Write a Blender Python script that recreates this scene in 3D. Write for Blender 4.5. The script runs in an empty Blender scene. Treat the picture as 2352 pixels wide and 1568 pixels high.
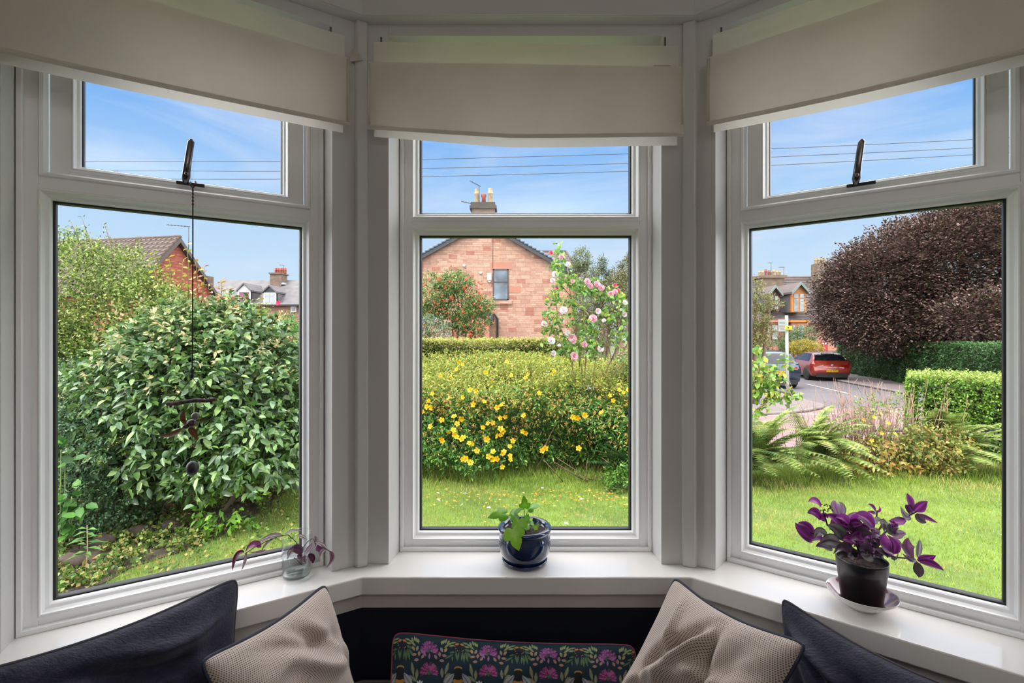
import bpy, bmesh, math, random
import numpy as np
from mathutils import Vector, Matrix, noise
random.seed(7); RNG = np.random.default_rng(7)
SC = bpy.context.scene
COL = SC.collection
PI = math.pi
F = 1120.0            # focal length in pixels of the 2352 wide frame
CX, CY, CZ = 1176.0, 765.0, 1.35
# ------------------------------------------------------------------ camera
cd = bpy.data.cameras.new('camera'); cam = bpy.data.objects.new('camera', cd); COL.objects.link(cam)
cam.location = (0, 0, CZ); cam.rotation_euler = (PI/2, 0, 0)
cd.sensor_width = 36; cd.lens = 36*F/2352; cd.shift_y = -19/2352; cd.clip_start = .05; cd.clip_end = 400
SC.camera = cam
vs = SC.view_settings
vs.view_transform = 'Standard'; vs.look = 'None'; vs.gamma = 1; vs.use_curve_mapping = False; vs.exposure = 0.0
SC.cycles.max_bounces = 12; SC.cycles.transparent_max_bounces = 16; SC.cycles.diffuse_bounces = 5
SC.cycles.use_denoising = True; SC.cycles.sample_clamp_indirect = 6
SC.cycles.caustics_refractive = False; SC.cycles.caustics_reflective = False
# ------------------------------------------------------------------ sky
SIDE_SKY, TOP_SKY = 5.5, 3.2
FILL_LAMP_W = 35
world = bpy.data.worlds.new('sky'); SC.world = world; world.use_nodes = True
nt = world.node_tree; nt.nodes.clear(); N = nt.nodes.new; LK = nt.links.new
tc = N('ShaderNodeTexCoord'); sep = N('ShaderNodeSeparateXYZ'); LK(tc.outputs['Generated'], sep.inputs[0])
rmp = N('ShaderNodeValToRGB'); LK(sep.outputs['Z'], rmp.inputs[0])
e = rmp.color_ramp.elements
e[0].position = 0.0; e[0].color = (.72, .86, 1.0, 1)
e[1].position = 1.0; e[1].color = (.06, .17, .55, 1)
for p, c in ((.12, (.60, .80, 1.0)), (.25, (.43, .68, 1.0)), (.38, (.20, .47, .95)), (.7, (.10, .26, .72))):
    q = e.new(p); q.color = (*c, 1)
mp = N('ShaderNodeMapping'); mp.inputs['Scale'].default_value = (1.2, 1.2, 5.5); mp.inputs['Rotation'].default_value = (.15, .28, .5)
LK(tc.outputs['Generated'], mp.inputs[0])
nz = N('ShaderNodeTexNoise'); nz.inputs['Scale'].default_value = 1.9; nz.inputs['Detail'].default_value = 7; nz.inputs['Roughness'].default_value = .58; nz.inputs['Distortion'].default_value = .9
LK(mp.outputs[0], nz.inputs[0])
cr = N('ShaderNodeValToRGB'); cr.color_ramp.elements[0].position = .46; cr.color_ramp.elements[1].position = .92
cr.color_ramp.elements[1].color = (.85, .85, .85, 1); LK(nz.outputs[0], cr.inputs[0])
mx = N('ShaderNodeMix'); mx.data_type = 'RGBA'; LK(cr.outputs[0], mx.inputs[0]); LK(rmp.outputs[0], mx.inputs[6]); mx.inputs[7].default_value = (.84, .90, 1, 1)
# unseen sky behind, beside and overhead is boosted to brighten the window reveals
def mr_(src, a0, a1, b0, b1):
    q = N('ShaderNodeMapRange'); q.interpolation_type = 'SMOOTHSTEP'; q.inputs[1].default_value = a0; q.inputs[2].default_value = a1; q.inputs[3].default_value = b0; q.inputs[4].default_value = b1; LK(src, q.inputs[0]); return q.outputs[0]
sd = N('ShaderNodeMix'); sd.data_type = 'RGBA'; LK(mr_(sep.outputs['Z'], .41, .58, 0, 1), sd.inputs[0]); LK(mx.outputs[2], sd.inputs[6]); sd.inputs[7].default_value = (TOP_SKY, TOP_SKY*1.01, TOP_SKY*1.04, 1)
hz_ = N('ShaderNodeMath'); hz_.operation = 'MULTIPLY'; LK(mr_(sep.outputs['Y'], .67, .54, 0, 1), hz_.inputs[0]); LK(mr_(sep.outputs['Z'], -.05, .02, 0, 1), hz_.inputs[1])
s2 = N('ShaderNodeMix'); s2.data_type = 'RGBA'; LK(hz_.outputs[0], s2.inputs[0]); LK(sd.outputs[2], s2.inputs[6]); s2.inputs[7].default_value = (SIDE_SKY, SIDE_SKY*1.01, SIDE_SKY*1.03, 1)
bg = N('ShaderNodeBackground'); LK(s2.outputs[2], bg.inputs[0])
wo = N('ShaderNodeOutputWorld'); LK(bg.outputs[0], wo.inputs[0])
# ------------------------------------------------------------------ sun
sl = bpy.data.lights.new('sun', 'SUN'); so = bpy.data.objects.new('sun', sl); COL.objects.link(so)
sl.energy = 4.4; sl.angle = math.radians(1.2); sl.color = (1, .95, .84)
so.rotation_euler = Vector((-.36, -.40, .84)).to_track_quat('Z', 'Y').to_euler(); so.location = (-6, -8, 14)

# ------------------------------------------------------------------ helpers
ALB = 1.0
def lin(h):
    h = h.lstrip('#'); v = [int(h[i:i+2], 16)/255 for i in (0, 2, 4)]
    return tuple(ALB*(x/12.92 if x <= .04045 else ((x+.055)/1.055)**2.4) for x in v)
def Wp(px, py, Y): return Vector(((px-CX)*Y/F, Y, CZ-(py-CY)*Y/F))
def G(px, py, z):
    Y = (CZ-z)*F/(py-CY); return Vector(((px-CX)*Y/F, Y, z))
def tag(o, label=None, cat=None, group=None, kind=None):
    if label: o['label'] = label
    if cat: o['category'] = cat
    if group: o['group'] = group
    if kind: o['kind'] = kind
    return o
def thing(name, label, cat, loc=(0, 0, 0), group=None, kind=None):
    o = bpy.data.objects.new(name, None); COL.objects.link(o); o.location = loc; o.empty_display_size = .1
    return tag(o, label, cat, group, kind)
def wloc(p):
    v = Vector((0, 0, 0))
    while p is not None: v = v + p.location; p = p.parent
    return v
class MB:
    """collects world-space geometry and links it as one mesh object"""
    def __init__(s): s.v = []; s.f = []; s.m = []; s.sm = []; s.uv = None
    def add(s, vs_, fs, mi=0, smooth=False):
        b = len(s.v); s.v += [tuple(p) for p in vs_]
        for f in fs: s.f.append([b+i for i in f]); s.m.append(mi); s.sm.append(smooth)
        return s
    def box(s, a, b, fr=None, mi=0):
        (x0, y0, z0), (x1, y1, z1) = a, b
        c = [(x0,y0,z0),(x1,y0,z0),(x1,y1,z0),(x0,y1,z0),(x0,y0,z1),(x1,y0,z1),(x1,y1,z1),(x0,y1,z1)]
        if fr: c = [fr(*p) for p in c]
        return s.add(c, [(0,3,2,1),(4,5,6,7),(0,1,5,4),(1,2,6,5),(2,3,7,6),(3,0,4,7)], mi)
    def prism(s, poly, z0, z1, fr=None, mi=0):
        n = len(poly); c = [(x, y, z0) for x, y in poly]+[(x, y, z1) for x, y in poly]
        if fr: c = [fr(*p) for p in c]
        return s.add(c, [tuple(range(n))[::-1], tuple(range(n, 2*n))]+[(i, (i+1)%n, n+(i+1)%n, n+i) for i in range(n)], mi)
    def extr(s, poly3, d, mi=0):
        n = len(poly3); d = Vector(d); c = [Vector(p) for p in poly3]; c = c+[p+d for p in c]
        return s.add(c, [tuple(range(n))[::-1], tuple(range(n, 2*n))]+[(i, (i+1)%n, n+(i+1)%n, n+i) for i in range(n)], mi)
    def tube(s, pts, r, n=6, mi=0, closed=False):
        pts = [Vector(p) for p in pts]; k = len(pts); rs = r if isinstance(r, (list, tuple)) else [r]*k
        vs_ = []; up = None
        for i, p in enumerate(pts):
            if closed: t = pts[(i+1)%k]-pts[i-1]
            else: t = pts[min(i+1, k-1)]-pts[max(i-1, 0)]
            t = t.normalized() if t.length > 1e-9 else Vector((0, 0, 1))
            if up is None: up = t.orthogonal().normalized()
            a = (up-t*up.dot(t)); a = a.normalized() if a.length > 1e-6 else t.orthogonal().normalized(); up = a
            b = t.cross(a)
            for j in range(n):
                w = 2*PI*j/n; vs_.append(p+(a*math.cos(w)+b*math.sin(w))*rs[i])
        fs = []
        for i in range(k if closed else k-1):
            i2 = (i+1) % k
            for j in range(n): fs.append((i*n+j, i*n+(j+1)%n, i2*n+(j+1)%n, i2*n+j))
        if not closed: fs += [tuple(range(n))[::-1], tuple((k-1)*n+j for j in range(n))]
        return s.add(vs_, fs, mi, True)
    def lathe(s, prof, c=(0, 0, 0), n=40, mi=0, axis=None, squash=(1, 1), close=False, caps=True):
        c = Vector(c); vs_ = []; k = len(prof)
        M = Vector((0, 0, 1)).rotation_difference(Vector(axis)).to_matrix() if axis is not None else None
        for r, z in prof:
            for j in range(n):
                w = 2*PI*j/n; p = Vector((r*math.cos(w)*squash[0], r*math.sin(w)*squash[1], z))
                vs_.append(c+(M @ p if M else p))
        fs = []
        for i in range(k if close else k-1):
            i2 = (i+1) % k
            for j in range(n): fs.append((i*n+j, i*n+(j+1)%n, i2*n+(j+1)%n, i2*n+j))
        if not close and caps:
            if prof[0][0] > 1e-4: fs.append(tuple(range(n))[::-1])
            if prof[-1][0] > 1e-4: fs.append(tuple((k-1)*n+j for j in range(n)))
        return s.add(vs_, fs, mi, True)
    def sphere(s, c, r, n=12, mi=0):
        rx = r if isinstance(r, (tuple, list)) else (r, r, r)
        m = max(4, n//2); pr = [(math.sin(PI*i/m), -math.cos(PI*i/m)) for i in range(m+1)]
        vs_ = [Vector(c)+Vector((a*math.cos(2*PI*j/n)*rx[0], a*math.sin(2*PI*j/n)*rx[1], z*rx[2])) for a, z in pr for j in range(n)]
        return s.add(vs_, [(i*n+j, i*n+(j+1)%n, (i+1)*n+(j+1)%n, (i+1)*n+j) for i in range(m) for j in range(n)], mi, True)
    def build(s, name, mats, parent=None, bevel=0, **kw):
        o0 = wloc(parent)
        me = bpy.data.meshes.new(name)
        me.from_pydata([(a[0]-o0.x, a[1]-o0.y, a[2]-o0.z) for a in s.v], [], s.f)
        for m_ in (mats if isinstance(mats, (list, tuple)) else [mats]): me.materials.append(m_)
        me.polygons.foreach_set('material_index', s.m); me.polygons.foreach_set('use_smooth', s.sm)
        bm = bmesh.new(); bm.from_mesh(me); bmesh.ops.recalc_face_normals(bm, faces=bm.faces); bm.to_mesh(me); bm.free()
        me.update()
        o = bpy.data.objects.new(name, me); COL.objects.link(o)
        if parent is not None: o.parent = parent
        if bevel:
            b = o.modifiers.new('bevel', 'BEVEL'); b.width = bevel; b.segments = 2; b.limit_method = 'ANGLE'
        for k, v in kw.items(): o[{'cat': 'category'}.get(k, k)] = v
        return o
def np_mesh(name, V, faces_flat, counts, cols, mat, parent=None, smooth=False, uv=None):
    o0 = wloc(parent); V = np.asarray(V, np.float32)-np.array(o0, np.float32)
    me = bpy.data.meshes.new(name); me.vertices.add(len(V)); me.vertices.foreach_set('co', V.ravel())
    me.loops.add(len(faces_flat)); me.loops.foreach_set('vertex_index', np.asarray(faces_flat, np.int32))
    counts = np.asarray(counts, np.int32); st = np.concatenate(([0], np.cumsum(counts)[:-1])).astype(np.int32)
    me.polygons.add(len(counts)); me.polygons.foreach_set('loop_start', st); me.polygons.foreach_set('loop_total', counts)
    if smooth: me.polygons.foreach_set('use_smooth', np.ones(len(counts), bool))
    me.update(calc_edges=True)
    if cols is not None:
        ca = me.color_attributes.new('Col', 'FLOAT_COLOR', 'POINT')
        c4 = np.ones((len(V), 4), np.float32); c4[:, :3] = cols; ca.data.foreach_set('color', c4.ravel())
    if uv is not None:
        ul = me.uv_layers.new(name='UVMap'); ul.data.foreach_set('uv', np.asarray(uv, np.float32)[np.asarray(faces_flat)].ravel())
    me.materials.append(mat)
    o = bpy.data.objects.new(name, me); COL.objects.link(o)
    if parent is not None: o.parent = parent
    return o
# ------------------------------------------------------------------ materials
MATS = {}
def mat(name, col, rough=.6, var=.0, scale=8, bump=0, bscale=60, metal=0, spec=.5, coat=0, sheen=0, transl=0, streak=None, col2=None, coord='Object'):
    if name in MATS: return MATS[name]
    m = bpy.data.materials.new(name); m.use_nodes = True; t = m.node_tree; b = t.nodes['Principled BSDF']
    c = lin(col) if isinstance(col, str) else col
    b.inputs['Roughness'].default_value = rough; b.inputs['Metallic'].default_value = metal
    b.inputs['Specular IOR Level'].default_value = spec; b.inputs['Coat Weight'].default_value = coat
    b.inputs['Sheen Weight'].default_value = sheen
    n = t.nodes.new; L = t.links.new
    tcn = n('ShaderNodeTexCoord'); src = tcn.outputs[coord]
    if streak:
        mpn = n('ShaderNodeMapping'); mpn.inputs['Scale'].default_value = streak; L(src, mpn.inputs[0]); src = mpn.outputs[0]
    nn = n('ShaderNodeTexNoise'); nn.inputs['Scale'].default_value = scale; nn.inputs['Detail'].default_value = 5; L(src, nn.inputs[0])
    mr = n('ShaderNodeMapRange'); mr.inputs[1].default_value = .3; mr.inputs[2].default_value = .7; L(nn.outputs[0], mr.inputs[0])
    mm = n('ShaderNodeMix'); mm.data_type = 'RGBA'; L(mr.outputs[0], mm.inputs[0])
    c2 = (lin(col2) if isinstance(col2, str) else col2) if col2 else tuple(x*(1+var) for x in c)
    c1 = c if col2 else tuple(x*(1-var) for x in c)
    mm.inputs[6].default_value = (*c1, 1); mm.inputs[7].default_value = (*c2, 1)
    L(mm.outputs[2], b.inputs['Base Color'])
    if bump:
        bn = n('ShaderNodeTexNoise'); bn.inputs['Scale'].default_value = bscale; bn.inputs['Detail'].default_value = 4; L(src, bn.inputs[0])
        bb = n('ShaderNodeBump'); bb.inputs['Strength'].default_value = bump; bb.inputs['Distance'].default_value = .01; L(bn.outputs[0], bb.inputs['Height']); L(bb.outputs[0], b.inputs['Normal'])
    if transl:
        tr = n('ShaderNodeBsdfTranslucent'); L(mm.outputs[2], tr.inputs[0]); ms = n('ShaderNodeMixShader'); ms.inputs[0].default_value = transl
        L(b.outputs[0], ms.inputs[1]); L(tr.outputs[0], ms.inputs[2]); L(ms.outputs[0], t.nodes['Material Output'].inputs[0])
    MATS[name] = m; return m
def leafmat(name='leaf', rough=.5, transl=.3, spec=.4, sheen=0):
    if name in MATS: return MATS[name]
    m = bpy.data.materials.new(name); m.use_nodes = True; t = m.node_tree; b = t.nodes['Principled BSDF']; n = t.nodes.new; L = t.links.new
    a = n('ShaderNodeAttribute'); a.attribute_name = 'Col'
    b.inputs['Roughness'].default_value = rough; b.inputs['Specular IOR Level'].default_value = spec; b.inputs['Sheen Weight'].default_value = sheen
    L(a.outputs['Color'], b.inputs['Base Color'])
    if transl:
        tr = n('ShaderNodeBsdfTranslucent'); L(a.outputs['Color'], tr.inputs[0]); ms = n('ShaderNodeMixShader'); ms.inputs[0].default_value = transl
        L(b.outputs[0], ms.inputs[1]); L(tr.outputs[0], ms.inputs[2]); L(ms.outputs[0], t.nodes['Material Output'].inputs[0])
    MATS[name] = m; return m
def brickmat(name, c1, c2, mortar, w=.45, h=.2, bump=.5, msize=.012, rot=0, var=None, sq=1.0, warp=.06, ashlar=False):
    """coursed stone / tiles: vector = (horizontal run, z) of object coordinates"""
    if name in MATS: return MATS[name]
    m = bpy.data.materials.new(name); m.use_nodes = True; t = m.node_tree; b = t.nodes['Principled BSDF']; n = t.nodes.new; L = t.links.new
    b.inputs['Roughness'].default_value = .85
    tcn = n('ShaderNodeTexCoord'); se = n('ShaderNodeSeparateXYZ'); L(tcn.outputs['Object'], se.inputs[0])
    def ma(op, a, b_):
        q = n('ShaderNodeMath'); q.operation = op
        for i, x in enumerate((a, b_)):
            if hasattr(x, 'is_linked'): L(x, q.inputs[i])
            else: q.inputs[i].default_value = x
        return q.outputs[0]
    run = ma('ADD', ma('MULTIPLY', se.outputs[0], math.cos(rot)), ma('MULTIPLY', se.outputs[1], math.sin(rot)))
    cb = n('ShaderNodeCombineXYZ'); L(run, cb.inputs[0]); L(se.outputs[2], cb.inputs[1])
    nn = n('ShaderNodeTexNoise'); nn.inputs['Scale'].default_value = 1.6; L(cb.outputs[0], nn.inputs[0])
    va = n('ShaderNodeVectorMath'); va.operation = 'SCALE'; va.inputs[3].default_value = warp; L(nn.outputs['Color'], va.inputs[0])
    vb = n('ShaderNodeVectorMath'); vb.operation = 'ADD'; L(cb.outputs[0], vb.inputs[0]); L(va.outputs[0], vb.inputs[1])
    br = n('ShaderNodeTexBrick'); L(vb.outputs[0], br.inputs[0]); br.inputs['Scale'].default_value = 1
    br.inputs['Color1'].default_value = (*lin(c1), 1); br.inputs['Color2'].default_value = (*lin(c2), 1); br.inputs['Mortar'].default_value = (*lin(mortar), 1)
    br.inputs['Brick Width'].default_value = w; br.inputs['Row Height'].default_value = h; br.inputs['Mortar Size'].default_value = msize
    br.squash = sq; br.squash_frequency = 3; br.offset_frequency = 2; br.inputs['Bias'].default_value = -.1
    bcol, bfac = br.outputs[0], br.outputs['Fac']
    if ashlar:
        b2 = n('ShaderNodeTexBrick'); mpv = n('ShaderNodeVectorMath'); mpv.operation = 'ADD'; mpv.inputs[1].default_value = (.31, 0, 0); L(vb.outputs[0], mpv.inputs[0]); L(mpv.outputs[0], b2.inputs[0]); b2.inputs['Scale'].default_value = 1
        b2.inputs['Color1'].default_value = (*lin(c2), 1); b2.inputs['Color2'].default_value = (*(x*1.12 for x in lin(c1)), 1); b2.inputs['Mortar'].default_value = (*lin(mortar), 1)
        b2.inputs['Brick Width'].default_value = w*.62; b2.inputs['Row Height'].default_value = h*.5; b2.inputs['Mortar Size'].default_value = msize*.8; b2.squash = 1.5; b2.squash_frequency = 2; b2.inputs['Bias'].default_value = .1
        sg = n('ShaderNodeVectorMath'); sg.operation = 'SNAP'; sg.inputs[1].default_value = (w*1.7, h, 1); L(cb.outputs[0], sg.inputs[0]); wn = n('ShaderNodeTexWhiteNoise'); wn.noise_dimensions = '2D'; L(sg.outputs[0], wn.inputs['Vector'])
        sel = ma('GREATER_THAN', wn.outputs['Value'], .52); mc = n('ShaderNodeMix'); mc.data_type = 'RGBA'; L(sel, mc.inputs[0]); L(bcol, mc.inputs[6]); L(b2.outputs[0], mc.inputs[7]); mf = n('ShaderNodeMix'); L(sel, mf.inputs[0]); L(bfac, mf.inputs[2]); L(b2.outputs['Fac'], mf.inputs[3])
        wn2 = n('ShaderNodeTexWhiteNoise'); wn2.noise_dimensions = '2D'; sg2 = n('ShaderNodeVectorMath'); sg2.operation = 'SNAP'; sg2.inputs[1].default_value = (w*.9, h, 1); L(vb.outputs[0], sg2.inputs[0]); L(sg2.outputs[0], wn2.inputs['Vector'])
        red = ma('GREATER_THAN', wn2.outputs['Value'], .90); mr2 = n('ShaderNodeMix'); mr2.data_type = 'RGBA'; L(ma('MULTIPLY', red, .55), mr2.inputs[0]); L(mc.outputs[2], mr2.inputs[6]); mr2.inputs[7].default_value = (*lin('#9a4a38'), 1)
        bcol, bfac = mr2.outputs[2], mf.outputs[0]
    n2 = n('ShaderNodeTexNoise'); n2.inputs['Scale'].default_value = 5; n2.inputs['Detail'].default_value = 8; n2.inputs['Roughness'].default_value = .7; L(cb.outputs[0], n2.inputs[0])
    mr = n('ShaderNodeMapRange'); mr.inputs[1].default_value = .25; mr.inputs[2].default_value = .75; mr.inputs[3].default_value = .78; mr.inputs[4].default_value = 1.22; L(n2.outputs[0], mr.inputs[0])
    vm = n('ShaderNodeVectorMath'); vm.operation = 'SCALE'; L(bcol, vm.inputs[0]); L(mr.outputs[0], vm.inputs[3]); L(vm.outputs[0], b.inputs['Base Color'])
    ad = ma('SUBTRACT', ma('MULTIPLY', n2.outputs[0], .8), bfac)
    bb = n('ShaderNodeBump'); bb.inputs['Strength'].default_value = bump; bb.inputs['Distance'].default_value = .03; L(ad, bb.inputs['Height']); L(bb.outputs[0], b.inputs['Normal'])
    MATS[name] = m; return m
def panemat(name='pane_glass', tint=(1, 1, 1), refl=1.0):
    if name in MATS: return MATS[name]
    m = bpy.data.materials.new(name); m.use_nodes = True; t = m.node_tree; t.nodes.remove(t.nodes['Principled BSDF']); n = t.nodes.new; L = t.links.new
    a = n('ShaderNodeBsdfTransparent'); a.inputs[0].default_value = (*tint, 1); g = n('ShaderNodeBsdfGlossy'); g.inputs['Roughness'].default_value = .02
    fr = n('ShaderNodeLayerWeight'); pw = n('ShaderNodeMath'); pw.operation = 'POWER'; pw.inputs[1].default_value = 5; L(fr.outputs['Facing'], pw.inputs[0])
    mu = n('ShaderNodeMath'); mu.operation = 'MULTIPLY_ADD'; mu.inputs[1].default_value = .45*refl; mu.inputs[2].default_value = .022*refl; L(pw.outputs[0], mu.inputs[0])
    ms = n('ShaderNodeMixShader'); L(mu.outputs[0], ms.inputs[0]); L(a.outputs[0], ms.inputs[1]); L(g.outputs[0], ms.inputs[2]); L(ms.outputs[0], t.nodes['Material Output'].inputs[0])
    MATS[name] = m; return m
def glassmat(name, ior=1.45, col=(1, 1, 1)):
    if name in MATS: return MATS[name]
    m = bpy.data.materials.new(name); m.use_nodes = True; t = m.node_tree; b = t.nodes['Principled BSDF']
    b.inputs['Transmission Weight'].default_value = 1; b.inputs['Roughness'].default_value = 0; b.inputs['IOR'].default_value = ior; b.inputs['Base Color'].default_value = (*col, 1)
    MATS[name] = m; return m

# ------------------------------------------------------------------ leaves
UP = np.array([0, 0, 1.])
def nrm(a): return a/np.maximum(np.linalg.norm(a, axis=-1, keepdims=True), 1e-9)
class Leaves:
    """thousands of small folded leaf blades gathered into one mesh"""
    def __init__(s): s.V = []; s.Fc = []; s.Cn = []; s.C = []; s.n = 0
    def add(s, P, D, Nn, L, W, C, kind='oval', fold=.18, droop=.0, back=.5):
        P = np.atleast_2d(np.asarray(P, float)); k = len(P); D = nrm(np.asarray(D, float)); D = np.broadcast_to(D, (k, 3)); Nn = np.broadcast_to(np.asarray(Nn, float), (k, 3))
        S = nrm(np.cross(D, Nn)); U = np.cross(S, D)
        L = np.broadcast_to(np.asarray(L, float), (k,))[:, None]; W = np.broadcast_to(np.asarray(W, float), (k,))[:, None]
        C = np.broadcast_to(np.asarray(C, float), (k, 3))
        def pt(a, b, c): return P+D*L*a+S*W*b+U*W*(c)-UP*L*droop*a*a
        if kind == 'tri':
            V = [pt(0, -.5, 0), pt(0, .5, 0), pt(1, 0, 0)]; f = [(0, 1, 2)]
        elif kind == 'oval':      # 5 verts, 4 triangles folded on the midrib
            V = [pt(0, 0, 0), pt(.48, -.5, fold), pt(1, 0, 0), pt(.48, .5, fold), pt(.5, 0, -fold*.3)]; f = [(0, 4, 1), (1, 4, 2), (0, 3, 4), (3, 2, 4)]
        elif kind == 'petal':
            V = [pt(0, 0, 0), pt(.35, -.42, fold), pt(.82, -.40, fold), pt(1, -.08, 0), pt(.86, .36, fold), pt(.35, .42, fold), pt(.5, 0, -.05)]
            f = [(0, 6, 1), (1, 6, 2), (2, 6, 3), (3, 6, 4), (4, 6, 5), (5, 6, 0)]
        elif kind == 'round':     # 9 verts
            V = [pt(0, 0, 0), pt(.25, -.4, fold), pt(.62, -.42, fold), pt(1, 0, 0), pt(.62, .42, fold), pt(.25, .4, fold), pt(.3, 0, -.04), pt(.66, 0, -.04)]
            f = [(0, 6, 1), (1, 6, 7, 2), (2, 7, 3), (0, 5, 6), (5, 4, 7, 6), (4, 3, 7)]
        nv = len(V); Vv = np.stack(V, 1).reshape(-1, 3)
        Cc = np.repeat(C, nv, 0)
        base = s.n+np.arange(k)[:, None]*nv
        for q in f: pass
        flat = np.concatenate([np.array(q) for q in f]); cnt = np.array([len(q) for q in f])
        s.Fc.append((base+flat[None, :]).ravel()); s.Cn.append(np.tile(cnt, k)); s.V.append(Vv); s.C.append(Cc); s.n += k*nv
        return s
    def mesh(s, V, Fs, col):
        b = s.n; V = np.array([tuple(p) for p in V], float); s.V.append(V); s.C.append(np.tile(np.array(col, float), (len(V), 1)) if np.ndim(col) == 1 else np.asarray(col))
        for f in Fs: s.Fc.append(np.array(f)+b); s.Cn.append(np.array([len(f)]))
        s.n += len(V)
    def build(s, name, parent=None, m=None, smooth=False):
        return np_mesh(name, np.concatenate(s.V), np.concatenate(s.Fc), np.concatenate(s.Cn), np.concatenate(s.C), m or leafmat(), parent, smooth)
def pal(k, cols, w=None, jit=.12):
    c = np.array([lin(x) for x in cols]); w = None if w is None else np.array(w)/sum(w)
    i = RNG.choice(len(c), k, p=w); r = c[i]*(1+RNG.uniform(-jit, jit, (k, 1))); return np.clip(r, 0, 1)
def sn(P, f, s=0):
    """smooth pseudo noise in -1..1"""
    x, y, z = P[:, 0]*f, P[:, 1]*f, P[:, 2]*f
    return (np.sin(x*1.3+y*.7+s)+np.sin(y*1.7-z*1.1+s*2)+np.sin(z*1.9+x*.6+s*3)+np.sin((x+y+z)*2.3+s))/4
def rdir(k): return nrm(RNG.normal(size=(k, 3)))
def ellip(c, r, k, thick=.3, zmin=None, bump=.15, bf=2.0, front=True, seed=0):
    """points in the outer shell of a lumpy ellipsoid + outward directions"""
    d = rdir(int(k*(2.2 if front else 1))); 
    c = np.array(c, float); r = np.array(r, float)
    if front: vw = np.array([c[0], c[1], 0.])/math.hypot(c[0], c[1]); d = d[d@vw < .35]; rad = (1+bump*sn(d*3+seed, bf, seed))*(1-thick*RNG.random(len(d))**1.6)
    P = c+d*r*rad[:, None]; n_ = nrm(d/r)
    if zmin is not None: q = P[:, 2] > zmin; P, n_ = P[q], n_[q]
    return P[:k], n_[:k]
def sprigs(lv, P, D, n, tl, L, W, cols, w=None, kind='oval', upb=.5, spread=.8, droop=.1, jit=.15, fold=.18, jl=.25):
    """each point grows a little twig of n leaves along direction D"""
    k = len(P); D = nrm(np.asarray(D)+RNG.normal(size=(k, 3))*.35)
    for i in range(n):
        t = (i+.5)/n; q = P+D*tl*(t-.5)+RNG.normal(size=(k, 3))*tl*.06
        side = nrm(np.cross(D, rdir(k))); ld = nrm(D*.6+side*spread)
        nn = nrm(UP*upb+rdir(k)*.5+D*.25)
        lv.add(q, ld, nn, L*(1+RNG.uniform(-jl, jl, k)), W*(1+RNG.uniform(-jl, jl, k)), pal(k, cols, w, jit), kind, fold, droop)
def branch(mb, a, b, r0, r1, n=6, wig=.06, seg=6, mi=0):
    a, b = Vector(a), Vector(b); L = (b-a).length; pts = []; o = Vector((0, 0, 0))
    for i in range(seg+1):
        t = i/seg; pts.append(a.lerp(b, t)+o); o = o+Vector((random.uniform(-1, 1), random.uniform(-1, 1), random.uniform(-1, 1)))*wig*L/seg
    mb.tube(pts, [r0+(r1-r0)*i/seg for i in range(seg+1)], n, mi); return pts
# ================================================================== THE ROOM
WALLP = mat('gloss_white_paint', (.57, .56, .55), rough=.38, var=.03, scale=3)
SILLP = mat('sill_white_paint', (.77, .74, .715), rough=.16, var=.02, scale=4, coat=.3)
UPVC = mat('white_upvc', (.88, .885, .89), rough=.3, var=.01, scale=3)
NAVYW = mat('navy_wall_paint', (.006, .008, .022), rough=.6, var=.1, scale=5)
WARMW = mat('warm_white_wall', (.50, .49, .48), rough=.8, var=.02, scale=2)
GASK = mat('black_gasket', (.012, .013, .018), rough=.5)
PANE = panemat()
class Frame:
    def __init__(s, x, y, ang, mv, name): s.x, s.y, s.mv, s.name = x, y, mv, name; s.c, s.s = math.cos(ang), math.sin(ang)
    def __call__(s, u, v, z): return Vector((s.x+u*s.c-v*s.s, s.y+u*s.s+v*s.c, z))
# local frames: u along the glass, v outwards, origin at the left end of the glass, mv = room face of the casing
WL = Frame(-1.195, 1.2675, math.radians(31.7), -.105, 'left'); WL.w = .603
WC = Frame(-.327, 1.72, 0, -.137, 'centre'); WC.w = .749
WR = Frame(.7807, 1.607, math.radians(-37.1), -.134, 'right'); WR.w = .603
SZ = .60; GZ0, GZ1, GU0, GU1 = .654, 1.695, 1.768, 2.255; HEADZ = 2.315; FLOORZ, CEILZ = -.15, 2.62
MF, MB_ = .070, .058         # opening margin beyond the glass at the casing / at the frame
def ring(mb, fr, u0, u1, z0, z1, prof, mi=0):
    """mitred picture-frame sweep; prof = (distance out from the opening, v)"""
    k = len(prof); cs = []
    for d, v in prof: cs += [fr(u0-d, v, z0-d), fr(u1+d, v, z0-d), fr(u1+d, v, z1+d), fr(u0-d, v, z1+d)]
    fs = []
    for i in range(k):
        i2 = (i+1) % k
        for j in range(4): fs.append((i*4+j, i*4+(j+1)%4, i2*4+(j+1)%4, i2*4+j))
    mb.add(cs, fs, mi)
BEAD = [(-.001, .0), (.0, -.010), (.003, -.014), (.010, -.018), (.0145, -.0255), (.0155, -.0325), (.018, -.0335), (.019, -.0305), (.0215, -.0305), (.022, -.0315), (.030, -.0315), (.030, .0)]
SPACER = [(.001, .0), (-.0045, .002), (-.0065, .006), (-.0065, .022), (-.004, .026), (.001, .027)]
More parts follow.
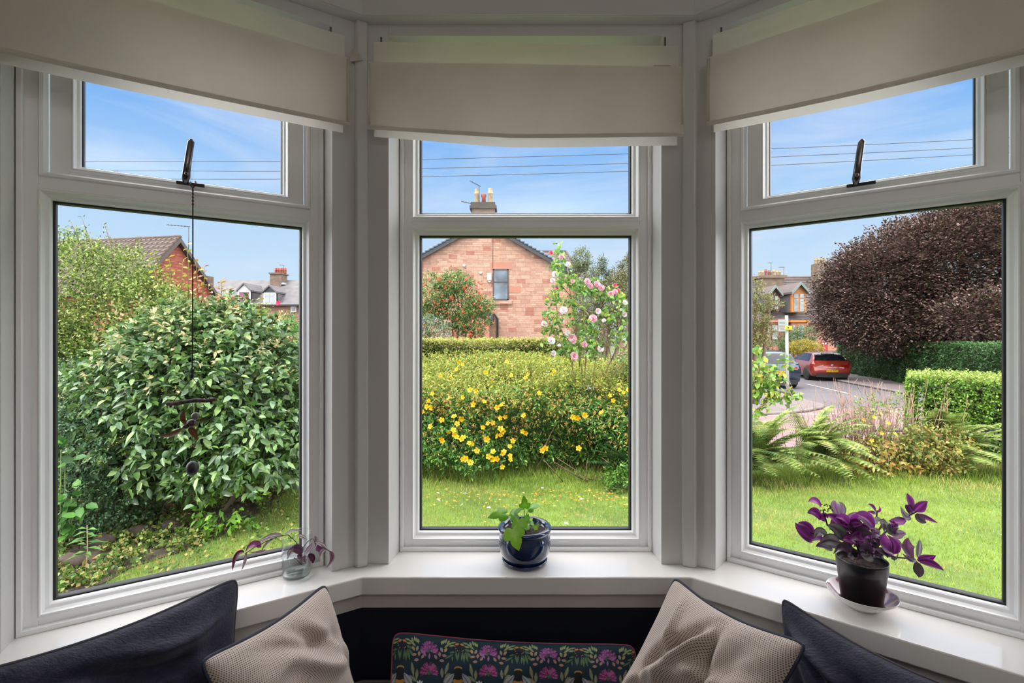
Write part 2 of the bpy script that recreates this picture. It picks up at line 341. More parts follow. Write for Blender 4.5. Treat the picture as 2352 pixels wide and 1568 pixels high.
def handle(fr, u, z, parent):
    v0 = -.036
    m = MB(); m.box((u-.034, v0-.003, z-.008), (u+.034, v0+.004, z+.001), fr); m.build('handle_base', GASK, parent, .001, label='slim handle base, its shadow put into the dark colour')  # base plate and its shadow in one strip, shade put into the colour
    m = MB(); n = 8; pts = []; rs = []
    sec = [(-.004, .006, .0), (.012, .0105, -.012), (.024, .0095, -.020), (.05, .0088, -.022), (.09, .0088, -.020), (.112, .0085, -.018), (.118, .0055, -.017)]
    vv = []
    for dz, hw, dv in sec:
        for j in range(12):
            a = 2*PI*j/12; vv.append(fr(u+.0*dz+hw*math.cos(a)*1.0-.012+dz*.12, v0+dv+.006*math.sin(a), z+dz))
    fs = [(i*12+j, i*12+(j+1)%12, (i+1)*12+(j+1)%12, (i+1)*12+j) for i in range(len(sec)-1) for j in range(12)]+[tuple(range(12))[::-1], tuple(6*12+j for j in range(12))]
    m.add(vv, fs, 0, True); m.sphere(fr(u-.009, v0-.026, z+.018), .0055, 10); m.build('handle', MATS['chrome'], parent, label='chrome lever handle')
mat('chrome', (.16, .15, .16), rough=.22, metal=1)
def window(fr, idx, sash, label):
    W = fr.w; o = fr(W/2, 0, SZ); t = thing('window_%d' % idx, label, 'window', o, kind='structure')
    a, b = -MB_, W+MB_
    f = MB()
    f.box((a, -.030, SZ), (-.02, .03, HEADZ), fr); f.box((W+.02, -.030, SZ), (b, .03, HEADZ), fr)
    f.box((-.02, -.030, SZ), (W+.02, .03, GZ0-.02), fr)
    f.box((-.02, -.030, GZ1+.02), (W+.02, .03, GU0-(.02 if not sash else .014)), fr)
    f.box((-.02, -.030, GU1+.02), (W+.02, .03, HEADZ), fr)
    f.box((a, -.046, SZ), (b, -.030, SZ+.013), fr)
    for x0, x1 in ((a, a+.011), (b-.011, b)): f.box((x0, -.046, SZ+.013), (x1, -.030, HEADZ-.01), fr)
    f.build('window_frame', UPVC, t, .0015)
    m = MB(); ring(m, fr, 0, W, GZ0, GZ1, BEAD)
    if not sash: ring(m, fr, 0, W, GU0, GU1, BEAD)
    m.build('glazing_bead', UPVC, t)
    m = MB(); ring(m, fr, 0, W, GZ0, GZ1, SPACER)
    if not sash: ring(m, fr, 0, W, GU0, GU1, SPACER)
    m.build('gasket', GASK, t, label='black rubber gasket')
    m = MB(); m.box((-.003, .004, GZ0-.003), (W+.003, .008, GZ1+.003), fr); m.build('glass_pane', PANE, t)
    if sash:
        # recessed top-hung sash with its lip, set back behind the frame face
        ring(q := MB(), fr, -.004, W+.004, GU0-.006, GU1+.016, [(0, -.004), (0, -.024), (.006, -.034), (.013, -.036), (.016, -.030), (.016, -.004)]); q.build('sash_lip', UPVC, t)
        us0, us1, uz0, uz1 = .056, W-.056, GU0+.026, GU1-.03
        s = thing('opening_sash', None, None); s.parent = t; s.location = (0, 0, 0)
        q = MB(); q.box((-.002, -.012, GU0-.003), (us0-.012, .03, GU1+.013), fr); q.box((us1+.012, -.012, GU0-.003), (W+.002, .03, GU1+.013), fr)
        q.box((us0-.012, -.012, GU0-.003), (us1+.012, .03, uz0-.012), fr); q.box((us0-.012, -.012, uz1+.012), (us1+.012, .03, GU1+.013), fr)
        b2 = [(d*.75, v+.018) for d, v in BEAD]; ring(q, fr, us0, us1, uz0, uz1, b2); q.build('sash_frame', UPVC, s)
        q = MB(); ring(q, fr, us0, us1, uz0, uz1, [(d*.6, v+.014) for d, v in SPACER]); q.build('sash_gasket', GASK, s, label='black sash gasket')
        q = MB(); q.box((us0-.003, .018, uz0-.003), (us1+.003, .022, uz1+.003), fr); q.build('sash_pane', PANE, s)
        handle(fr, W/2, GU0+.012, t)
    else:
        m = MB(); m.box((-.003, .004, GU0-.003), (W+.003, .008, GU1+.003), fr); m.build('glass_pane', PANE, t)
window(WL, 1, True, 'left white bay window with a chrome-handled top sash')
window(WC, 2, False, 'centre white bay window of two fixed panes')
window(WR, 3, True, 'right white bay window with a chrome-handled top sash')
# opening corner points in plan
def P2(fr, u, v): p = fr(u, v, 0); return (p.x, p.y)
LRf, LRb = P2(WL, WL.w+MF+.002, WL.mv), P2(WL, WL.w+MB_, -.03); LRo = P2(WL, WL.w+MB_, .035)
CLf, CLb, CLo = (-.400, 1.583), (-.327-MB_, 1.69), (-.327-MB_, 1.755)
CRf, CRb, CRo = (.4845, 1.583), (.422+MB_, 1.69), (.422+MB_, 1.755)
RLf, RLb, RLo = P2(WR, -MF, WR.mv), P2(WR, -MB_, -.03), P2(WR, -MB_, .035)
LCor, RCor = (-.482, 1.583), (.572, 1.583)
LLf, LLb, LLo = P2(WL, -.068, WL.mv), P2(WL, -MB_, -.03), P2(WL, -MB_, .035)
RRf, RRb, RRo = P2(WR, WR.w+MF, WR.mv), P2(WR, WR.w+MB_, -.03), P2(WR, WR.w+MB_, .035)
def struct(name, mb, m, bevel=0, label=None): return tag(mb.build(name, m, None, bevel), label, None, None, 'structure')
m = MB(); m.prism([LRf, LCor, CLf, CLb, CLo, (-.42, 1.77), LRo, LRb], SZ, CEILZ); struct('trim_1', m, WALLP, .002, 'white painted mullion between the left and centre windows')
m = MB(); m.prism([CRf, RCor, RLf, RLb, RLo, (.51, 1.77), CRo, CRb], SZ, CEILZ); struct('trim_2', m, WALLP, .002, 'white painted mullion between the centre and right windows')
# raised cover strips over the two corners
m = MB(); m.prism([(-.501, 1.560), (-.4925, 1.5555), (-.466, 1.569), (-.4665, 1.5845), (-.482, 1.584), (-.506, 1.568)], SZ+.001, 2.35); struct('trim_3', m, WALLP, .002, 'narrow raised strip down the left mullion corner')
m = MB(); m.prism([(.551, 1.5845), (.551, 1.570), (.582, 1.5555), (.592, 1.563), (.598, 1.571), (.572, 1.584)], SZ+.001, 2.35); struct('trim_4', m, WALLP, .002, 'narrow raised strip down the right mullion corner')
m = MB(); m.prism([LLf, LLb, LLo, P2(WL, -.30, .035), P2(WL, -.30, WL.mv)], FLOORZ, CEILZ); struct('wall_left', m, WALLP, .002, 'white painted jamb left of the left window')
m = MB(); m.prism([RRf, P2(WR, WR.w+.30, WR.mv), P2(WR, WR.w+.30, .035), RRo, RRb], FLOORZ, CEILZ); struct('wall_right', m, WALLP, .002, 'white painted jamb right of the right window')
for i, (x0, x1, fr) in enumerate(((-.068, WL.w+MF, WL), (-MF, WC.w+.062, WC), (-MF, WR.w+MF, WR))):
    m = MB(); m.box((x0-.002, fr.mv, HEADZ), (x1+.002, .035, CEILZ), fr); struct('trim_%d' % (5+i), m, WALLP, .0, 'painted lintel board above the %s window' % fr.name)
# projecting pelmet boards under the ceiling
def offs(fr, d): return fr.mv-d
def isect(f1, v1, f2, v2):
    a, b = f1(0, v1, 0), f1(1, v1, 0); c, d = f2(0, v2, 0), f2(1, v2, 0); r, s = b-a, d-c
    t = ((c.x-a.x)*s.y-(c.y-a.y)*s.x)/(r.x*s.y-r.y*s.x); p = a+r*t; return (p.x, p.y)
def bay_band(vL, vC, vR, end=.30):
    return [P2(WL, -end, vL), isect(WL, vL, WC, vC), isect(WC, vC, WR, vR), P2(WR, WR.w+end, vR)]
def band(name, fo, fi, z0, z1, m_, bevel=0, label=None):
    """horizontal board following the bay: fo outer line, fi inner line"""
    m = MB(); m.prism(fi+fo[::-1], z0, z1); return struct(name, m, m_, bevel, label)
mvs = (WL.mv, WC.mv, WR.mv)
def lines(d): return bay_band(mvs[0]-d, mvs[1]-d, mvs[2]-d)
band('trim_8', lines(-.004), lines(.043), 2.35, CEILZ, WALLP, .002, 'deep painted pelmet board running round the top of the bay')
band('trim_9', lines(.043), lines(.049), 2.352, 2.362, WALLP, .001, 'thin bead along the foot of the pelmet board')
# sill, apron, wall below
sill_in = bay_band(-.187, -.22, -.2235, .40)
m = MB(); m.prism(sill_in+bay_band(-.02, -.02, -.02, .28)[::-1], SZ-.056, SZ); struct('trim_10', m, SILLP, .004, 'deep glossy white window sill running round the bay')
band('trim_11', bay_band(-.03, -.03, -.03), bay_band(-.157, -.19, -.19), SZ-.112, SZ-.056, mat('apron_paint', (.62, .57, .545), rough=.4), .003, 'white apron board below the sill')
band('wall_front', bay_band(.10, .10, .10, .40), bay_band(-.14, -.175, -.175, .40), FLOORZ, SZ-.112, NAVYW, 0, 'dark navy painted wall under the bay sill')
# the rest of the room, behind the camera
m = MB(); m.prism([P2(WL, -.28, WL.mv), P2(WL, -.28, .1), (-2.25, 1.1), (-2.25, -3.3), (-2.15, -3.3), (-2.15, .95)], FLOORZ, CEILZ); struct('wall_west', m, WARMW)
m = MB(); m.prism([P2(WR, WR.w+.28, .1), P2(WR, WR.w+.28, WR.mv), (2.15, .85), (2.15, -3.3), (2.25, -3.3), (2.25, 1.0)], FLOORZ, CEILZ); struct('wall_east', m, WARMW)
m = MB(); m.box((-2.25, -3.4, FLOORZ), (2.25, -3.3, CEILZ)); struct('wall_back', m, WARMW)
outl = [(-2.3, -3.4), (2.3, -3.4), (2.3, .95), P2(WR, WR.w+.3, .12), isect(WC, .12, WR, .12), isect(WL, .12, WC, .12), P2(WL, -.3, .12), (-2.3, 1.05)]
m = MB(); m.prism(outl, FLOORZ-.1, FLOORZ); struct('floor', m, mat('oak_floor', '#8a6a4c', rough=.4, var=.2, scale=3, streak=(1, 12, 1)))
m = MB(); m.prism(outl, CEILZ, CEILZ+.1); struct('ceiling', m, mat('ceiling_paint', (.8, .79, .78), rough=.9))
# added fill uplighter, unseen behind the camera, brightening the room off the ceiling
t = thing('fill_lamp', 'added fill uplighter standing unseen in the middle of the room', 'lamp', (.4, -1.6, FLOORZ))
m = MB(); m.lathe([(0, 0), (.14, 0), (.14, .02), (.02, .03), (0, .03)], (.4, -1.6, FLOORZ)); m.build('fill_lamp_base', MATS['chrome'], t)
m = MB(); m.tube([(.4, -1.6, FLOORZ+.02), (.4, -1.6, 1.72)], .012, 10); m.build('pole', MATS['chrome'], t)
m = MB(); m.lathe([(.012, 1.71), (.10, 1.74), (.2, 1.80), (.205, 1.80), (.10, 1.735), (.012, 1.70)], (.4, -1.6, 0), close=True); m.build('fill_lamp_shade', MATS['chrome'], t)
ld = bpy.data.lights.new('fill_lamp_light', 'AREA'); ld.shape = 'DISK'; ld.size = .34; ld.energy = FILL_LAMP_W; ld.color = (1, .965, .93)
lo = bpy.data.objects.new('fill_lamp_light', ld); COL.objects.link(lo); lo.parent = t; lo.location = (0, 0, 1.80-FLOORZ); lo.rotation_euler = (PI, 0, 0)

# ------------------------------------------------------------------ roman blinds
def fabric():
    m = mat('cream_linen', (.80, .755, .70), rough=.9, var=.04, scale=5, bump=.25, bscale=380, transl=.5); return m
FAB = fabric()
def sheet(name, fr, u0, u1, zt, zb, v, parent, th=.004, sag=lambda s: 0, wv=.0, seed=0, nu=48, nz=10, vb=0, zt_tilt=0):
    V = []; 
    for side in (0,):
        for j in range(nz+1):
            for i in range(nu+1):
                s = i/nu; t_ = j/nz; z = (zt+zt_tilt*s)*(1-t_)+zb*t_+sag(s)*t_
                dv = wv*(math.sin(s*9+seed+t_*1.5)+.6*math.sin(s*21+seed*2-t_*3))*(.3+.7*math.sin(PI*t_))+vb*t_
                V.append(fr(u0+(u1-u0)*s, v+dv+(th if side else 0), z))
    n1 = (nu+1)*(nz+1); fs = []
    for j in range(nz):
        for i in range(nu):
            a = j*(nu+1)+i; fs.append((a, a+1, a+nu+2, a+nu+1))
    m = MB(); m.add(V, fs, 0, True); return m.build(name, FAB, parent)
def blind(fr, a, b, sg, tilt, label, seed):
    u0, u1 = a, b; v = fr.mv-.062; cu = fr((u0+u1)/2, v, 2.27)
    t = thing('roman_blind', label, 'blind', cu, 'raised roman blinds in the bay')
    sheet('upper_panel', fr, u0+.008, u1-.006, 2.277, 2.168, v+.030, t, wv=.0015, seed=seed, zt_tilt=-tilt)
    # lower panel, its folded stack behind and the bottom hem
    sheet('front_panel', fr, u0, u1, 2.196, 1.992, v, t, wv=.0035, seed=seed, sag=sg, zt_tilt=-tilt)
    sheet('folded_back_panel', fr, u0+.012, u1-.012, 2.18, 1.972, v+.020, t, wv=.003, seed=seed+1, sag=lambda s: sg(s)*1.2, vb=.004)
    m = MB(); pts = [fr(u0+(u1-u0)*i/40, v-.002, 1.992+sg(i/40)) for i in range(41)]; m.tube(pts, .0065, 8); m.build('hem_bar', FAB, t)
    for u in (u0+.003, u1-.003):
        m = MB(); m.tube([fr(u, v-.0015, z) for z in (2.19, 2.1, 2.0)], .0045, 6); m.build('side_hem', FAB, t)
    m = MB(); m.box((u1-.085, v+.026, 2.186), (u1-.032, v+.0295, 2.200), fr); m.build('tape_ring', mat('grey_tape', (.35, .33, .30), rough=.7), t, label='grey cord guide')
    m = MB(); m.box((u1-.05, v+.03, 2.277-tilt), (u1-.045, v+.036, 2.292), fr); m.build('hook', MATS['chrome'], t, label='small metal screw eye')
    m = MB(); m.box((u0+.03, v+.03, 2.277), (u0+.035, v+.036, 2.292), fr); m.build('hook', MATS['chrome'], t, label='small metal screw eye')
blind(WC, -.122, .862, lambda s: -.024*min(1, s*2.2)+.004*max(0, s-.6)-.004*math.sin(PI*s), .014, 'cream roman blind raised over the centre window', 1.0)
blind(WL, -.34, .712, lambda s: -.006*math.sin(PI*s), .0, 'cream roman blind raised over the left window', 2.6)
blind(WR, -.078, .96, lambda s: -.016*math.sin(PI*s), .0, 'cream roman blind raised over the right window', 4.1)
m = MB(); m.add([Vector(p) for p in ((-.507, 1.555, 2.262), (-.487, 1.548, 2.245), (-.475, 1.550, 2.218), (-.513, 1.545, 2.212), (-.515, 1.550, 2.24))]+[Vector(p) for p in ((-.507, 1.558, 2.262), (-.487, 1.551, 2.245), (-.475, 1.553, 2.218), (-.513, 1.548, 2.212), (-.515, 1.553, 2.24))], [(0, 1, 2, 3, 4), (9, 8, 7, 6, 5), (0, 5, 6, 1), (1, 6, 7, 2), (2, 7, 8, 3), (3, 8, 9, 4), (4, 9, 5, 0)])
tag(m.build('fabric_label', FAB), 'small white fabric tag hanging beside the left mullion top', 'tag')
# ================================================================== CUSHIONS, SEAT, POTS
def uvpattern_mat():
    m = bpy.data.materials.new('triangle_weave'); m.use_nodes = True; t = m.node_tree; b = t.nodes['Principled BSDF']; n = t.nodes.new; L = t.links.new
    b.inputs['Roughness'].default_value = .9; b.inputs['Sheen Weight'].default_value = .1
    def ma(op, a, b_=0.0, c=None):
        q = n('ShaderNodeMath'); q.operation = op
        for i, x in enumerate((a, b_) if c is None else (a, b_, c)):
            if hasattr(x, 'is_linked'): L(x, q.inputs[i])
            else: q.inputs[i].default_value = x
        return q.outputs[0]
    uv = n('ShaderNodeUVMap'); uv.uv_map = 'UVMap'; se = n('ShaderNodeSeparateXYZ'); L(uv.outputs[0], se.inputs[0])
    v = ma('MULTIPLY', se.outputs[1], 100.); row = ma('FLOOR', v); fv = ma('SUBTRACT', v, row)
    u = ma('ADD', ma('MULTIPLY', se.outputs[0], 88.), ma('MULTIPLY', ma('MODULO', row, 2.0), .5)); fu = ma('ABSOLUTE', ma('SUBTRACT', ma('FRACT', u), .5))
    tri = ma('LESS_THAN', fu, ma('MULTIPLY', ma('SUBTRACT', .92, fv), .47)); low = ma('GREATER_THAN', fv, .17)
    fac = ma('MULTIPLY', tri, low)
    mm = n('ShaderNodeMix'); mm.data_type = 'RGBA'; L(fac, mm.inputs[0]); mm.inputs[6].default_value = (.50, .41, .355, 1); mm.inputs[7].default_value = (.085, .075, .07, 1)
    L(mm.outputs[2], b.inputs['Base Color'])
    return m
WEAVE = uvpattern_mat()
VELVET = mat('navy_velvet', (.0025, .004, .016), rough=.62, scale=16, col2=(.020, .018, .040), sheen=.16, bump=.3, bscale=60, streak=(1, 3.2, 5), spec=.25)
NAVYP = mat('navy_piping', (.008, .011, .03), rough=.7)
def bil(c, s, t): return (c[0]*(1-s)+c[1]*s)*(1-t)+(c[3]*(1-s)+c[2]*s)*t
def cushion_pt(c, s, t, T, k, side, wr, nv, ends=(1, 1, 1, 1)):
    """c: corners TL TR BR BL; s,t in 0..1; concave edges by k; inflated by T"""
    a, b = 2*s-1, 2*t-1; rc_ = 1-.055*abs(a*b)**9; s = .5+a*rc_/2; t = .5+b*rc_/2
    s2 = .5+(s-.5)*(1-k[0]*(1-b*b)); t2 = .5+(t-.5)*(1-k[1]*(1-a*a))
    p = bil(c, s2, t2); h = max(0, (1-abs(a)**2.6))**.55*max(0, (1-abs(b)**2.6))**.55
    return p+nv*side*(T*h+1.7*wr(s, t, h)*h**.6)
def cushion(name, label, corners, T, k, m_, pipe_m, wr, group=None, nn=72, pipe_r=.004, cols=None, top_curve=None, nv_=None, piping='piping', sz=.4, dup_name=None):
    c = [Vector(p) for p in corners]; ctr = (c[0]+c[1]+c[2]+c[3])/4
    n0 = (c[1]-c[0]).cross(c[3]-c[0]).normalized()
    if n0.y > 0: n0 = -n0
    t = thing(name, label, 'cushion', ctr-Vector((0, 0, 0)), group)
    n1 = nn if isinstance(nn, tuple) else (nn, nn); V = []; UV = []; C = []
    for side in (1, -1):
        for j in range(n1[1]+1):
            for i in range(n1[0]+1):
                s, tt = i/n1[0], j/n1[1]
                # cluster samples to the edges a little
                V.append(tuple(cushion_pt(c, s, tt, T, k, side, wr, n0))); UV.append((s*sz/.4, tt*sz/.4))
    a_, b_ = n1[0]+1, n1[1]+1; N1 = a_*b_
    I = np.arange(N1).reshape(b_, a_); q = np.stack([I[:-1, :-1], I[:-1, 1:], I[1:, 1:], I[1:, :-1]], -1).reshape(-1, 4)
    allq = np.concatenate([q[:, ::-1], q+N1]) if (c[1]-c[0]).cross(c[3]-c[0]).dot(n0) < 0 else np.concatenate([q, (q+N1)[:, ::-1]])
    if cols is not None:
        cc = np.concatenate([cols(a_, b_), np.tile(np.array([[.01, .02, .04]]), (N1, 1))])
    else: cc = None
    np_mesh('cover', V, allq.ravel(), np.full(len(allq), 4), cc, m_, t, True, uv=UV)
    edge = [(i/40, 0) for i in range(40)]+[(1, i/40) for i in range(40)]+[(1-i/40, 1) for i in range(40)]+[(0, 1-i/40) for i in range(40)]
    # round the piped corners off a touch
    pts = [cushion_pt(c, s, tt, T, k, 1, lambda *_: 0, n0)+n0*.001 for s, tt in edge]
    m = MB(); m.tube(pts, pipe_r, 8, closed=True); m.build(piping, pipe_m, t, label=None)
    return t
def wrk(spec, base=.0, seed=0):
    """folds: (s0,t0, angle, length, width, depth)"""
    def f(s, t, h):
        d = base*(math.sin(s*7+t*5+seed)+.5*math.sin(s*15-t*11+seed*2)+.35*math.sin(s*27+t*19))
        for s0, t0, a, ln, w, dp in spec:
            x, y = s-s0, t-t0; u = x*math.cos(a)+y*math.sin(a); v = -x*math.sin(a)+y*math.cos(a)
            v += .03*math.sin(u*9+s0*7)
            d += dp*math.exp(-(v/w)**2)*math.exp(-(u/ln)**2)
        return d
    return f
R_ = math.radians
SEATZ = .270
# seat
t = thing('window_seat', 'dark navy padded window seat built into the bay below the sill', 'bench', (.05, .9, FLOORZ))
seatpoly = [(-1.55, .62), P2(WL, -.28, -.16), isect(WL, -.16, WC, -.195), isect(WC, -.195, WR, -.195), P2(WR, WR.w+.28, -.16), (1.62, .50), (1.2, .40), (-1.2, .5)]
m = MB(); m.prism(seatpoly, FLOORZ, SEATZ-.07); m.build('seat_base', NAVYW, t)
m = MB(); m.prism([((x-.05)*.985+.05, (y-.9)*.985+.9) for x, y in seatpoly], SEATZ-.07, SEATZ); m.build('seat_pad', VELVET, t, .012)
m = MB(); m.tube([Vector((x, y, SEATZ-.002)) for x, y in [((x-.05)*.985+.05, (y-.9)*.985+.9) for x, y in seatpoly]], .005, 6, closed=True); m.build('piping', mat('grey_piping', (.12, .11, .10)), t)
# the two piped weave cushions
A, B, D = Vector((-.520, 1.36, .657)), Vector((-.648, 1.0, .680)), Vector((-.372, 1.30, .292)); C_ = Vector((-.47, .97, .285))
folds = [(.70, .22, R_(35), .2, .045, -.020), (.80, .30, R_(55), .22, .05, .016), (.62, .36, R_(25), .28, .05, .016), (.52, .18, R_(15), .25, .035, -.012), (.9, .5, R_(80), .3, .05, -.014), (.55, .55, R_(20), .3, .06, -.012), (.3, .25, R_(-20), .25, .05, .010), (.35, .6, R_(40), .3, .05, .012)]
cushion('cushion', 'beige patterned cushion with navy piping propped at the left of the seat', [B, A, D, C_], .070, (.10, .10), WEAVE, NAVYP, wrk(folds, .0025, 1), 'beige woven cushions with navy piping')
A, B, D = Vector((.462, 1.385, .664)), Vector((.644, 1.05, .684)), Vector((.205, 1.27, .292)); C_ = Vector((.40, .97, .285))
folds = [(.35, .35, R_(-60), .28, .04, -.022), (.48, .30, R_(-75), .26, .04, .020), (.62, .25, R_(70), .25, .04, -.022), (.75, .35, R_(-10), .3, .05, .014), (.3, .55, R_(-35), .3, .045, .014), (.5, .55, R_(-50), .3, .045, -.016), (.7, .55, R_(-30), .3, .05, .014), (.2, .7, R_(-30), .3, .05, -.012), (.85, .6, R_(75), .3, .045, -.016), (.25, .22, R_(70), .2, .03, .012)]
cushion('cushion', 'beige patterned cushion with navy piping propped at the right of the seat', [A, B, C_, D], .075, (.12, .13), WEAVE, NAVYP, wrk(folds, .0025, 4), 'beige woven cushions with navy piping')
# the two velvet cushions
A, B = Vector((-.722, 1.295, .712)), Vector((-1.03, .86, .735)); D, C_ = Vector((-.70, 1.24, .275)), Vector((-.95, .80, .275))
folds = [(.55, .22, R_(12), .25, .05, -.026), (.70, .14, R_(8), .2, .04, .016), (.35, .35, R_(15), .3, .06, .018), (.72, .55, R_(60), .3, .06, -.014), (.4, .6, R_(20), .4, .06, -.014), (.85, .45, R_(75), .3, .05, .01)]
cushion('velvet_cushion', 'dark navy velvet cushion leaning on the sill at the far left', [B, A, D, C_], .070, (.06, .12), VELVET, mat('dark_grey_edge', (.05, .048, .055), rough=.9), wrk(folds, .002, 2), 'navy velvet cushions', pipe_r=.0025, piping='seam')
A, B = Vector((.728, 1.325, .642)), Vector((.945, .93, .640)); D, C_ = Vector((.70, 1.24, .275)), Vector((.90, .86, .275))
folds = [(.22, .20, R_(20), .16, .03, .024), (.25, .30, R_(35), .2, .035, -.028), (.4, .42, R_(40), .3, .05, .02), (.15, .5, R_(80), .3, .045, -.014), (.7, .3, R_(20), .3, .05, -.014)]
cushion('velvet_cushion', 'dark navy velvet cushion slumped against the right sill behind the beige one', [A, B, C_, D], .072, (.06, .15), VELVET, MATS['dark_grey_edge'], wrk(folds, .002, 5), 'navy velvet cushions', pipe_r=.0025, piping='seam')
# bee cushion: the printed pattern is painted per vertex on a fine grid
def bee_cols(a_, b_):
    W_, H_ = .74, .30; u = np.linspace(0, W_, a_)[None, :].repeat(b_, 0); v = (np.linspace(0, H_, b_) % .152)[:, None].repeat(a_, 1)
    img = np.zeros((b_, a_, 3)); img[:] = (.004, .020, .035); per = .178
    up = (u+.060) % per                       # one motif; the bee stands at up = per/2
    S = .306e-3
    def ell(x, y, rx, ry, ang, c, pw=2., c2=None):
        # x,y in motif drawing units (828 = bee axis, 205 = top edge)
        cx = (x-828)*S+per/2; cy = (y-205)*S+.016
        for sh in (-per, 0, per):
            dx, dy = up-cx-sh, v-cy; ca, sa = math.cos(ang), math.sin(ang); p = (dx*ca+dy*sa)/(rx*S); q = (-dx*sa+dy*ca)/(ry*S)
            # pointed leaf: width shrinks towards the ends
            g = np.clip(1-np.abs(p)**1.6, 0, 1); mk = (np.abs(q) < g) if pw == 1 else (p*p+q*q < 1)
            img[mk] = c
            if c2 is not None:
                m2 = mk & (np.abs(q) < .14); img[m2] = c2
    gy, gl, gd = (.30, .33, .13), (.10, .17, .07), (.05, .10, .05)
    r = random.Random(3)
    for sx, base in ((-1, 828), (1, 838)):     # top arch of pale leaves
        for i, (dx, dy, an, l) in enumerate(((55, 5, .3, 34), (90, 22, .5, 34), (70, 40, .2, 34), (118, 45, .7, 36), (105, 5, 1.1, 30), (130, -5, 1.3, 34), (150, 5, 1.4, 30), (168, 15, 1.5, 28))):
            ell(base+sx*dx, 215+dy, l, 9, an*sx, gy, 1, gl)
    for x, a in ((810, .35), (860, -.35)): ell(x, 235, 24, 12, -a, (.50, .19, .03), 1)
    for k in range(14): ell(830+r.uniform(-30, 30), 290+r.uniform(-28, 28), 14, 4, r.uniform(0, 3), (.02, .015, .03))
    for x, y in ((792, 262), (800, 280), (815, 300), (862, 300), (875, 292)): ell(x, y, 5, 5, 0, (.5, .2, .04))
    for x, y, a, l, w in ((805, 345, 1.4, 42, 9), (822, 360, 1.75, 50, 9), (862, 355, 1.65, 48, 9), (882, 365, 1.55, 55, 10), (908, 355, 1.3, 55, 11), (935, 340, .9, 48, 11), (915, 290, .3, 38, 12), (765, 318, -.2, 30, 9), (735, 360, -.55, 50, 9), (768, 380, 1.5, 30, 7)):
        ell(x, y, l, w, a, gl, 1, gd)
    pk = (.42, .24, .18); bg_ = (.36, .33, .22)
    for sx in (-1, 1):
        for x, y, a, c in ((660, 300, 1.2, bg_), (700, 300, -1.1, (.5, .33, .15)), (688, 355, .15, pk), (640, 345, 1.5, pk), (602, 370, .9, pk), (664, 402, .1, pk)):
            xx = x if sx < 0 else 1656-x; ell(xx, y, 27, 13, a*-sx, c, 1, (.2, .12, .1))
    def clover(x, y, cols_, n=34, R=1.0):
        for k in range(n):
            a = -PI*(k/(n-1))*1.25+.4; 
            for rr, l in ((74*R, 20), (50*R, 18), (30*R, 16)):
                aa = a+r.uniform(-.15, .15); c = cols_[r.randrange(len(cols_))]; ell(x+rr*math.cos(aa), y+rr*math.sin(aa)*.95, l, 6.5, aa, c, 1)
        for k in range(6): ell(x+r.uniform(-14, 14), y+r.uniform(-8, 20), 22, 4, 1.2+r.uniform(-.5, .5), (.05, .11, .06), 1)
    clover(1118, 310, [(.27, .06, .22), (.38, .12, .32), (.16, .03, .13), (.30, .10, .30)])
    for x, y, a in ((1050, 330, .8), (1075, 345, 1.1), (1180, 320, -.6), (1120, 365, 1.6)): ell(x, y, 30, 9, a, (.36, .15, .36), 1)
    clover(1122, 505, [(.25, .03, .13), (.36, .07, .20), (.13, .015, .08), (.33, .08, .24)])
    for x, y, a, l in ((955, 480, 1.35, 62, ), (1000, 525, 1.6, 48), (965, 560, .6, 46), (670, 510, 1.45, 45), (715, 470, 1.85, 60), (715, 560, 2.3, 46), (728, 530, 2.6, 30)): ell(x, y, l, 17, a, (.17, .17, .09), 1, (.30, .30, .18))
    ell(740, 575, 88, 33, 2.28, (.32, .32, .34), 1, (.12, .12, .12)); ell(915, 575, 88, 33, .86, (.32, .32, .34), 1, (.12, .12, .12))
    ell(828, 600, 52, 100, 0, (.008, .008, .01)); ell(828, 505, 40, 52, 0, (.008, .008, .01)); ell(828, 470, 39, 20, 0, (.36, .20, .04)); ell(828, 484, 36, 20, 0, (.008, .008, .01))
    ell(828, 582, 50, 26, 0, (.42, .21, .03)); ell(828, 560, 30, 10, 0, (.008, .008, .01)); ell(828, 640, 46, 20, 0, (.5, .5, .5))
    for k in range(8): a = k*PI/4; ell(1035+22*math.cos(a), 605+16*math.sin(a), 17, 7, a, (.6, .6, .62))
    ell(1035, 605, 9, 9, 0, (.5, .3, .03))
    ed = (v < .004)
    return (img*.6).reshape(-1, 3)
m_bee = leafmat('printed_velvet', rough=.8, transl=0, spec=.2, sheen=.0)
cushion('bee_cushion', 'long dark teal cushion printed with bees, clover and leaves', [Vector((-.352, 1.43, .478)), Vector((.36, 1.41, .452)), Vector((.33, 1.24, .275)), Vector((-.33, 1.23, .275))], .055, (.03, .10), m_bee, mat('crimson_piping', (.16, .008, .03), rough=.7), wrk([(.5, .1, 0, .5, .05, .004)], .002, 3), nn=(740, 300), pipe_r=.0026, cols=bee_cols)

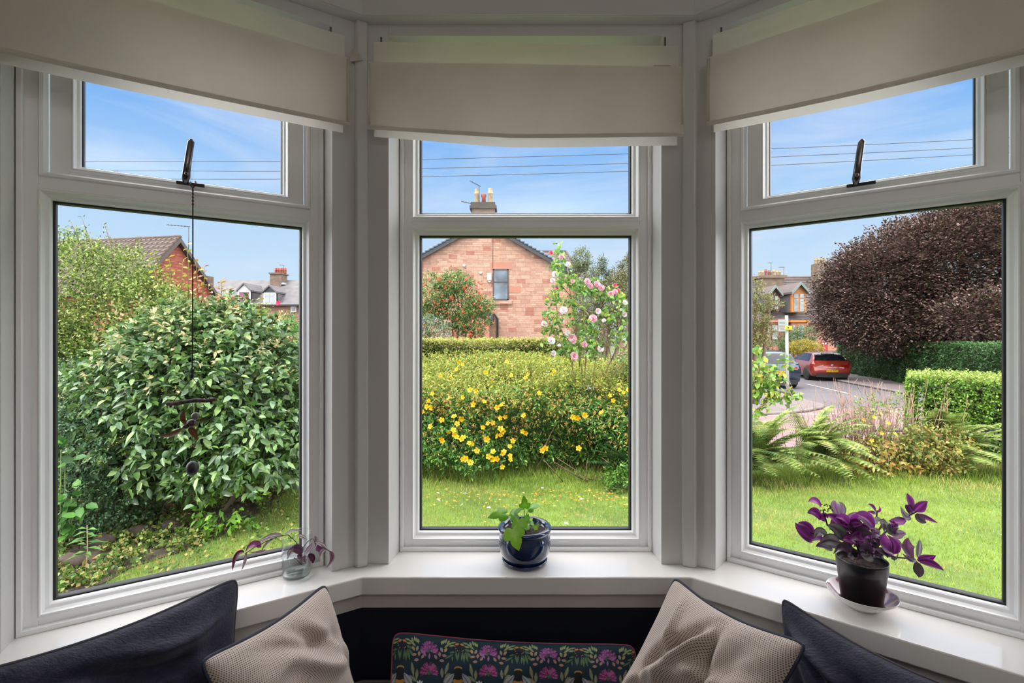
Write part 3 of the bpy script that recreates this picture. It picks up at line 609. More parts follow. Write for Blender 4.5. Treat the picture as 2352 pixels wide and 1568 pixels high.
# ------------------------------------------------------------------ blue glazed pot with the ivy-like seedling
bx, by = .042, 1.600
t = thing('glazed_pot', 'small blue glazed pot in the middle of the sill', 'plant pot', (bx, by, SZ))
blue = mat('blue_glaze', (.003, .007, .030), rough=.09, scale=14, col2=(.010, .030, .11), coat=.7, streak=(1, 1, .5))
m = MB(); m.lathe([(0, .010), (.058, .010), (.070, .018), (.081, .040), (.0855, .065), (.083, .088), (.0765, .100), (.0770, .104), (.0860, .108), (.0875, .115), (.0830, .121), (.0740, .1205), (.0700, .112), (.069, .10), (.0, .10)], (bx, by, SZ), 64); m.build('pot_body', blue, t)
m = MB(); m.lathe([(0, .001), (.060, .001), (.072, .006), (.0745, .013), (.071, .0155), (.066, .012), (0, .011)], (bx, by, SZ), 56); m.build('saucer', blue, t)
m = MB(); m.lathe([(0, 0), (.052, 0), (.064, .003), (.0665, .006), (.0, .004)], (bx, by, SZ), 48); m.build('saucer_foot', mat('white_ceramic', (.75, .74, .70), rough=.2), t, label='white unglazed saucer foot')
def soil(name, cx, cy, z, r, parent):
    m = MB(); n = 28; V = [Vector((cx, cy, z+.004))]; 
    for i in range(1, 7):
        for j in range(n): a = 2*PI*j/n; rr = r*i/6; V.append(Vector((cx+rr*math.cos(a), cy+rr*math.sin(a), z+random.uniform(-.003, .004)*(i < 6))))
    fs = [(0, 1+j, 1+(j+1)%n) for j in range(n)]+[(1+(i-1)*n+j, 1+i*n+j, 1+i*n+(j+1)%n, 1+(i-1)*n+(j+1)%n) for i in range(1, 6) for j in range(n)]
    m.add(V, fs, 0, True); return m.build(name, mat('potting_soil', (.045, .026, .018), rough=.95, var=.5, scale=120, bump=1, bscale=200), parent)
soil('soil', bx, by, SZ+.103, .0695, t)
def ivy_leaf(lv, base, tip, width, nrmv, col, col2=None, droop=.06):
    """five-lobed ivy-like leaf as a curved fan"""
    base, tip = Vector(base), Vector(tip); d = tip-base; L = d.length; d.normalize(); s = d.cross(Vector(nrmv)).normalized(); u = s.cross(d)
    out = [(.06, 0), (-.04, .12), (-.08, .26), (.0, .38), (.12, .50), (.30, .56), (.42, .52), (.44, .36), (.46, .27), (.56, .30), (.70, .25), (.86, .13), (1.0, 0)]
    k = width/L; pts = []
    ring_ = [(a, b*k*1.25) for a, b in out]+[(a, -b*k*1.25) for a, b in out[-2:0:-1]]
    V = []
    mid = [(i/8) for i in range(9)]
    def P(a, b): return base+d*L*a+s*L*b+u*(L*(.10*math.sin(PI*min(1, max(0, a)))-.35*b*b+.06*abs(b)))-Vector((0, 0, droop*L*a*a))
    cen = P(.35, 0)+u*L*.03; V = [cen]+[P(a, b) for a, b in ring_]; n = len(ring_)
    inner = [P(.35+(a-.35)*.55, b*.55)+u*L*.012 for a, b in ring_]; V2 = [cen]+inner+[P(a, b) for a, b in ring_]
    fs = [(0, 1+i, 1+(i+1)%n) for i in range(n)]+[(1+i, 1+n+i, 1+n+(i+1)%n, 1+(i+1)%n) for i in range(n)]
    c1 = np.array(lin(col)); c2 = np.array(lin(col2 or col)); cc = [c2]+[c1*.9+c2*.1]*n+[c1]*n
    lv.mesh(V2, fs, np.array(cc))
lv = Leaves(); st = MB()
def bp(px, py, dy): return Wp(px, py, by+dy)
crown = Vector((bx-.005, by-.005, SZ+.105))
for (b_, t_, w, nr, c1, c2, dy) in (
    ((1164, 1180), (1119, 1187), .038, (0, -.6, .8), '#5c9a1c', '#8cc03a', .0),
    ((1192, 1192), (1196, 1238), .036, (0, -.9, .4), '#7db833', '#a5d25a', -.075),
    ((1176, 1212), (1192, 1262), .050, (.1, -.95, .3), '#8fc63c', '#b5dd66', -.088),
    ((1172, 1188), (1202, 1164), .030, (-.3, -.5, .8), '#6aa52e', '#86b84a', -.01),
    ((1192, 1190), (1172, 1176), .030, (.2, -.3, .9), '#5d8f3c', '#7fae55', -.02),
    ((1206, 1168), (1203, 1135), .028, (0, -.9, .4), '#62a01e', '#8ac03e', .0),
    ((1214, 1168), (1243, 1160), .032, (.1, -.4, .9), '#6dab28', '#93c44c', .005),
    ((1206, 1200), (1214, 1178), .026, (.2, -.5, .8), '#78b040', '#9cc866', -.03),
    ((1212, 1192), (1226, 1206), .024, (.4, -.6, .7), '#8cc450', '#b0da80', -.03),
    ((1206, 1206), (1215, 1216), .026, (.3, -.8, .5), '#94c470', '#bfe0a0', -.05),
    ((1226, 1214), (1240, 1200), .014, (.3, -.8, .5), '#8abf40', '#b0d870', -.03)):
    b3, t3 = bp(*b_, dy), bp(*t_, dy-.008); ivy_leaf(lv, b3, t3, w, nr, c1, c2)
    mid = (crown+b3)/2+Vector((0, 0, .012)); st.tube([crown, mid, b3], [.0016, .0013, .0009], 6)
lv.build('leaves', t, leafmat('ivy_leaf', rough=.3, transl=.3, spec=.6)); st.build('stems', mat('green_stem', '#7fa04a', rough=.5), t)

# ------------------------------------------------------------------ glass tumbler with the cutting
gx, gy = -.668, 1.512
t = thing('glass_tumbler', 'clear glass of water with a trailing purple cutting on the left sill', 'glass', (gx, gy, SZ))
GL = panemat('tumbler_glass', (.985, .99, .99), 1.9); GL2 = glassmat('clear_glass', 1.45)
m = MB(); m.lathe([(.0405, .012), (.0425, .05), (.0430, .128), (.0424, .1295), (.0412, .128), (.0407, .05), (.0390, .012)], (gx, gy, SZ), 64, close=True); m.build('tumbler', GL, t)
m = MB(); m.lathe([(0, .0006), (.036, .0006), (.0395, .004), (.0400, .0115), (.0395, .0125), (0, .0125)], (gx, gy, SZ), 64); m.build('tumbler_base', panemat('thick_glass', (.88, .91, .91), 4.5), t)
m = MB(); m.lathe([(0, .0128), (.0380, .0128), (.0398, .05), (.0400, .072), (0, .072)], (gx, gy, SZ), 64); m.build('water', panemat('water', (.93, .96, .96), 2.2), t)
def strap_leaf(lv, pts, w, c1, c2, nrmv=(0, -.5, .8), stripes=True, cup=.25, tipw=1.0):
    """long pointed leaf along a 3-point curve, pale stripes beside the midrib"""
    p0, p1, p2 = [Vector(p) for p in pts]; n = 9; V = []; cols = []; nb = 6
    a1, a2 = np.array(lin(c1)), np.array(lin(c2))
    for i in range(n+1):
        q = i/n; c = p0*(1-q)**2+p1*2*q*(1-q)+p2*q*q; d = ((p1-p0)*(1-q)+(p2-p1)*q).normalized()
        s = d.cross(Vector(nrmv)); s = s.normalized() if s.length > .05 else d.orthogonal().normalized(); u = s.cross(d)
        ww = w*max(.02, (math.sin(PI*(q**.75))**.85))*.5
        for j in range(nb+1):
            b = (j/nb*2-1); V.append(c+s*ww*b+u*ww*cup*(b*b*1.4)); k = abs(b); cols.append(a2 if (stripes and .2 < k < .8) else a1)
    fs = [(i*(nb+1)+j, i*(nb+1)+j+1, (i+1)*(nb+1)+j+1, (i+1)*(nb+1)+j) for i in range(n) for j in range(nb)]
    lv.mesh(V, fs, np.array(cols))
lv = Leaves(); st = MB()
def gp(px, py, dy=0): return Wp(px, py, gy+dy)
stem1 = [gp(692, 1268, .0), gp(680, 1244, 0), gp(662, 1228, -.03), (gp(640, 1231, -.05)), gp(612, 1243, -.07), gp(585, 1256, -.09), gp(562, 1272, -.10)]
stem2 = [gp(690, 1282, .0), gp(694, 1260, 0), gp(706, 1244, 0), gp(718, 1236, -.01), gp(728, 1247, -.02), gp(745, 1258, -.03), gp(758, 1266, -.04)]
stem3 = [gp(694, 1297, -.01), gp(680, 1284, -.01), gp(676, 1280, 0)]
for s_ in (stem1, stem2, stem3): st.tube(s_, .0013, 6)
PUR, DK, SIL = '#6d2a55', '#4a1836', '#a894a0'
for a, b, c, w, dy, c1, c2 in (
    ((640, 1230), (610, 1232), (584, 1254), .016, -.06, PUR, SIL), ((648, 1228), (628, 1222), (590, 1245), .012, -.06, DK, SIL),
    ((600, 1257), (582, 1238), (563, 1268), .022, -.08, PUR, '#8a3a72'), ((612, 1262), (600, 1272), (572, 1268), .012, -.08, PUR, SIL),
    ((562, 1268), (540, 1264), (534, 1310), .018, -.10, PUR, DK), ((566, 1268), (566, 1290), (554, 1311), .010, -.09, DK, SIL),
    ((656, 1228), (668, 1214), (694, 1219), .012, .0, DK, SIL), ((630, 1236), (610, 1246), (598, 1270), .010, -.06, DK, SIL),
    ((706, 1240), (686, 1226), (682, 1234), .014, .02, DK, '#d8cfd0'), ((722, 1230), (728, 1240), (724, 1256), .010, .0, DK, SIL),
    ((695, 1270), (680, 1256), (664, 1263), .030, -.015, PUR, DK), ((676, 1264), (668, 1262), (660, 1284), .022, -.02, DK, SIL), ((697, 1274), (716, 1262), (718, 1246), .024, -.01, PUR, SIL),
    ((702, 1274), (694, 1290), (704, 1293), .016, -.02, PUR, SIL), ((708, 1272), (722, 1280), (718, 1294), .018, -.01, PUR, DK), ((688, 1270), (688, 1280), (694, 1283), .016, .0, DK, PUR),
    ((724, 1244), (748, 1254), (750, 1262), .012, -.02, DK, '#d8cfd0'), ((728, 1252), (738, 1260), (734, 1270), .022, .0, PUR, '#7d3a66'), ((750, 1260), (736, 1266), (736, 1277), .018, -.03, DK, SIL),
    ((756, 1264), (774, 1284), (748, 1304), .014, -.04, DK, '#8d6478')):
    strap_leaf(lv, (gp(*a, dy), gp(*b, dy-.005), gp(*c, dy-.01)), w, c1, c2)
lv.build('trailing_leaves', t, leafmat('inch_plant_leaf', rough=.38, transl=.4, spec=.5), True, ); st.build('stems', mat('purple_stem', '#4a2a3a', rough=.5), t)

# ------------------------------------------------------------------ purple plant in the black plastic pot
px0, py0 = .958, 1.336
t = thing('saucer_bowl', 'white shallow bowl with plum inside under the black plastic pot', 'saucer', (px0, py0, SZ))
m = MB(); m.lathe([(0, .0006), (.034, .0006), (.036, .004), (.060, .018), (.080, .036), (.0835, .0425), (.082, .044)], (px0, py0, SZ), 64, 0, caps=False); m.lathe([(.082, .044), (.0795, .0425), (.0765, .037), (.056, .020), (.034, .0085), (0, .008)], (px0, py0, SZ), 64, 1, caps=False)
m.build('bowl', [mat('white_glaze', (.78, .76, .74), rough=.12, coat=.5), mat('plum_glaze', (.17, .065, .085), rough=.12, coat=.6)], t)
t = thing('plant_pot', 'black plastic pot of purple striped leaves on the right sill', 'plant pot', (px0, py0, SZ+.009))
BLK = mat('black_plastic', (.016, .016, .018), rough=.33, spec=.5, var=.2, scale=4)
z0 = SZ+.0095
m = MB(); m.lathe([(0, 0), (.046, 0), (.0475, .003), (.0575, .092), (.0590, .0935), (.0605, .120), (.0612, .124), (.0592, .125), (.0575, .118), (.056, .10), (0, .10)], (px0, py0, z0), 64); m.build('pot_body', BLK, t)
soil('soil', px0, py0, z0+.103, .0562, t)
lv = Leaves(); st = MB()
def pp(px, py, dy=0): return Wp(px, py, py0+dy)
VI, DP, GR, GD = '#a83aa4', '#642662', '#9a9298', '#4a3f48'
ctr = Vector((px0, py0, z0+.105))
stems = [[(1975, 1272, 0), (1930, 1235, -.02), (1900, 1205, -.03), (1890, 1170, -.03)], [(1975, 1272, 0), (1985, 1225, .02), (2012, 1200, .03), (2015, 1172, .03)],
         [(1985, 1272, 0), (2030, 1225, .02), (2065, 1195, .03), (2105, 1175, .03)], [(1990, 1270, 0), (2030, 1272, .0), (2060, 1280, -.02), (2100, 1282, -.03)],
         [(1965, 1270, 0), (1930, 1245, -.02), (1890, 1236, -.04), (1862, 1222, -.05)], [(1975, 1270, 0), (1970, 1220, 0), (1950, 1195, 0), (1928, 1185, 0)], [(1975, 1270, 0), (1960, 1230, -.02), (1975, 1205, -.02), (1990, 1200, -.02)]]
for s_ in stems: st.tube([pp(*q) for q in s_], [.003, .0026, .0022, .0018], 7)
LV = [ # base, bend, tip, width(m), depth offset, colours
 ((1886, 1165), (1872, 1145), (1856, 1152), .020, -.03, VI, VI), ((1885, 1193), (1868, 1168), (1854, 1178), .024, -.03, VI, '#6f2a6c'), ((1888, 1196), (1896, 1180), (1902, 1190), .018, -.03, VI, DP),
 ((1905, 1185), (1930, 1195), (1938, 1180), .016, 0, VI, DP), ((1928, 1186), (1912, 1150), (1920, 1150), .024, .0, VI, GR), ((1930, 1188), (1940, 1165), (1926, 1152), .018, .01, DP, GR),
 ((1866, 1240), (1836, 1225), (1826, 1200), .034, -.05, VI, '#64305f'), ((1868, 1236), (1858, 1206), (1832, 1201), .026, -.04, VI, DP), ((1890, 1240), (1872, 1225), (1857, 1245), .022, -.05, VI, '#b060b0'),
 ((1900, 1232), (1880, 1212), (1870, 1236), .022, -.055, GD, GR), ((1930, 1248), (1900, 1232), (1882, 1250), .028, -.055, GD, GR), ((1912, 1260), (1890, 1258), (1880, 1248), .018, -.05, GD, GR),
 ((1938, 1242), (1925, 1205), (1898, 1207), .026, -.05, GD, '#6d7466'), ((1935, 1205), (1915, 1186), (1896, 1181), .020, -.02, VI, DP), ((1942, 1190), (1925, 1205), (1902, 1182), .014, .0, VI, VI),
 ((1945, 1200), (1965, 1178), (1992, 1190), .022, -.01, VI, GR), ((2005, 1212), (1980, 1180), (1962, 1184), .034, -.02, VI, '#77507a'), ((2008, 1215), (1998, 1188), (1966, 1180), .020, -.03, '#a040a0', VI),
 ((1962, 1225), (1975, 1208), (1998, 1214), .026, -.03, VI, DP), ((1950, 1225), (1935, 1208), (1905, 1210), .018, -.04, VI, DP), ((1960, 1232), (1975, 1212), (2004, 1228), .026, -.045, DP, GD),
 ((1955, 1215), (1945, 1205), (1930, 1222), .022, -.035, VI, DP), ((2012, 1240), (2004, 1216), (2010, 1212), .016, -.03, DP, GR), ((2000, 1198), (2018, 1190), (2027, 1200), .016, .01, GR, '#aaa6a8'),
 ((2012, 1176), (2004, 1162), (1993, 1157), .013, .03, VI, DP), ((2014, 1176), (2022, 1166), (2019, 1164), .012, .03, VI, VI), ((2012, 1178), (2002, 1178), (1992, 1174), .009, .03, DP, VI),
 ((2015, 1218), (2026, 1205), (2024, 1192), .010, .02, '#7a4a2e', '#5c3522'), ((2098, 1176), (2082, 1150), (2083, 1132), .026, .03, VI, DP), ((2100, 1175), (2112, 1160), (2131, 1151), .024, .03, VI, DP),
 ((2096, 1180), (2076, 1165), (2080, 1158), .024, .03, GD, DP), ((2090, 1185), (2080, 1195), (2068, 1162), .016, .02, DP, GR), ((2104, 1180), (2130, 1190), (2154, 1201), .012, .03, VI, DP), ((2106, 1178), (2112, 1196), (2128, 1200), .022, .02, GD, '#6a5468'),
 ((2080, 1192), (2060, 1200), (2041, 1196), .018, .01, VI, DP), ((2078, 1194), (2066, 1206), (2044, 1194), .012, .0, VI, VI), ((2046, 1202), (2036, 1224), (2066, 1226), .024, -.01, GD, '#77787a'),
 ((2055, 1268), (2020, 1250), (2032, 1224), .036, -.05, VI, '#a04a9e'), ((2052, 1272), (2064, 1250), (2036, 1228), .020, -.06, VI, DP), ((2050, 1276), (2020, 1268), (2010, 1260), .020, -.06, DP, GR), ((2046, 1282), (2062, 1282), (2062, 1268), .012, -.06, GD, GR),
 ((2100, 1284), (2072, 1262), (2086, 1234), .034, -.04, '#6a3260', '#8a5582'), ((2108, 1280), (2108, 1252), (2112, 1238), .014, -.03, GD, GR), ((2104, 1284), (2092, 1292), (2072, 1270), .012, -.05, DP, GR),
 ((2106, 1286), (2130, 1284), (2150, 1275), .018, -.03, VI, DP), ((2108, 1288), (2140, 1290), (2168, 1310), .018, -.05, VI, '#5d2558'), ((2104, 1288), (2112, 1318), (2110, 1326), .020, -.05, GD, '#5a4a56'),
 ((1955, 1268), (1940, 1250), (1920, 1262), .026, -.06, DP, GD), ((1985, 1270), (1995, 1250), (1972, 1262), .026, -.06, DP, GD), ((2000, 1272), (1990, 1284), (1976, 1270), .024, -.065, GD, GR), ((1960, 1275), (1940, 1280), (1950, 1258), .020, -.06, DP, GD),
 ((1990, 1244), (2000, 1236), (2014, 1246), .024, -.04, '#7c5a50', DP), ((1965, 1245), (1950, 1232), (1935, 1240), .022, -.05, DP, VI), ((1985, 1235), (1970, 1225), (1950, 1240), .022, -.05, VI, DP), ((2010, 1260), (2020, 1245), (2005, 1238), .022, -.045, DP, '#5a2a50'),
 ((2010, 1275), (2030, 1262), (2040, 1282), .02, -.055, DP, GD), ((1930, 1230), (1945, 1245), (1968, 1240), .018, -.03, '#9a3c96', VI)]
for a, b, c, w, dy, c1, c2 in LV:
    nr = Vector((random.uniform(-.4, .4), -.7, random.uniform(.2, .8)))
    strap_leaf(lv, (pp(*a, dy+.006), pp(*b, dy-.004), pp(*c, dy-.012)), w*1.16, c1, c2, nr, cup=.35)
rc = random.Random(11)
for k in range(40):
    x, y = rc.uniform(1905, 2055), rc.uniform(1200, 1290); a = (x, y); an = rc.uniform(0, 6.28); l = rc.uniform(22, 40); dy = rc.uniform(-.05, .04)
    c1, c2 = rc.choice([(VI, DP), (DP, GD), (VI, GR), (GD, GR), (DP, '#7a3a76'), ('#9a3c96', VI)]); strap_leaf(lv, (pp(x, y, dy), pp(x+.5*l*math.cos(an), y-.5*l*abs(math.sin(an))-8, dy-.01), pp(x+l*math.cos(an), y-l*.6*math.sin(an), dy-.015)), .022, c1, c2, (rc.uniform(-.4, .4), -.7, .5), cup=.35)
rr = random.Random(5)
for k in range(16):
    p = pp(1892+rr.uniform(-6, 18), 1166+rr.uniform(-8, 8), -.03); lv.add([p], [(rr.uniform(-1, 1), -.3, rr.uniform(-1, 1))], [(0, -1, .3)], .009, .004, [lin('#5a3a26')], 'oval')
lv.build('leaves', t, MATS['inch_plant_leaf'], True); st.build('stems', mat('dark_stem', '#3a2233', rough=.5), t)

# ------------------------------------------------------------------ hanging mobile on the left window handle
hv = -.066; hu = WL.w/2-.007; H = WL(hu, hv, GU0+.004); HY = H.y
t = thing('hanging_mobile', 'driftwood mobile with a winged nut figure and dark ball hanging in the left window', 'mobile', H)
def hp(px, py, dy=0): return Wp(px, py, HY+dy)
cord = mat('dark_cord', (.018, .014, .02), rough=.8); red = mat('red_bead', (.14, .012, .02), rough=.25)
m = MB(); m.tube([hp(438, 418), hp(436, 424, -.012), hp(443, 431, -.014), hp(450, 424, -.012), hp(449, 417)], .0022, 6); m.tube([hp(443, 430, -.012), hp(443, 600), hp(442, 800), hp(441, 858)], .0016, 6); m.tube([hp(441, 858), hp(441, 866)], .0045, 6); m.tube([hp(441, 866), hp(398, 922)], .0009, 5); m.tube([hp(441, 866), hp(482, 915)], .0009, 5); m.tube([hp(442, 918), hp(441, 1065)], .0007, 5); m.build('cord', cord, t)
for y in (437, 445, 453, 461, 469):
    m = MB(); m.sphere(hp(443, y, -.001), .0032, 10); m.build('bead', red, t)
m = MB(); pts = [hp(384, 927), hp(405, 926), hp(430, 922), hp(450, 919), hp(475, 920), hp(496, 917)]; m.tube(pts, [.0058, .0062, .0056, .0060, .0054, .0046], 10)
m.build('driftwood_stick', mat('driftwood', (.07, .045, .04), rough=.9, var=.5, scale=60, bump=.8, streak=(1, 1, 1)), t, .0)
for x, y in ((392, 933), (486, 925), (442, 1026)):
    m = MB(); m.sphere(hp(x, y), .0042, 10); m.build('bead', red, t)
nut = mat('nut_brown', (.05, .028, .022), rough=.35, var=.4, scale=40)
m = MB(); m.sphere(hp(449, 955, -.01), (.0105, .0105, .0105), 16); m.build('figure_head', mat('grey_nut', (.12, .12, .11), rough=.3), t)
m = MB(); m.sphere(hp(441, 971, -.005), (.013, .013, .011), 14); m.sphere(hp(427, 979, -.012), (.008, .010, .007), 12); m.build('figure_body', nut, t)
lv = Leaves()
for a, b, c, w in (((426, 974), (416, 955), (427, 940), .016), ((420, 983), (400, 1002), (366, 1001), .016), ((432, 984), (450, 990), (453, 1012), .018), ((448, 967), (465, 962), (478, 965), .006), ((424, 968), (418, 962), (414, 966), .008)):
    strap_leaf(lv, (hp(*a, -.01), hp(*b, -.012), hp(*c, -.01)), w, '#6b4431', '#57341f', (0, -.9, .4))
lv.build('seed_wings', t, leafmat('dry_wing', rough=.6, transl=.2), True)
m = MB(); m.sphere(hp(442, 1075), (.0158, .0158, .0208), 24); m.build('weight_ball', mat('dark_ball', (.018, .013, .018), rough=.45), t)
ALB = .55
# ================================================================== OUTSIDE: GROUND, STREET, HOUSES, CARS
ROADZ, LAWNZ = -1.05, -.25
def gh(x, y):
    t_ = min(1, max(0, (y-6.6)/(9.2-6.6))); t_ = t_*t_*(3-2*t_)
    return LAWNZ+(ROADZ-LAWNZ)*t_+.012*math.sin(x*1.7+y)+.01*math.sin(y*2.3-x*.8)
def ghn(X, Y):
    t_ = np.clip((Y-6.6)/2.6, 0, 1); t_ = t_*t_*(3-2*t_); return LAWNZ+(ROADZ-LAWNZ)*t_+.012*np.sin(X*1.7+Y)+.01*np.sin(Y*2.3-X*.8)
nx, ny = 120, 60; V = []; fs = []
for j in range(ny+1):
    for i in range(nx+1):
        x = -16+34*i/nx; y = 1.86+7.6*j/ny; V.append((x, y, gh(x, y)))
for j in range(ny):
    for i in range(nx):
        a = j*(nx+1)+i; fs.append((a, a+1, a+nx+2, a+nx+1))
m = MB(); m.add(V, fs, 0, True)
struct('floor_lawn', m, mat('lawn_soil', '#55702a', rough=.95, scale=2.2, col2='#7f9a38', bump=.6, bscale=90), label='green garden lawn in front of the bay')
def quadpoly(name, pts, z, m_, label=None, th=.02):
    mm = MB(); mm.prism([(p[0], p[1]) for p in pts], z-th, z); return struct(name, mm, m_, label=label)
def GP(*pp_): return [tuple(G(x, y, ROADZ))[:2] for x, y in pp_]
ASPH = mat('asphalt', '#6f6a70', rough=.95, var=.12, scale=1.4, bump=.4, bscale=60)
quadpoly('floor_land', [(-160, 9.3), (160, 9.3), (160, 170), (-160, 170)], ROADZ-.03, mat('far_land', '#5c6b3a', rough=1, var=.2, scale=.2))
quadpoly('floor_road', [(-60, 15.2), (22, 15.2), (22, 60), (-60, 60)], ROADZ-.005, ASPH, 'grey asphalt road beyond the garden')
quadpoly('floor_street', [(-60, 9.0), (60, 9.0), (60, 15.6), (-60, 15.6)], ROADZ, mat('pink_asphalt', '#96787a', rough=.95, var=.08, scale=1.2, bump=.3, bscale=70), 'pinkish tarmac street crossing in front of the garden')
PAV = mat('paving', '#86797a', rough=.95, var=.12, scale=1.2, bump=.3, bscale=40)
lp = GP((1560, 957), (1730, 955), (1790, 952), (1850, 946), (1886, 939), (1890, 935), (1878, 931), (1850, 924), (1815, 912), (1790, 902), (1500, 896))
quadpoly('floor_pavement', lp, ROADZ+.09, PAV, 'left pavement corner with the street sign post', .12)
rp = GP((1893, 868), (1927, 876), (2000, 890), (2083, 906), (2200, 925), (2330, 945), (2352, 900), (2083, 874), (1990, 862), (1956, 858), (1940, 850), (1900, 850))
quadpoly('floor_pavement', rp, ROADZ+.09, PAV, 'right pavement running along the tall hedge', .12)
PAINT = mat('road_paint', '#cfc8c4', rough=.8, var=.05)
m = MB()
for a, b, w in (((1852, 882), (1950, 904), .10), ((1837, 951), (1880, 951.5), .12), ((1897, 950), (1917, 950), .12), ((1970, 947.5), (2013, 947), .12), ((2042, 945.5), (2120, 945), .12), ((1760, 953.5), (1812, 953), .12), ((2140, 944), (2230, 943), .12)):
    p, q = G(*a, ROADZ), G(*b, ROADZ); d = (q-p).normalized(); s = Vector((-d.y, d.x, 0))*w/2; m.extr([p-s, q-s, q+s, p+s], (0, 0, .012))
tag(m.build('road_marking', PAINT), 'white painted dashes on the road', None, None, 'structure')
m = MB()
for poly in (lp[1:9], rp[:6]):
    m.tube([(x, y, ROADZ+.05) for x, y in poly], .055, 6)
tag(m.build('floor_kerb', mat('kerb_stone', '#8d8381', rough=.9, var=.2, scale=3)), 'stone kerbs edging the pavements', None, None, 'structure')

SAND = brickmat('red_sandstone', '#c69e86', '#ae826c', '#a4887a', .58, .25, 1.0, .010, sq=.7, warp=.05, ashlar=True)
SANDL = brickmat('dark_red_sandstone', '#b0604a', '#964a38', '#844c3c', .9, .36, .8, .014, rot=math.radians(80), ashlar=True)
TILE = brickmat('brown_roof_tile', '#6a5a54', '#55474a', '#2f2a2c', .33, .22, .9, .02, rot=0, warp=.0)
SLATE = mat('grey_slate', '#57555c', rough=.7, scale=1.3, col2='#75706f', bump=.3, bscale=8)
GUT = mat('black_gutter', '#22252b', rough=.5)
LEAD = mat('lead_grey', '#5d6b78', rough=.6, var=.1, scale=4)
WHT = mat('white_window_paint', '#d8d8d6', rough=.5)
DWIN = mat('dark_window_glass', '#2a2f38', rough=.08, spec=.9, var=.2, scale=2)
CREAM = mat('cream_clay', '#c9b08a', rough=.8, scale=6, col2='#a58d68'); REDC = mat('red_clay', '#a85440', rough=.8, var=.2, scale=6)
DSTONE = mat('weathered_stone', '#6a5a4c', rough=.95, scale=3, col2='#8c7866', bump=.6, bscale=12)
def obox(mb, o, ax, ay, dims, z0, z1, mi=0):
    """oriented box: origin corner o, horizontal unit axes ax ay"""
    ax, ay = Vector(ax), Vector(ay); o = Vector(o); a, b = dims
    P = [o, o+ax*a, o+ax*a+ay*b, o+ay*b]; P = [Vector((p.x, p.y, z0)) for p in P]; mb.extr(P, (0, 0, z1-z0), mi)
def pot_(mb, c, r, h, style=0, mi=0):
    if style == 0: mb.lathe([(r*.9, 0), (r, h*.05), (r*.92, h*.62), (r*1.12, h*.66), (r*1.12, h*.70), (r*.95, h*.72), (r*.88, h*.95), (r*.95, h), (r*.7, h), (r*.7, h*.9)], c, 14, mi)
    else: mb.lathe([(r*.9, 0), (r*.8, h*.6), (r*1.05, h*.72), (r*1.1, h*.9), (r*.9, h), (r*.6, h)], c, 14, mi)
def aerial(p, parent, h=1.4, dirv=(-1, -.2, .3), L=1.2, tilt=0):
    m = MB(); p = Vector(p); d = Vector(dirv).normalized(); top = p+Vector((0, 0, h)); m.tube([p, top], .025, 5); m.tube([top-d*.1, top+d*L], .02, 5)
    for i in range(6):
        q = top+d*L*(.1+.15*i); s = d.cross(Vector((0, 0, 1))).normalized()*.2; m.tube([q-s, q+s], .012, 4)
    return m.build('aerial', mat('aerial_metal', '#55585a', rough=.5, metal=.4), parent)
# ---- centre gable house, 30 m away
Y0 = 30.0; sc = Y0/F
def cx_(px): return (px-CX)*sc
def cz_(py): return CZ-(py-CY)*sc
Yh0 = 0
hb = thing('sandstone_house', 'pink sandstone gable house seen through the centre window', 'house', (cx_(1110), Y0, ROADZ))
xl, xr, apx, apz, ez = cx_(893), cx_(1322), cx_(1112), cz_(512), cz_(632)
m = MB(); m.extr([(xl, Y0, ROADZ), (xr, Y0, ROADZ), (xr, Y0, ez), (apx, Y0, apz), (xl, Y0, ez)], (0, 6, 0)); m.build('wall', SAND, hb)
for sgn, xe in ((-1, xl), (1, xr)):
    d = Vector((xe-apx, 0, ez-apz)); n_ = Vector((-d.z, 0, d.x)).normalized(); n_ = n_ if n_.z > 0 else -n_; e_ = Vector((apx, Y0-.25, apz))+d*1.02
    m = MB(); m.extr([(apx, Y0-.25, apz+.02), e_, e_+n_*.14, Vector((apx, Y0-.25, apz+.02))+n_*.14], (0, 6.4, 0)); m.build('roof', LEAD, hb, label='grey tiled roof slope')
    m = MB(); m.extr([(apx, Y0-.30, apz-.16), e_+Vector((0, -.05, -.18)), e_+Vector((0, -.05, .02)), (apx, Y0-.30, apz+.04)], (0, .05, 0)); m.build('bargeboard', GUT, hb)
    m = MB()
    for k in range(24):
        p = Vector((apx, Y0-.28, apz))+d*((k+.5)/24*1.02)+n_*.12; m.tube([p-d.normalized()*.12, p+d.normalized()*.13+n_*.035], .085, 6)
    m.build('verge_tile', mat('slate_blue_tile', '#6e7d8c', rough=.7, var=.15), hb)
def gwin(parent, x0, x1, y0, y1, Y, fmat, glass, split=.40, sill=True, mull=0):
    a, b, c, d = (x0-CX)*Y/F, (x1-CX)*Y/F, CZ-(y1-CY)*Y/F, CZ-(y0-CY)*Y/F; t_ = .07*Y/30
    w = MB(); w.box((a, Y-.06, c), (a+t_, Y+.05, d)); w.box((b-t_, Y-.06, c), (b, Y+.05, d)); w.box((a, Y-.06, c), (b, Y+.05, c+t_)); w.box((a, Y-.06, d-t_), (b, Y+.05, d)); zz = d-(d-c)*split
    w.box((a, Y-.07, zz-t_/2), (b, Y+.05, zz+t_/2))
    for i in range(mull): xx = a+(b-a)*(i+1)/(mull+1); w.box((xx-t_/2, Y-.065, c), (xx+t_/2, Y+.05, d))
    o = w.build('window', fmat, parent); g = MB(); g.box((a+t_/2, Y-.02, c+t_/2), (b-t_/2, Y, d-t_/2)); g.build('pane', glass, o)
    return o
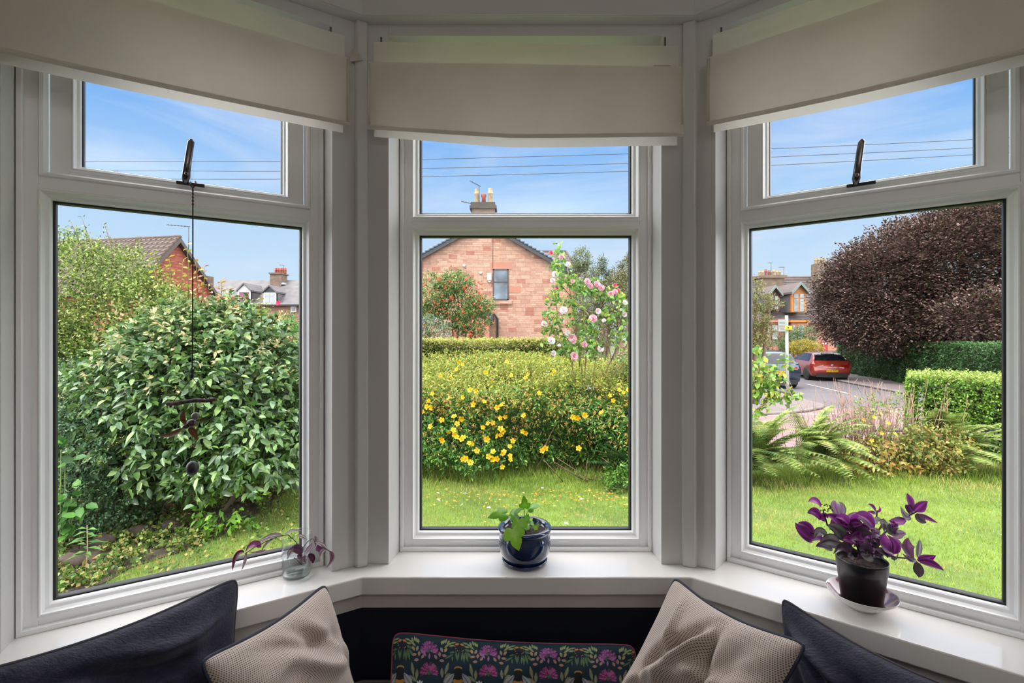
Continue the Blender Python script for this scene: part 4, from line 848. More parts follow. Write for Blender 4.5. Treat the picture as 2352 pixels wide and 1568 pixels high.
gwin(hb, 1132, 1168, 618, 689, Y0, mat('dark_brown_frame', '#3a2d2e', rough=.5), mat('sky_reflecting_glass', '#7d8a94', rough=.05, metal=.6, scale=1, col2='#39424c'), .42)
m = MB(); m.box((cx_(1124), Y0-.10, cz_(699)), (cx_(1176), Y0+.1, cz_(690))); m.build('window_sill', SAND, hb); 
m = MB(); m.box((cx_(1126), Y0-.012, cz_(618)), (cx_(1176), Y0+.1, cz_(602))); m.build('lintel', mat('smooth_sandstone', '#b9806b', rough=.9, var=.08, scale=2), hb)
m = MB(); m.box((cx_(1168.5), Y0-.012, cz_(672)), (cx_(1196), Y0+.1, cz_(656))); m.build('quoin', MATS['smooth_sandstone'], hb)
m = MB(); m.box((cx_(1302), Y0-.02, ROADZ), (xr+.02, Y0+.3, ez-.1)); m.build('quoin_strip', MATS['smooth_sandstone'], hb)
m = MB(); m.box((cx_(1119), Y0-.14, cz_(644)), (cx_(1129), Y0, cz_(628))); m.extr([(cx_(1119), Y0-.1, cz_(645)), (cx_(1129), Y0-.1, cz_(645)), (cx_(1124), Y0-.1, cz_(649))], (0, .1, 0)); m.build('alarm_box', mat('cream_plastic', '#ddd6c6', rough=.5), hb)
for x, y, r in ((1066, 610, .09), (1104, 627, .08)):
    m = MB(); m.lathe([(0, 0), (r, 0), (r, .06), (0, .06)], (cx_(x), Y0, cz_(y)), 16, axis=(0, -1, 0)); m.build('vent_cap', MATS['cream_plastic'], hb)
m = MB(); m.tube([(cx_(1132), Y0-.02, cz_(520)), (cx_(1132), Y0-.02, cz_(616))], .012, 4); m.build('wall_cable', GUT, hb)
# back porch roof and downpipe
m = MB(); m.extr([(cx_(1085), Y0-1.5, cz_(700)), (cx_(1134), Y0-1.5, cz_(722)), (cx_(1134), Y0-1.5, cz_(742)), (cx_(1085), Y0-1.5, cz_(715))], (0, 1.5, 0)); m.build('porch_roof', GUT, hb)
m = MB(); m.box((cx_(1075), Y0-1.4, ROADZ), (cx_(1126), Y0, cz_(732))); m.build('porch_wall', MATS['smooth_sandstone'], hb)
m = MB(); m.tube([(cx_(1126), Y0-.2, cz_(718)), (cx_(1136), Y0-.15, cz_(722)), (cx_(1143), Y0-.12, cz_(732)), (cx_(1143), Y0-.12, ROADZ)], .06, 8); m.build('downpipe', GUT, hb)
m = MB(); m.tube([(cx_(1321), Y0-.1, cz_(640)), (cx_(1322), Y0-.1, ROADZ)], .06, 8); m.build('downpipe', mat('rust_pipe', '#5a3a35', rough=.6), hb)
# chimney
ch = thing('chimney_stack', None, None); ch.parent = hb; cm = MB(); a_, b_ = cx_(1083), cx_(1136)
cm.box((a_, Y0+.1, apz-.6), (b_, Y0+1.0, cz_(475))); ch0 = wloc(ch)
cm.build('stack_stone', DSTONE, ch)
cm = MB(); cm.box((a_-.12, Y0-.0, cz_(478)), (b_+.12, Y0+1.1, cz_(471))); cm.box((a_-.05, Y0+.05, cz_(471)), (b_+.03, Y0+1.05, cz_(463))); cm.build('stack_cap', mat('sooty_stone', '#4a443c', rough=.95, var=.3, scale=5), ch)
for px, st_, mt, h_ in ((1094, 0, CREAM, 34), (1110, 1, REDC, 23), (1125.5, 0, CREAM, 35)):
    m = MB(); pot_(m, (cx_(px), Y0+.5, cz_(463)), 5.6*sc, h_*sc, st_); m.build('chimney_pot', mt, ch)
aerial((cx_(1100), Y0+.3, cz_(463)), ch, 40*sc, (-1, 0, .52), 25*sc); aerial((cx_(1081), Y0+.3, cz_(466)), ch, .05, (-1, 0, .22), 24*sc)
# hipped house peeping out behind it on the right
hh = thing('tiled_house', 'brown hip-roofed house showing behind the right end of the gable', 'house', (4.6, 36.8, ROADZ))
Yh = 36.8; f_ = Yh/F
def hx(px): return (px-CX)*f_
def hz(py): return CZ-(py-CY)*f_
m = MB(); A_ = [(hx(1190), Yh, hz(622)), (hx(1331), Yh, hz(622)), (hx(1331), Yh+7, hz(622)), (hx(1190), Yh+7, hz(622))]; rk = (Yh+3.4)/F; R1, R2 = ((1190-CX)*rk, Yh+3.4, CZ-(577-CY)*rk), ((1300-CX)*rk, Yh+3.4, CZ-(577-CY)*rk)
m.add(A_+[R1, R2], [(0, 1, 5, 4), (1, 2, 5), (2, 3, 4, 5), (0, 3, 2, 1), (0, 4, 3)]); m.build('roof', TILE, hh)
m = MB(); m.tube([R2, Vector(A_[1])+Vector((0, 0, .05))], .09, 6); m.tube([R1, R2], .09, 6); m.build('ridge_tile', mat('ridge_brown', '#5c4e4b', rough=.8), hh)
m = MB(); m.box((hx(1190), Yh-.2, hz(633)), (hx(1333), Yh+7.1, hz(622))); m.build('gutter', GUT, hh)
m = MB(); m.box((hx(1195), Yh+.2, ROADZ), (hx(1324), Yh+6.8, hz(632))); m.build('wall', mat('render_sandstone', '#b3806c', rough=.9), hh)
# ---- left sandstone house
hl = thing('gabled_house', 'dark red sandstone house with a brown tiled roof behind the left shrubs', 'house', (-21, 30, ROADZ))
ap, dv, rv = Vector((-20.7, 30, 7.05)), Vector((.183, .983, 0)), Vector((-.983, .183, 0)); hw, ez = 3.05, 3.75
def Lp(w, r, z): p = Vector((-20.7, 30, 0))+dv*w+rv*r; return Vector((p.x, p.y, z))
m = MB(); m.add([Lp(-hw, 0, ROADZ), Lp(hw, 0, ROADZ), Lp(hw, 0, ez), Lp(0, 0, 7.0), Lp(-hw, 0, ez)]+[Lp(-hw, 9, ROADZ), Lp(hw, 9, ROADZ), Lp(hw, 9, ez), Lp(0, 9, 7.0), Lp(-hw, 9, ez)], [(0, 1, 2, 3, 4), (9, 8, 7, 6, 5), (0, 5, 6, 1), (1, 6, 7, 2), (4, 9, 5, 0), (2, 7, 8, 3), (3, 8, 9, 4)]); m.build('wall', SANDL, hl)
for sg in (-1, 1):
    s_ = (7.05-ez)/hw; we = hw+.35; ze = ez-.35*s_
    m = MB(); P_ = [Lp(0, -.35, 7.1), Lp(sg*we, -.35, ze+.05), Lp(sg*we, 9.3, ze+.05), Lp(0, 9.3, 7.1)]; m.extr(P_, (0, 0, .16)); rf = m.build('roof', mat('ridged_brown_tile', '#64544d', rough=.85, var=.2, scale=3), hl)
    m = MB()
    if sg < 0:
        for k in range(13):
            t0, t1 = k/13, (k+1)/13
            a0, a1 = Lp(-we*t1, -.36, 7.26+(ze-7.05)*t1+.04), Lp(-we*t0, -.36, 7.26+(ze-7.05)*t0-.04); b0, b1 = Lp(-we*t1, 9.3, a0.z), Lp(-we*t0, 9.3, a1.z)
            m.extr([a0, b0, b1, a1], (0, 0, .07))
            for q in range(26):
                r_ = 9.6*q/26-.3; c0 = Lp(-we*t1, r_, a0.z+.08); c1 = Lp(-we*t0, r_, a1.z+.06); m.tube([c0, c1], .05, 4)
        m.build('tile_course', MATS['ridged_brown_tile'], hl)
    m = MB(); m.extr([Lp(0, -.38, 6.92), Lp(sg*we, -.38, ze-.12), Lp(sg*we, -.38, ze+.16), Lp(0, -.38, 7.2)], tuple(rv*.06)); m.build('bargeboard', mat('grey_brown_barge', '#5d524d', rough=.7), hl)
m = MB(); m.tube([Lp(0, -.36, 7.27), Lp(0, 9.3, 7.27)], .1, 6); m.build('ridge_tile', MATS['ridged_brown_tile'], hl)
aerial(Wp(433, 600, 31), hl, 80*31/F, (-1, 0, .08), 1.4)
# chimney just right of the gable
hc = thing('chimney_stack', None, None); hc.parent = hl; m = MB(); p0 = Wp(452, 640, 33); p1 = Wp(470, 632, 33); m.box((p0.x, 33, p0.z-1.2), (p1.x, 34, p1.z)); m.build('stack_stone', DSTONE, hc)
for px in (454, 459, 464): m = MB(); pot_(m, Wp(px, 633, 33.4), .09, .62); m.build('chimney_pot', CREAM, hc)
# ---- far slate-roofed terrace seen at the right of the left window
Yt = 52.; f_ = Yt/F
def tx(px): return (px-CX)*f_
def tz(py): return CZ-(py-CY)*f_
ht = thing('terraced_house', 'distant slate-roofed terrace with two white dormers', 'house', (tx(590), Yt, ROADZ))
m = MB(); m.box((tx(440), Yt+.3, ROADZ), (tx(740), Yt+9, tz(699))); m.build('wall', brickmat('far_sandstone', '#b98a74', '#a3735f', '#927060', .6, .3, .4, .02), ht)
m = MB(); m.extr([(tx(445), Yt-.2, tz(700)), (tx(445), Yt+4.6, tz(641)+.4), (tx(445), Yt+9.4, tz(700))], (tx(740)-tx(445), 0, 0)); m.build('roof', SLATE, ht)
m = MB(); m.box((tx(440), Yt-.35, tz(702)), (tx(740), Yt-.15, tz(699))); m.build('gutter', GUT, ht)
for (x0, x1, ya, yb, yc, dark) in ((548, 578, 654, 669, 695, False), (607, 636, 659, 672, 699, True)):
    d_ = thing('dormer', None, None); d_.parent = ht; xm = (x0+x1)/2
    m = MB(); m.box((tx(x0), Yt-.2, tz(yc)), (tx(x1), Yt+.1, tz(yb))); m.extr([(tx(x0-1), Yt-.2, tz(yb)), (tx(x1+1), Yt-.2, tz(yb)), (tx(xm), Yt-.2, tz(ya))], (0, .15, 0), 1 if dark else 0); m.build('dormer_front', [WHT, GUT], d_)
    m = MB(); m.box((tx(x0+1), Yt-.1, tz(yc)), (tx(x1), Yt+3.4, tz(yb))); m.build('dormer_cheek', SLATE, d_)
    m = MB()
    for s_ in (x0-2, x1+2): m.extr([(tx(s_), Yt-.35, tz(yb)-.05), (tx(xm), Yt-.35, tz(ya)+.05), (tx(xm), Yt-.35, tz(ya)+.22), (tx(s_), Yt-.35, tz(yb)+.12)], (0, 4.2, 0))
    m.build('dormer_roof', SLATE, d_)
    m = MB(); w_ = (x1-x0)
    for i in (0, 1):
        a_ = x0+w_*(.14+.40*i); b_ = a_+w_*.33
        m.box((tx(a_), Yt-.24, tz(yc-3)), (tx(b_), Yt-.2, tz(yb+9))); m.box((tx(a_), Yt-.24, tz(yb+8)), (tx(b_), Yt-.2, tz(yb+2)))
    m.build('pane', mat('magenta_blind_glass', '#8a3568', rough=.3) if not dark else mat('pale_curtain_glass', '#a9b2b2', rough=.3), d_)
m = MB(); m.box((tx(666), Yt+.15, tz(716)), (tx(679), Yt+.35, tz(702))); w_ = m.build('window', WHT, ht); m = MB(); m.box((tx(669), Yt+.1, tz(713)), (tx(676), Yt+.2, tz(704))); m.build('pane', DWIN, w_)
for a, b, c, d in ((525, 540, 667, 674), (491, 501, 668, 674), (648, 657, 650, 654)):
    yy = Yt+4.6*(1-(((c+d)/2-641)/59)); m = MB(); m.box((tx(a)*yy/Yt, yy-.45, CZ-(d-CY)*yy/F), (tx(b)*yy/Yt, yy+.1, CZ-(c-CY)*yy/F)); m.build('skylight', mat('skylight_glass', '#c4d4dc', rough=.1), ht)
hc = thing('chimney_stack', None, None); hc.parent = ht
Yk = Yt+3.2; k = Yk/F
m = MB(); m.box(((620-CX)*k, Yk, CZ-(662-CY)*k), ((645-CX)*k, Yk+1.6, CZ-(629-CY)*k)); m.box(((618.5-CX)*k, Yk-.15, CZ-(629-CY)*k), ((647-CX)*k, Yk+1.8, CZ-(626-CY)*k)); m.build('stack_stone', DSTONE, hc)
for px in (626, 631, 637, 642, 648): m = MB(); pot_(m, ((px-CX)*k, Yk+.8, CZ-(626-CY)*k), .13, .62); m.build('chimney_pot', REDC, hc)
aerial(((640-CX)*k, Yk+1.2, CZ-(618-CY)*k), hc, .6, (-1, 0, .1), .5)
# ---- red sandstone terrace across the street on the right
Yr = 44.; f_ = Yr/F
hr = thing('sandstone_terrace', 'red sandstone terrace with dormers behind the parked cars on the right', 'house', (tx(0)*0+(1830-CX)*f_, Yr, ROADZ))
def rx(px, Y=44.): return (px-CX)*Y/F
def rz(py, Y=44.): return CZ-(py-CY)*Y/F
m = MB(); m.box((rx(1660), Yr, ROADZ), (rx(1960), Yr+9, rz(735))); m.build('wall', brickmat('pink_sandstone', '#c98f7c', '#b57a68', '#a8806f', .8, .35, .3, .015), hr)
RT = mat('brown_grey_tile', '#6b5f5d', rough=.85, var=.12, scale=2)
m = MB(); m.extr([(rx(1650), Yr-.4, rz(742)), (rx(1650), Yr+5.5, rz(645)+1.1), (rx(1650), Yr+10.5, rz(742))], (rx(1965)-rx(1650), 0, 0)); 
for k in range(18):
    t0 = k/18; y_ = Yr-.4+5.9*t0; z_ = rz(742)+(rz(645)+1.1-rz(742))*t0; m.box((rx(1650), y_-.02, z_+.0), (rx(1965), y_+.4, z_+.13))
m.build('roof', RT, hr)
def rdormer(x0, x1, ya, yb, yc, Yd, fm, nm, lab):
    d_ = thing('dormer', None, None); d_.parent = hr; d_['label'] = lab; xm = (x0+x1)/2; X = lambda p: rx(p, Yd); Z = lambda p: rz(p, Yd)
    m = MB(); m.box((X(x0), Yd, Z(yc)), (X(x1), Yd+.2, Z(yb))); m.extr([(X(x0), Yd, Z(yb)), (X(x1), Yd, Z(yb)), (X(xm), Yd, Z(ya)+.0)], (0, .2, 0)); m.build('dormer_front', fm, d_)
    m = MB()
    for i, (a_, b_) in enumerate(((.16, .44), (.56, .84))):
        m.box((X(x0+(x1-x0)*a_), Yd-.04, Z(yc-2)), (X(x0+(x1-x0)*b_), Yd, Z(yb+14))); m.box((X(x0+(x1-x0)*a_), Yd-.04, Z(yb+12.5)), (X(x0+(x1-x0)*b_), Yd, Z(yb+3)))
    m.build('pane', mat('net_curtain_glass', '#b9bdb9', rough=.25, scale=2, col2='#6d7276'), d_)
    m = MB()
    for s_ in (x0-3, x1+3): m.extr([(X(s_), Yd-.3, Z(yb+3)), (X(xm), Yd-.3, Z(ya)), (X(xm), Yd-.3, Z(ya)+.18), (X(s_), Yd-.3, Z(yb+3)+.18)], (0, 5.5, 0))
    m.build('dormer_roof', RT, d_)
    m = MB()
    for s_ in (x0-3, x1+3): m.extr([(X(s_), Yd-.38, Z(yb+3)-.05), (X(xm), Yd-.38, Z(ya)-.05), (X(xm), Yd-.38, Z(ya)+.2), (X(s_), Yd-.38, Z(yb+3)+.2)], (0, .08, 0))
    m.build('bargeboard', mat('grey_green_barge', '#7c8a85', rough=.7), d_)
    m = MB(); m.box((X(x0+.5), Yd+.1, Z(yc)), (X(x1-.5), Yd+3.5, Z(yb))); m.build('dormer_cheek', SLATE, d_)
rdormer(1764, 1791, 660, 677, 712, Yr-.3, mat('maroon_wood', '#5a2a2e', rough=.6), 'maroon', 'maroon painted dormer')
rdormer(1818, 1852, 653, 672, 717, Yr-.8, mat('orange_varnished_wood', '#c47a34', rough=.5, var=.1, scale=6), 'orange', 'orange varnished wooden dormer')
# ground floor bays
for (x0, x1, mt) in ((1752, 1792, 'maroon_wood'), (1812, 1860, 'orange_varnished_wood')):
    b_ = thing('bay_window', None, None); b_.parent = hr; Yd = Yr-1.0
    m = MB(); m.prism([(rx(x0, Yr), Yr+.1), (rx(x0+6, Yd), Yd), (rx(x1-6, Yd), Yd), (rx(x1, Yr), Yr+.1)], ROADZ, rz(737, Yd)); m.build('bay_wall', MATS['smooth_sandstone'], b_)
    m = MB(); m.box((rx(x0+2, Yd), Yd-.15, rz(740, Yd)), (rx(x1-2, Yd), Yd+.6, rz(735, Yd))); m.build('bay_cornice', MATS['smooth_sandstone'] if mt[0] == 'm' else MATS[mt], b_)
    m = MB(); m.box((rx(x0+19, Yd), Yd-.05, rz(781, Yd)), (rx(x0+35, Yd), Yd+.02, rz(744, Yd))); w_ = m.build('window', MATS['maroon_wood'] if mt[0] == 'm' else MATS[mt], b_)
    m = MB(); m.box((rx(x0+21, Yd), Yd-.07, rz(779, Yd)), (rx(x0+33, Yd), Yd-.03, rz(762, Yd))); m.box((rx(x0+21, Yd), Yd-.07, rz(760, Yd)), (rx(x0+33, Yd), Yd-.03, rz(746, Yd))); m.build('pane', MATS['net_curtain_glass'], w_)
    m = MB(); m.box((rx(x0+8, Yd), Yd-.05, rz(781, Yd)), (rx(x0+14, Yd), Yd+.02, rz(746, Yd))); m.build('side_pane', MATS['net_curtain_glass'], b_)
d_ = MB(); d_.box((rx(1885), Yr-.08, rz(808)), (rx(1900), Yr+.05, rz(784))); dd = d_.build('front_door', mat('red_door_paint', '#b01628', rough=.4), hr)
for a in (1887, 1893): d_ = MB(); d_.box((rx(a), Yr-.1, rz(791)), (rx(a+4), Yr-.07, rz(787))); d_.build('door_pane', WHT, dd)
m = MB(); m.box((rx(1916), Yr-.06, rz(795)), (rx(1926), Yr+.02, rz(778))); m.build('window', DWIN, hr)
hc = thing('chimney_stack', None, None); hc.parent = hr; Yc = 47.5; 
m = MB(); m.box((rx(1750, Yc), Yc, rz(672, Yc)), (rx(1801, Yc), Yc+1.2, rz(637, Yc))); m.box((rx(1746, Yc), Yc-.15, rz(638, Yc)), (rx(1806, Yc), Yc+1.35, rz(632, Yc))); m.build('stack_stone', DSTONE, hc)
for i, px in enumerate((1752, 1759, 1766, 1773, 1779, 1785, 1792, 1799)): m = MB(); pot_(m, (rx(px, Yc), Yc+.6, rz(632, Yc)), .11, .55+.1*(i % 3 == 2)); m.build('chimney_pot', REDC if i in (2, 3) else CREAM, hc)
aerial((rx(1777, Yc), Yc+.5, rz(632, Yc)), hc, 1.3, (0, 1, .1), .3); aerial((rx(1807, Yc), Yc+.5, rz(645, Yc)), hc, 1.4, (-1, 0, 0), .5)
hc = thing('chimney_stack', None, None); hc.parent = hr; m = MB(); m.box((rx(1880, Yc), Yc, rz(672, Yc)), (rx(1905, Yc), Yc+1.2, rz(604, Yc))); m.build('stack_stone', DSTONE, hc)
for px in (1882, 1889, 1896, 1903): m = MB(); pot_(m, (rx(px, Yc), Yc+.6, rz(604, Yc)), .12, .6); m.build('chimney_pot', CREAM, hc)
# garden railings in front of the terrace
rt = thing('iron_railing', 'black iron railing in front of the red sandstone terrace', 'railing', (rx(1890, 38), 38, ROADZ))
m = MB(); a, b = Vector((rx(1660, 38), 38, ROADZ)), Vector((rx(1925, 36), 36, ROADZ))
for z in (.25, 1.0): m.tube([a+Vector((0, 0, z)), b+Vector((0, 0, z))], .03, 5)
m.build('rail', GUT, rt)
m = MB(); n = 90
for i in range(n+1): p = a.lerp(b, i/n); m.tube([p, p+Vector((0, 0, 1.15))], .018, 4)
m.build('bars', GUT, rt)
m = MB(); m.extr([a+Vector((0, .3, 0)), b+Vector((0, .3, 0)), b+Vector((0, .3, .3)), a+Vector((0, .3, .3))], (0, .25, 0)); m.build('kerb_wall', MATS['smooth_sandstone'], rt)

# ---- overhead cables
for i, (yl, y1, y2, y3, y4, y5) in enumerate(((371, 371, 366, 353, 342, 320), (393, 393, 387, 375, 361, 339), (412, 411, 406, 393, 380, 355))):
    pts = [(-500, yl+12), (200, yl), (648, y1), (963, y2), (1450, y3), (1765, y4), (2240, y5), (2900, y5-38)]
    P_ = [Wp(x, y, 25) for x, y in pts]
    # smooth through the points
    Q = []
    for k in range(len(P_)-1):
        p_1, p0_, p1_, p2_ = P_[max(k-1, 0)], P_[k], P_[k+1], P_[min(k+2, len(P_)-1)]
        for s_ in range(8):
            u = s_/8; Q.append(.5*((2*p0_)+(p1_-p_1)*u+(2*p_1-5*p0_+4*p1_-p2_)*u*u+(3*p0_-p_1-3*p1_+p2_)*u**3))
    m = MB(); m.tube(Q+[P_[-1]], .0145, 5); tag(m.build('overhead_cable', mat('cable_grey', '#3f4347', rough=.7)), ('topmost', 'middle', 'lowest')[i]+' of the three overhead cables crossing the sky', 'cable', 'overhead cables')

# ---- cars
def spl(pts, n):
    out = []
    for i in range(len(pts)-1):
        p_1, a, b, c = pts[max(i-1, 0)], pts[i], pts[i+1], pts[min(i+2, len(pts)-1)]
        for s_ in range(n):
            u = s_/n; out.append(tuple(.5*((2*a[k])+(b[k]-p_1[k])*u+(2*p_1[k]-5*a[k]+4*b[k]-c[k])*u*u+(3*a[k]-p_1[k]-3*b[k]+c[k])*u**3) for k in range(len(a))))
    return out+[pts[-1]]
def car(name, label, pos, heading, L, Wd, Hh, paint, plate, roof, belt, suv=False, badge=False, glassroof=False):
    """local x: from rear (0) to nose (L), y: left +, z up.  roof: (x,z) spline of the top outline"""
    t = thing(name, label, 'car', pos); h = Vector((math.sin(heading), math.cos(heading), 0)); s = Vector((-h.y, h.x, 0)); o = Vector(pos)
    def T(x, y, z): return o+h*x+s*y+Vector((0, 0, z))
    n_ = 46; hw = Wd/2; V = []
    def interp(tab, x):
        for (a, za), (b, zb) in zip(tab, tab[1:]):
            if x <= b: u = (x-a)/(b-a+1e-9); u = min(1, max(0, u)); return za+(zb-za)*u
        return tab[-1][1]
    rf = spl(roof, 8)
    xs = [L*i/n_ for i in range(n_+1)]
    cs = 15
    for x in xs:
        e_ = min(x, L-x)/L; tap = hw*(1-.16*max(0, 1-x/(L*.06))**2*.55-.30*max(0, (x-L*.84)/(L*.16))**2)
        zt = interp(rf, x); zb_ = interp(belt, x); zl = .19+.10*max(0, 1-x/.35)+.06*max(0, (x-L+.5)/.5)
        gh_ = max(0, zt-zb_); 
        top_w = tap*(.98-.34*min(1, gh_/.42))if gh_ > .02 else tap*.93
        prof = [(0, zl), (tap*.80, zl), (tap*.95, zl+.06), (tap*.985, zl+.20), (tap, zb_-.30), (tap*1.0, zb_-.16), (tap*.965, min(zb_, zt)-.02), (tap*.93, min(zb_, zt)+.012)]
        if gh_ > .02: prof += [(tap*.93-(tap*.93-top_w)*.35, zb_+gh_*.36), (tap*.93-(tap*.93-top_w)*.75, zb_+gh_*.74), (top_w, zt-.055), (top_w*.86, zt-.016), (top_w*.5, zt-.002), (0, zt+.004)]
        else: prof += [(tap*.80, zt+.0), (tap*.6, zt+.012), (tap*.45, zt+.016), (tap*.3, zt+.02), (tap*.15, zt+.022), (0, zt+.024)]
        V.append(prof)
    k = len(V[0]); pts = []
    for x, pr in zip(xs, V):
        for y, z in pr: pts.append(T(x, y, z))
        for y, z in pr[-2:0:-1]: pts.append(T(x, -y, z))
    kk = 2*k-2; fs = [(i*kk+j, i*kk+(j+1)%kk, (i+1)*kk+(j+1)%kk, (i+1)*kk+j) for i in range(n_) for j in range(kk)]+[tuple(range(kk))[::-1], tuple(n_*kk+j for j in range(kk))]
    m = MB(); m.add(pts, fs, 0, True); body = m.build('car_body', paint, t)
    GLS = mat('car_glass', '#10141a', rough=.05, spec=.6); BL = mat('tyre_black', '#141416', rough=.8)
    # side glass follows the greenhouse side
    def side_pt(x, f, sg):
        x = max(.02, min(L-.02, x)); i = min(n_-1, int(x/L*n_)); u = x/L*n_-i; A1, A2 = V[i], V[i+1]
        pa = [(A1[q][0]*(1-u)+A2[q][0]*u, A1[q][1]*(1-u)+A2[q][1]*u) for q in range(k)]
        seq = pa[7:11]; g = f*(len(seq)-1); q = min(len(seq)-2, int(g)); u2 = g-q; y = seq[q][0]*(1-u2)+seq[q+1][0]*u2; z = seq[q][1]*(1-u2)+seq[q+1][1]*u2
        return T(x, sg*(y+.008), z)
    g0, g1 = belt_glass[name]; 
    for sg in (1, -1):
        for (xa, xb, xta, xtb) in g1:
            m = MB(); vv = [side_pt(xa+(xb-xa)*i/8+((xta-xa)+(xtb-xb-(xta-xa))*i/8)*j/4, .06+.86*j/4, sg) for j in range(5) for i in range(9)]
            m.add(vv, [(j*9+i, j*9+i+1, (j+1)*9+i+1, (j+1)*9+i) for j in range(4) for i in range(8)], 0, True); m.build('side_window', GLS, t)
        m = MB(); 
    # rear glass
    (xa, za), (xb, zb2) = g0; m = MB(); vv = []
    for j in range(7):
        f = j/6; x = xa+(xb-xa)*f; z = interp(rf, x)+.030; w_ = hw*(.80-.14*f)
        for i in range(9): q = i/4-1; vv.append(T(x-.02-.0+.05*q*q, w_*q, z-.03*q*q))
    m.add(vv, [(j*9+i, j*9+i+1, (j+1)*9+i+1, (j+1)*9+i) for j in range(6) for i in range(8)], 0, True); m.build('rear_window', GLS, t)
    m = MB(); m.tube([T(xa+.12, -.02, interp(rf, xa+.12)+.03), T(xa+.06, .28, interp(rf, xa+.06)+.025)], .012, 5); m.build('wiper', BL, t)
    zb_ = belt[0][1]
    # tail lamps, bumper insert, plate, badge
    for sg in (1, -1):
        m = MB(); lz = zb_-.12 if not suv else zb_-.06; c = [T(-.018, sg*hw*.42, lz+.0), T(.03, sg*hw*.90, lz+.03), T(.22, sg*hw*1.012, lz+.05), T(.20, sg*hw*1.012, lz-.09), T(.03, sg*hw*.92, lz-.13), T(-.02, sg*hw*.44, lz-.09)]
        c2 = [p-h*.015+s*sg*.012 for p in c]; m.add(c+c2, [(0, 1, 2, 3, 4, 5), (11, 10, 9, 8, 7, 6)]+[(i, (i+1)%6, 6+(i+1)%6, 6+i) for i in range(6)]); m.build('tail_lamp', mat('tail_lamp_red', '#8a0a12', rough=.15, coat=1), t)
        m = MB(); m.sphere(T(2.75*L/4.3, sg*(hw+.07), zb_+.05), (.07, .10, .07), 10); m.build('wing_mirror', paint, t)
    m = MB(); m.box((-.035, -hw*.78, .20), (.12, hw*.78, .40), lambda x, y, z: T(x, y, z)); m.build('bumper_insert', BL, t)
    m = MB(); m.box((-.048, -.26, .47 if not suv else .66), (-.02, .26, .58 if not suv else .77), lambda x, y, z: T(x, y, z)); pl = m.build('number_plate', mat('plate_yellow', '#e8b90a', rough=.4), t)
    tx_ = bpy.data.curves.new('plate_text', 'FONT'); tx_.body = plate; tx_.size = .115; tx_.align_x = 'CENTER'; tx_.align_y = 'CENTER'; tx_.extrude = .002
    tmp = bpy.data.objects.new('plate_text', tx_); COL.objects.link(tmp); bpy.context.view_layer.update(); dm = bpy.data.meshes.new_from_object(tmp.evaluated_get(bpy.context.evaluated_depsgraph_get())); bpy.data.objects.remove(tmp); to = bpy.data.objects.new('plate_lettering', dm); COL.objects.link(to); dm.materials.clear(); dm.materials.append(BL); to.parent = pl
    M_ = Matrix((( -s.x, 0, -h.x), (-s.y, 0, -h.y), (0, 1, 0))); p_ = T(-.052, 0, .525 if not suv else .715)-wloc(pl); to.matrix_local = Matrix.Translation(p_) @ M_.to_4x4() @ Matrix.Diagonal((1.0, 1, 1, 1))
    if badge:
        for r, mt in ((.055, mat('badge_white', '#d8dde0', rough=.3)), ):
            m = MB(); m.lathe([(0, 0), (r, 0), (r, .02), (0, .02)], T(-.005, 0, zb_-.14), 20, axis=tuple(-h)); bdg = m.build('badge', mt, t)
            m = MB(); 
            for q in (0, 1):
                a0 = q*PI; vv = [T(-.028, 0, zb_-.14)]+[T(-.028, .042*math.cos(a0+i*PI/12), zb_-.14+.042*math.sin(a0+i*PI/12)) for i in range(7)]; m.add(vv, [tuple(range(8))])
            m.build('badge_quarter', mat('badge_blue', '#2a6fb0', rough=.3), bdg)
    # wheels
    for xw in (L*.185, L*.81):
        for sg in (1, -1):
            c = T(xw, sg*(hw-.10), .315); w_ = MB(); ax = tuple(s*sg)
            w_.lathe([(.20, .11), (.30, .115), (.318, .09), (.32, .0), (.318, -.09), (.20, -.10)], c, 28, axis=ax); wo_ = w_.build('tyre', BL, t)
            w_ = MB(); w_.lathe([(.205, .10), (.20, .07), (.0, .05)], c, 24, axis=ax)
            for q in range(5):
                a = 2*PI*q/5+.3
                for da in (-.13, .13):
                    p1 = c+s*sg*.10+(h*math.cos(a+da)+Vector((0, 0, 1))*math.sin(a+da))*.195; p0_ = c+s*sg*.085; w_.tube([p0_, p1], [.03, .016], 5)
            w_.build('alloy_wheel', mat('dark_alloy', '#3c3d42', rough=.3, metal=.7), wo_)
            w_ = MB(); w_.lathe([(.335, .105), (.36, .102), (.365, .04), (.335, .04)], c-s*sg*.0+Vector((0, 0, .01)), 28, axis=ax, close=True); w_.build('wheel_arch', BL, t)
    return t
belt_glass = {'red_hatchback': (((.10, 0), (.62, 0)), [(.62, 1.22, .86, 1.24), (1.28, 2.05, 1.30, 1.96), (2.12, 2.95, 2.06, 2.34)]),
              'blue_suv': (((.06, 0), (.42, 0)), [(.45, 1.1, .62, 1.14), (1.18, 2.1, 1.22, 2.0), (2.2, 3.0, 2.1, 2.45)]),
              'silver_car': (((.08, 0), (.55, 0)), [(.5, 1.2, .8, 1.25), (1.3, 2.1, 1.3, 2.0), (2.2, 3.0, 2.1, 2.45)])}
REDP = mat('copper_red_paint', '#a23222', rough=.28, metal=.35, coat=1, var=.03); BLP = mat('slate_blue_paint', '#34465a', rough=.25, metal=.4, coat=1); SVP = mat('silver_grey_paint', '#7f868c', rough=.28, metal=.6, coat=1)
rr_ = Vector((15.95, 24.3, ROADZ)); hd = math.atan2(.200, .98)
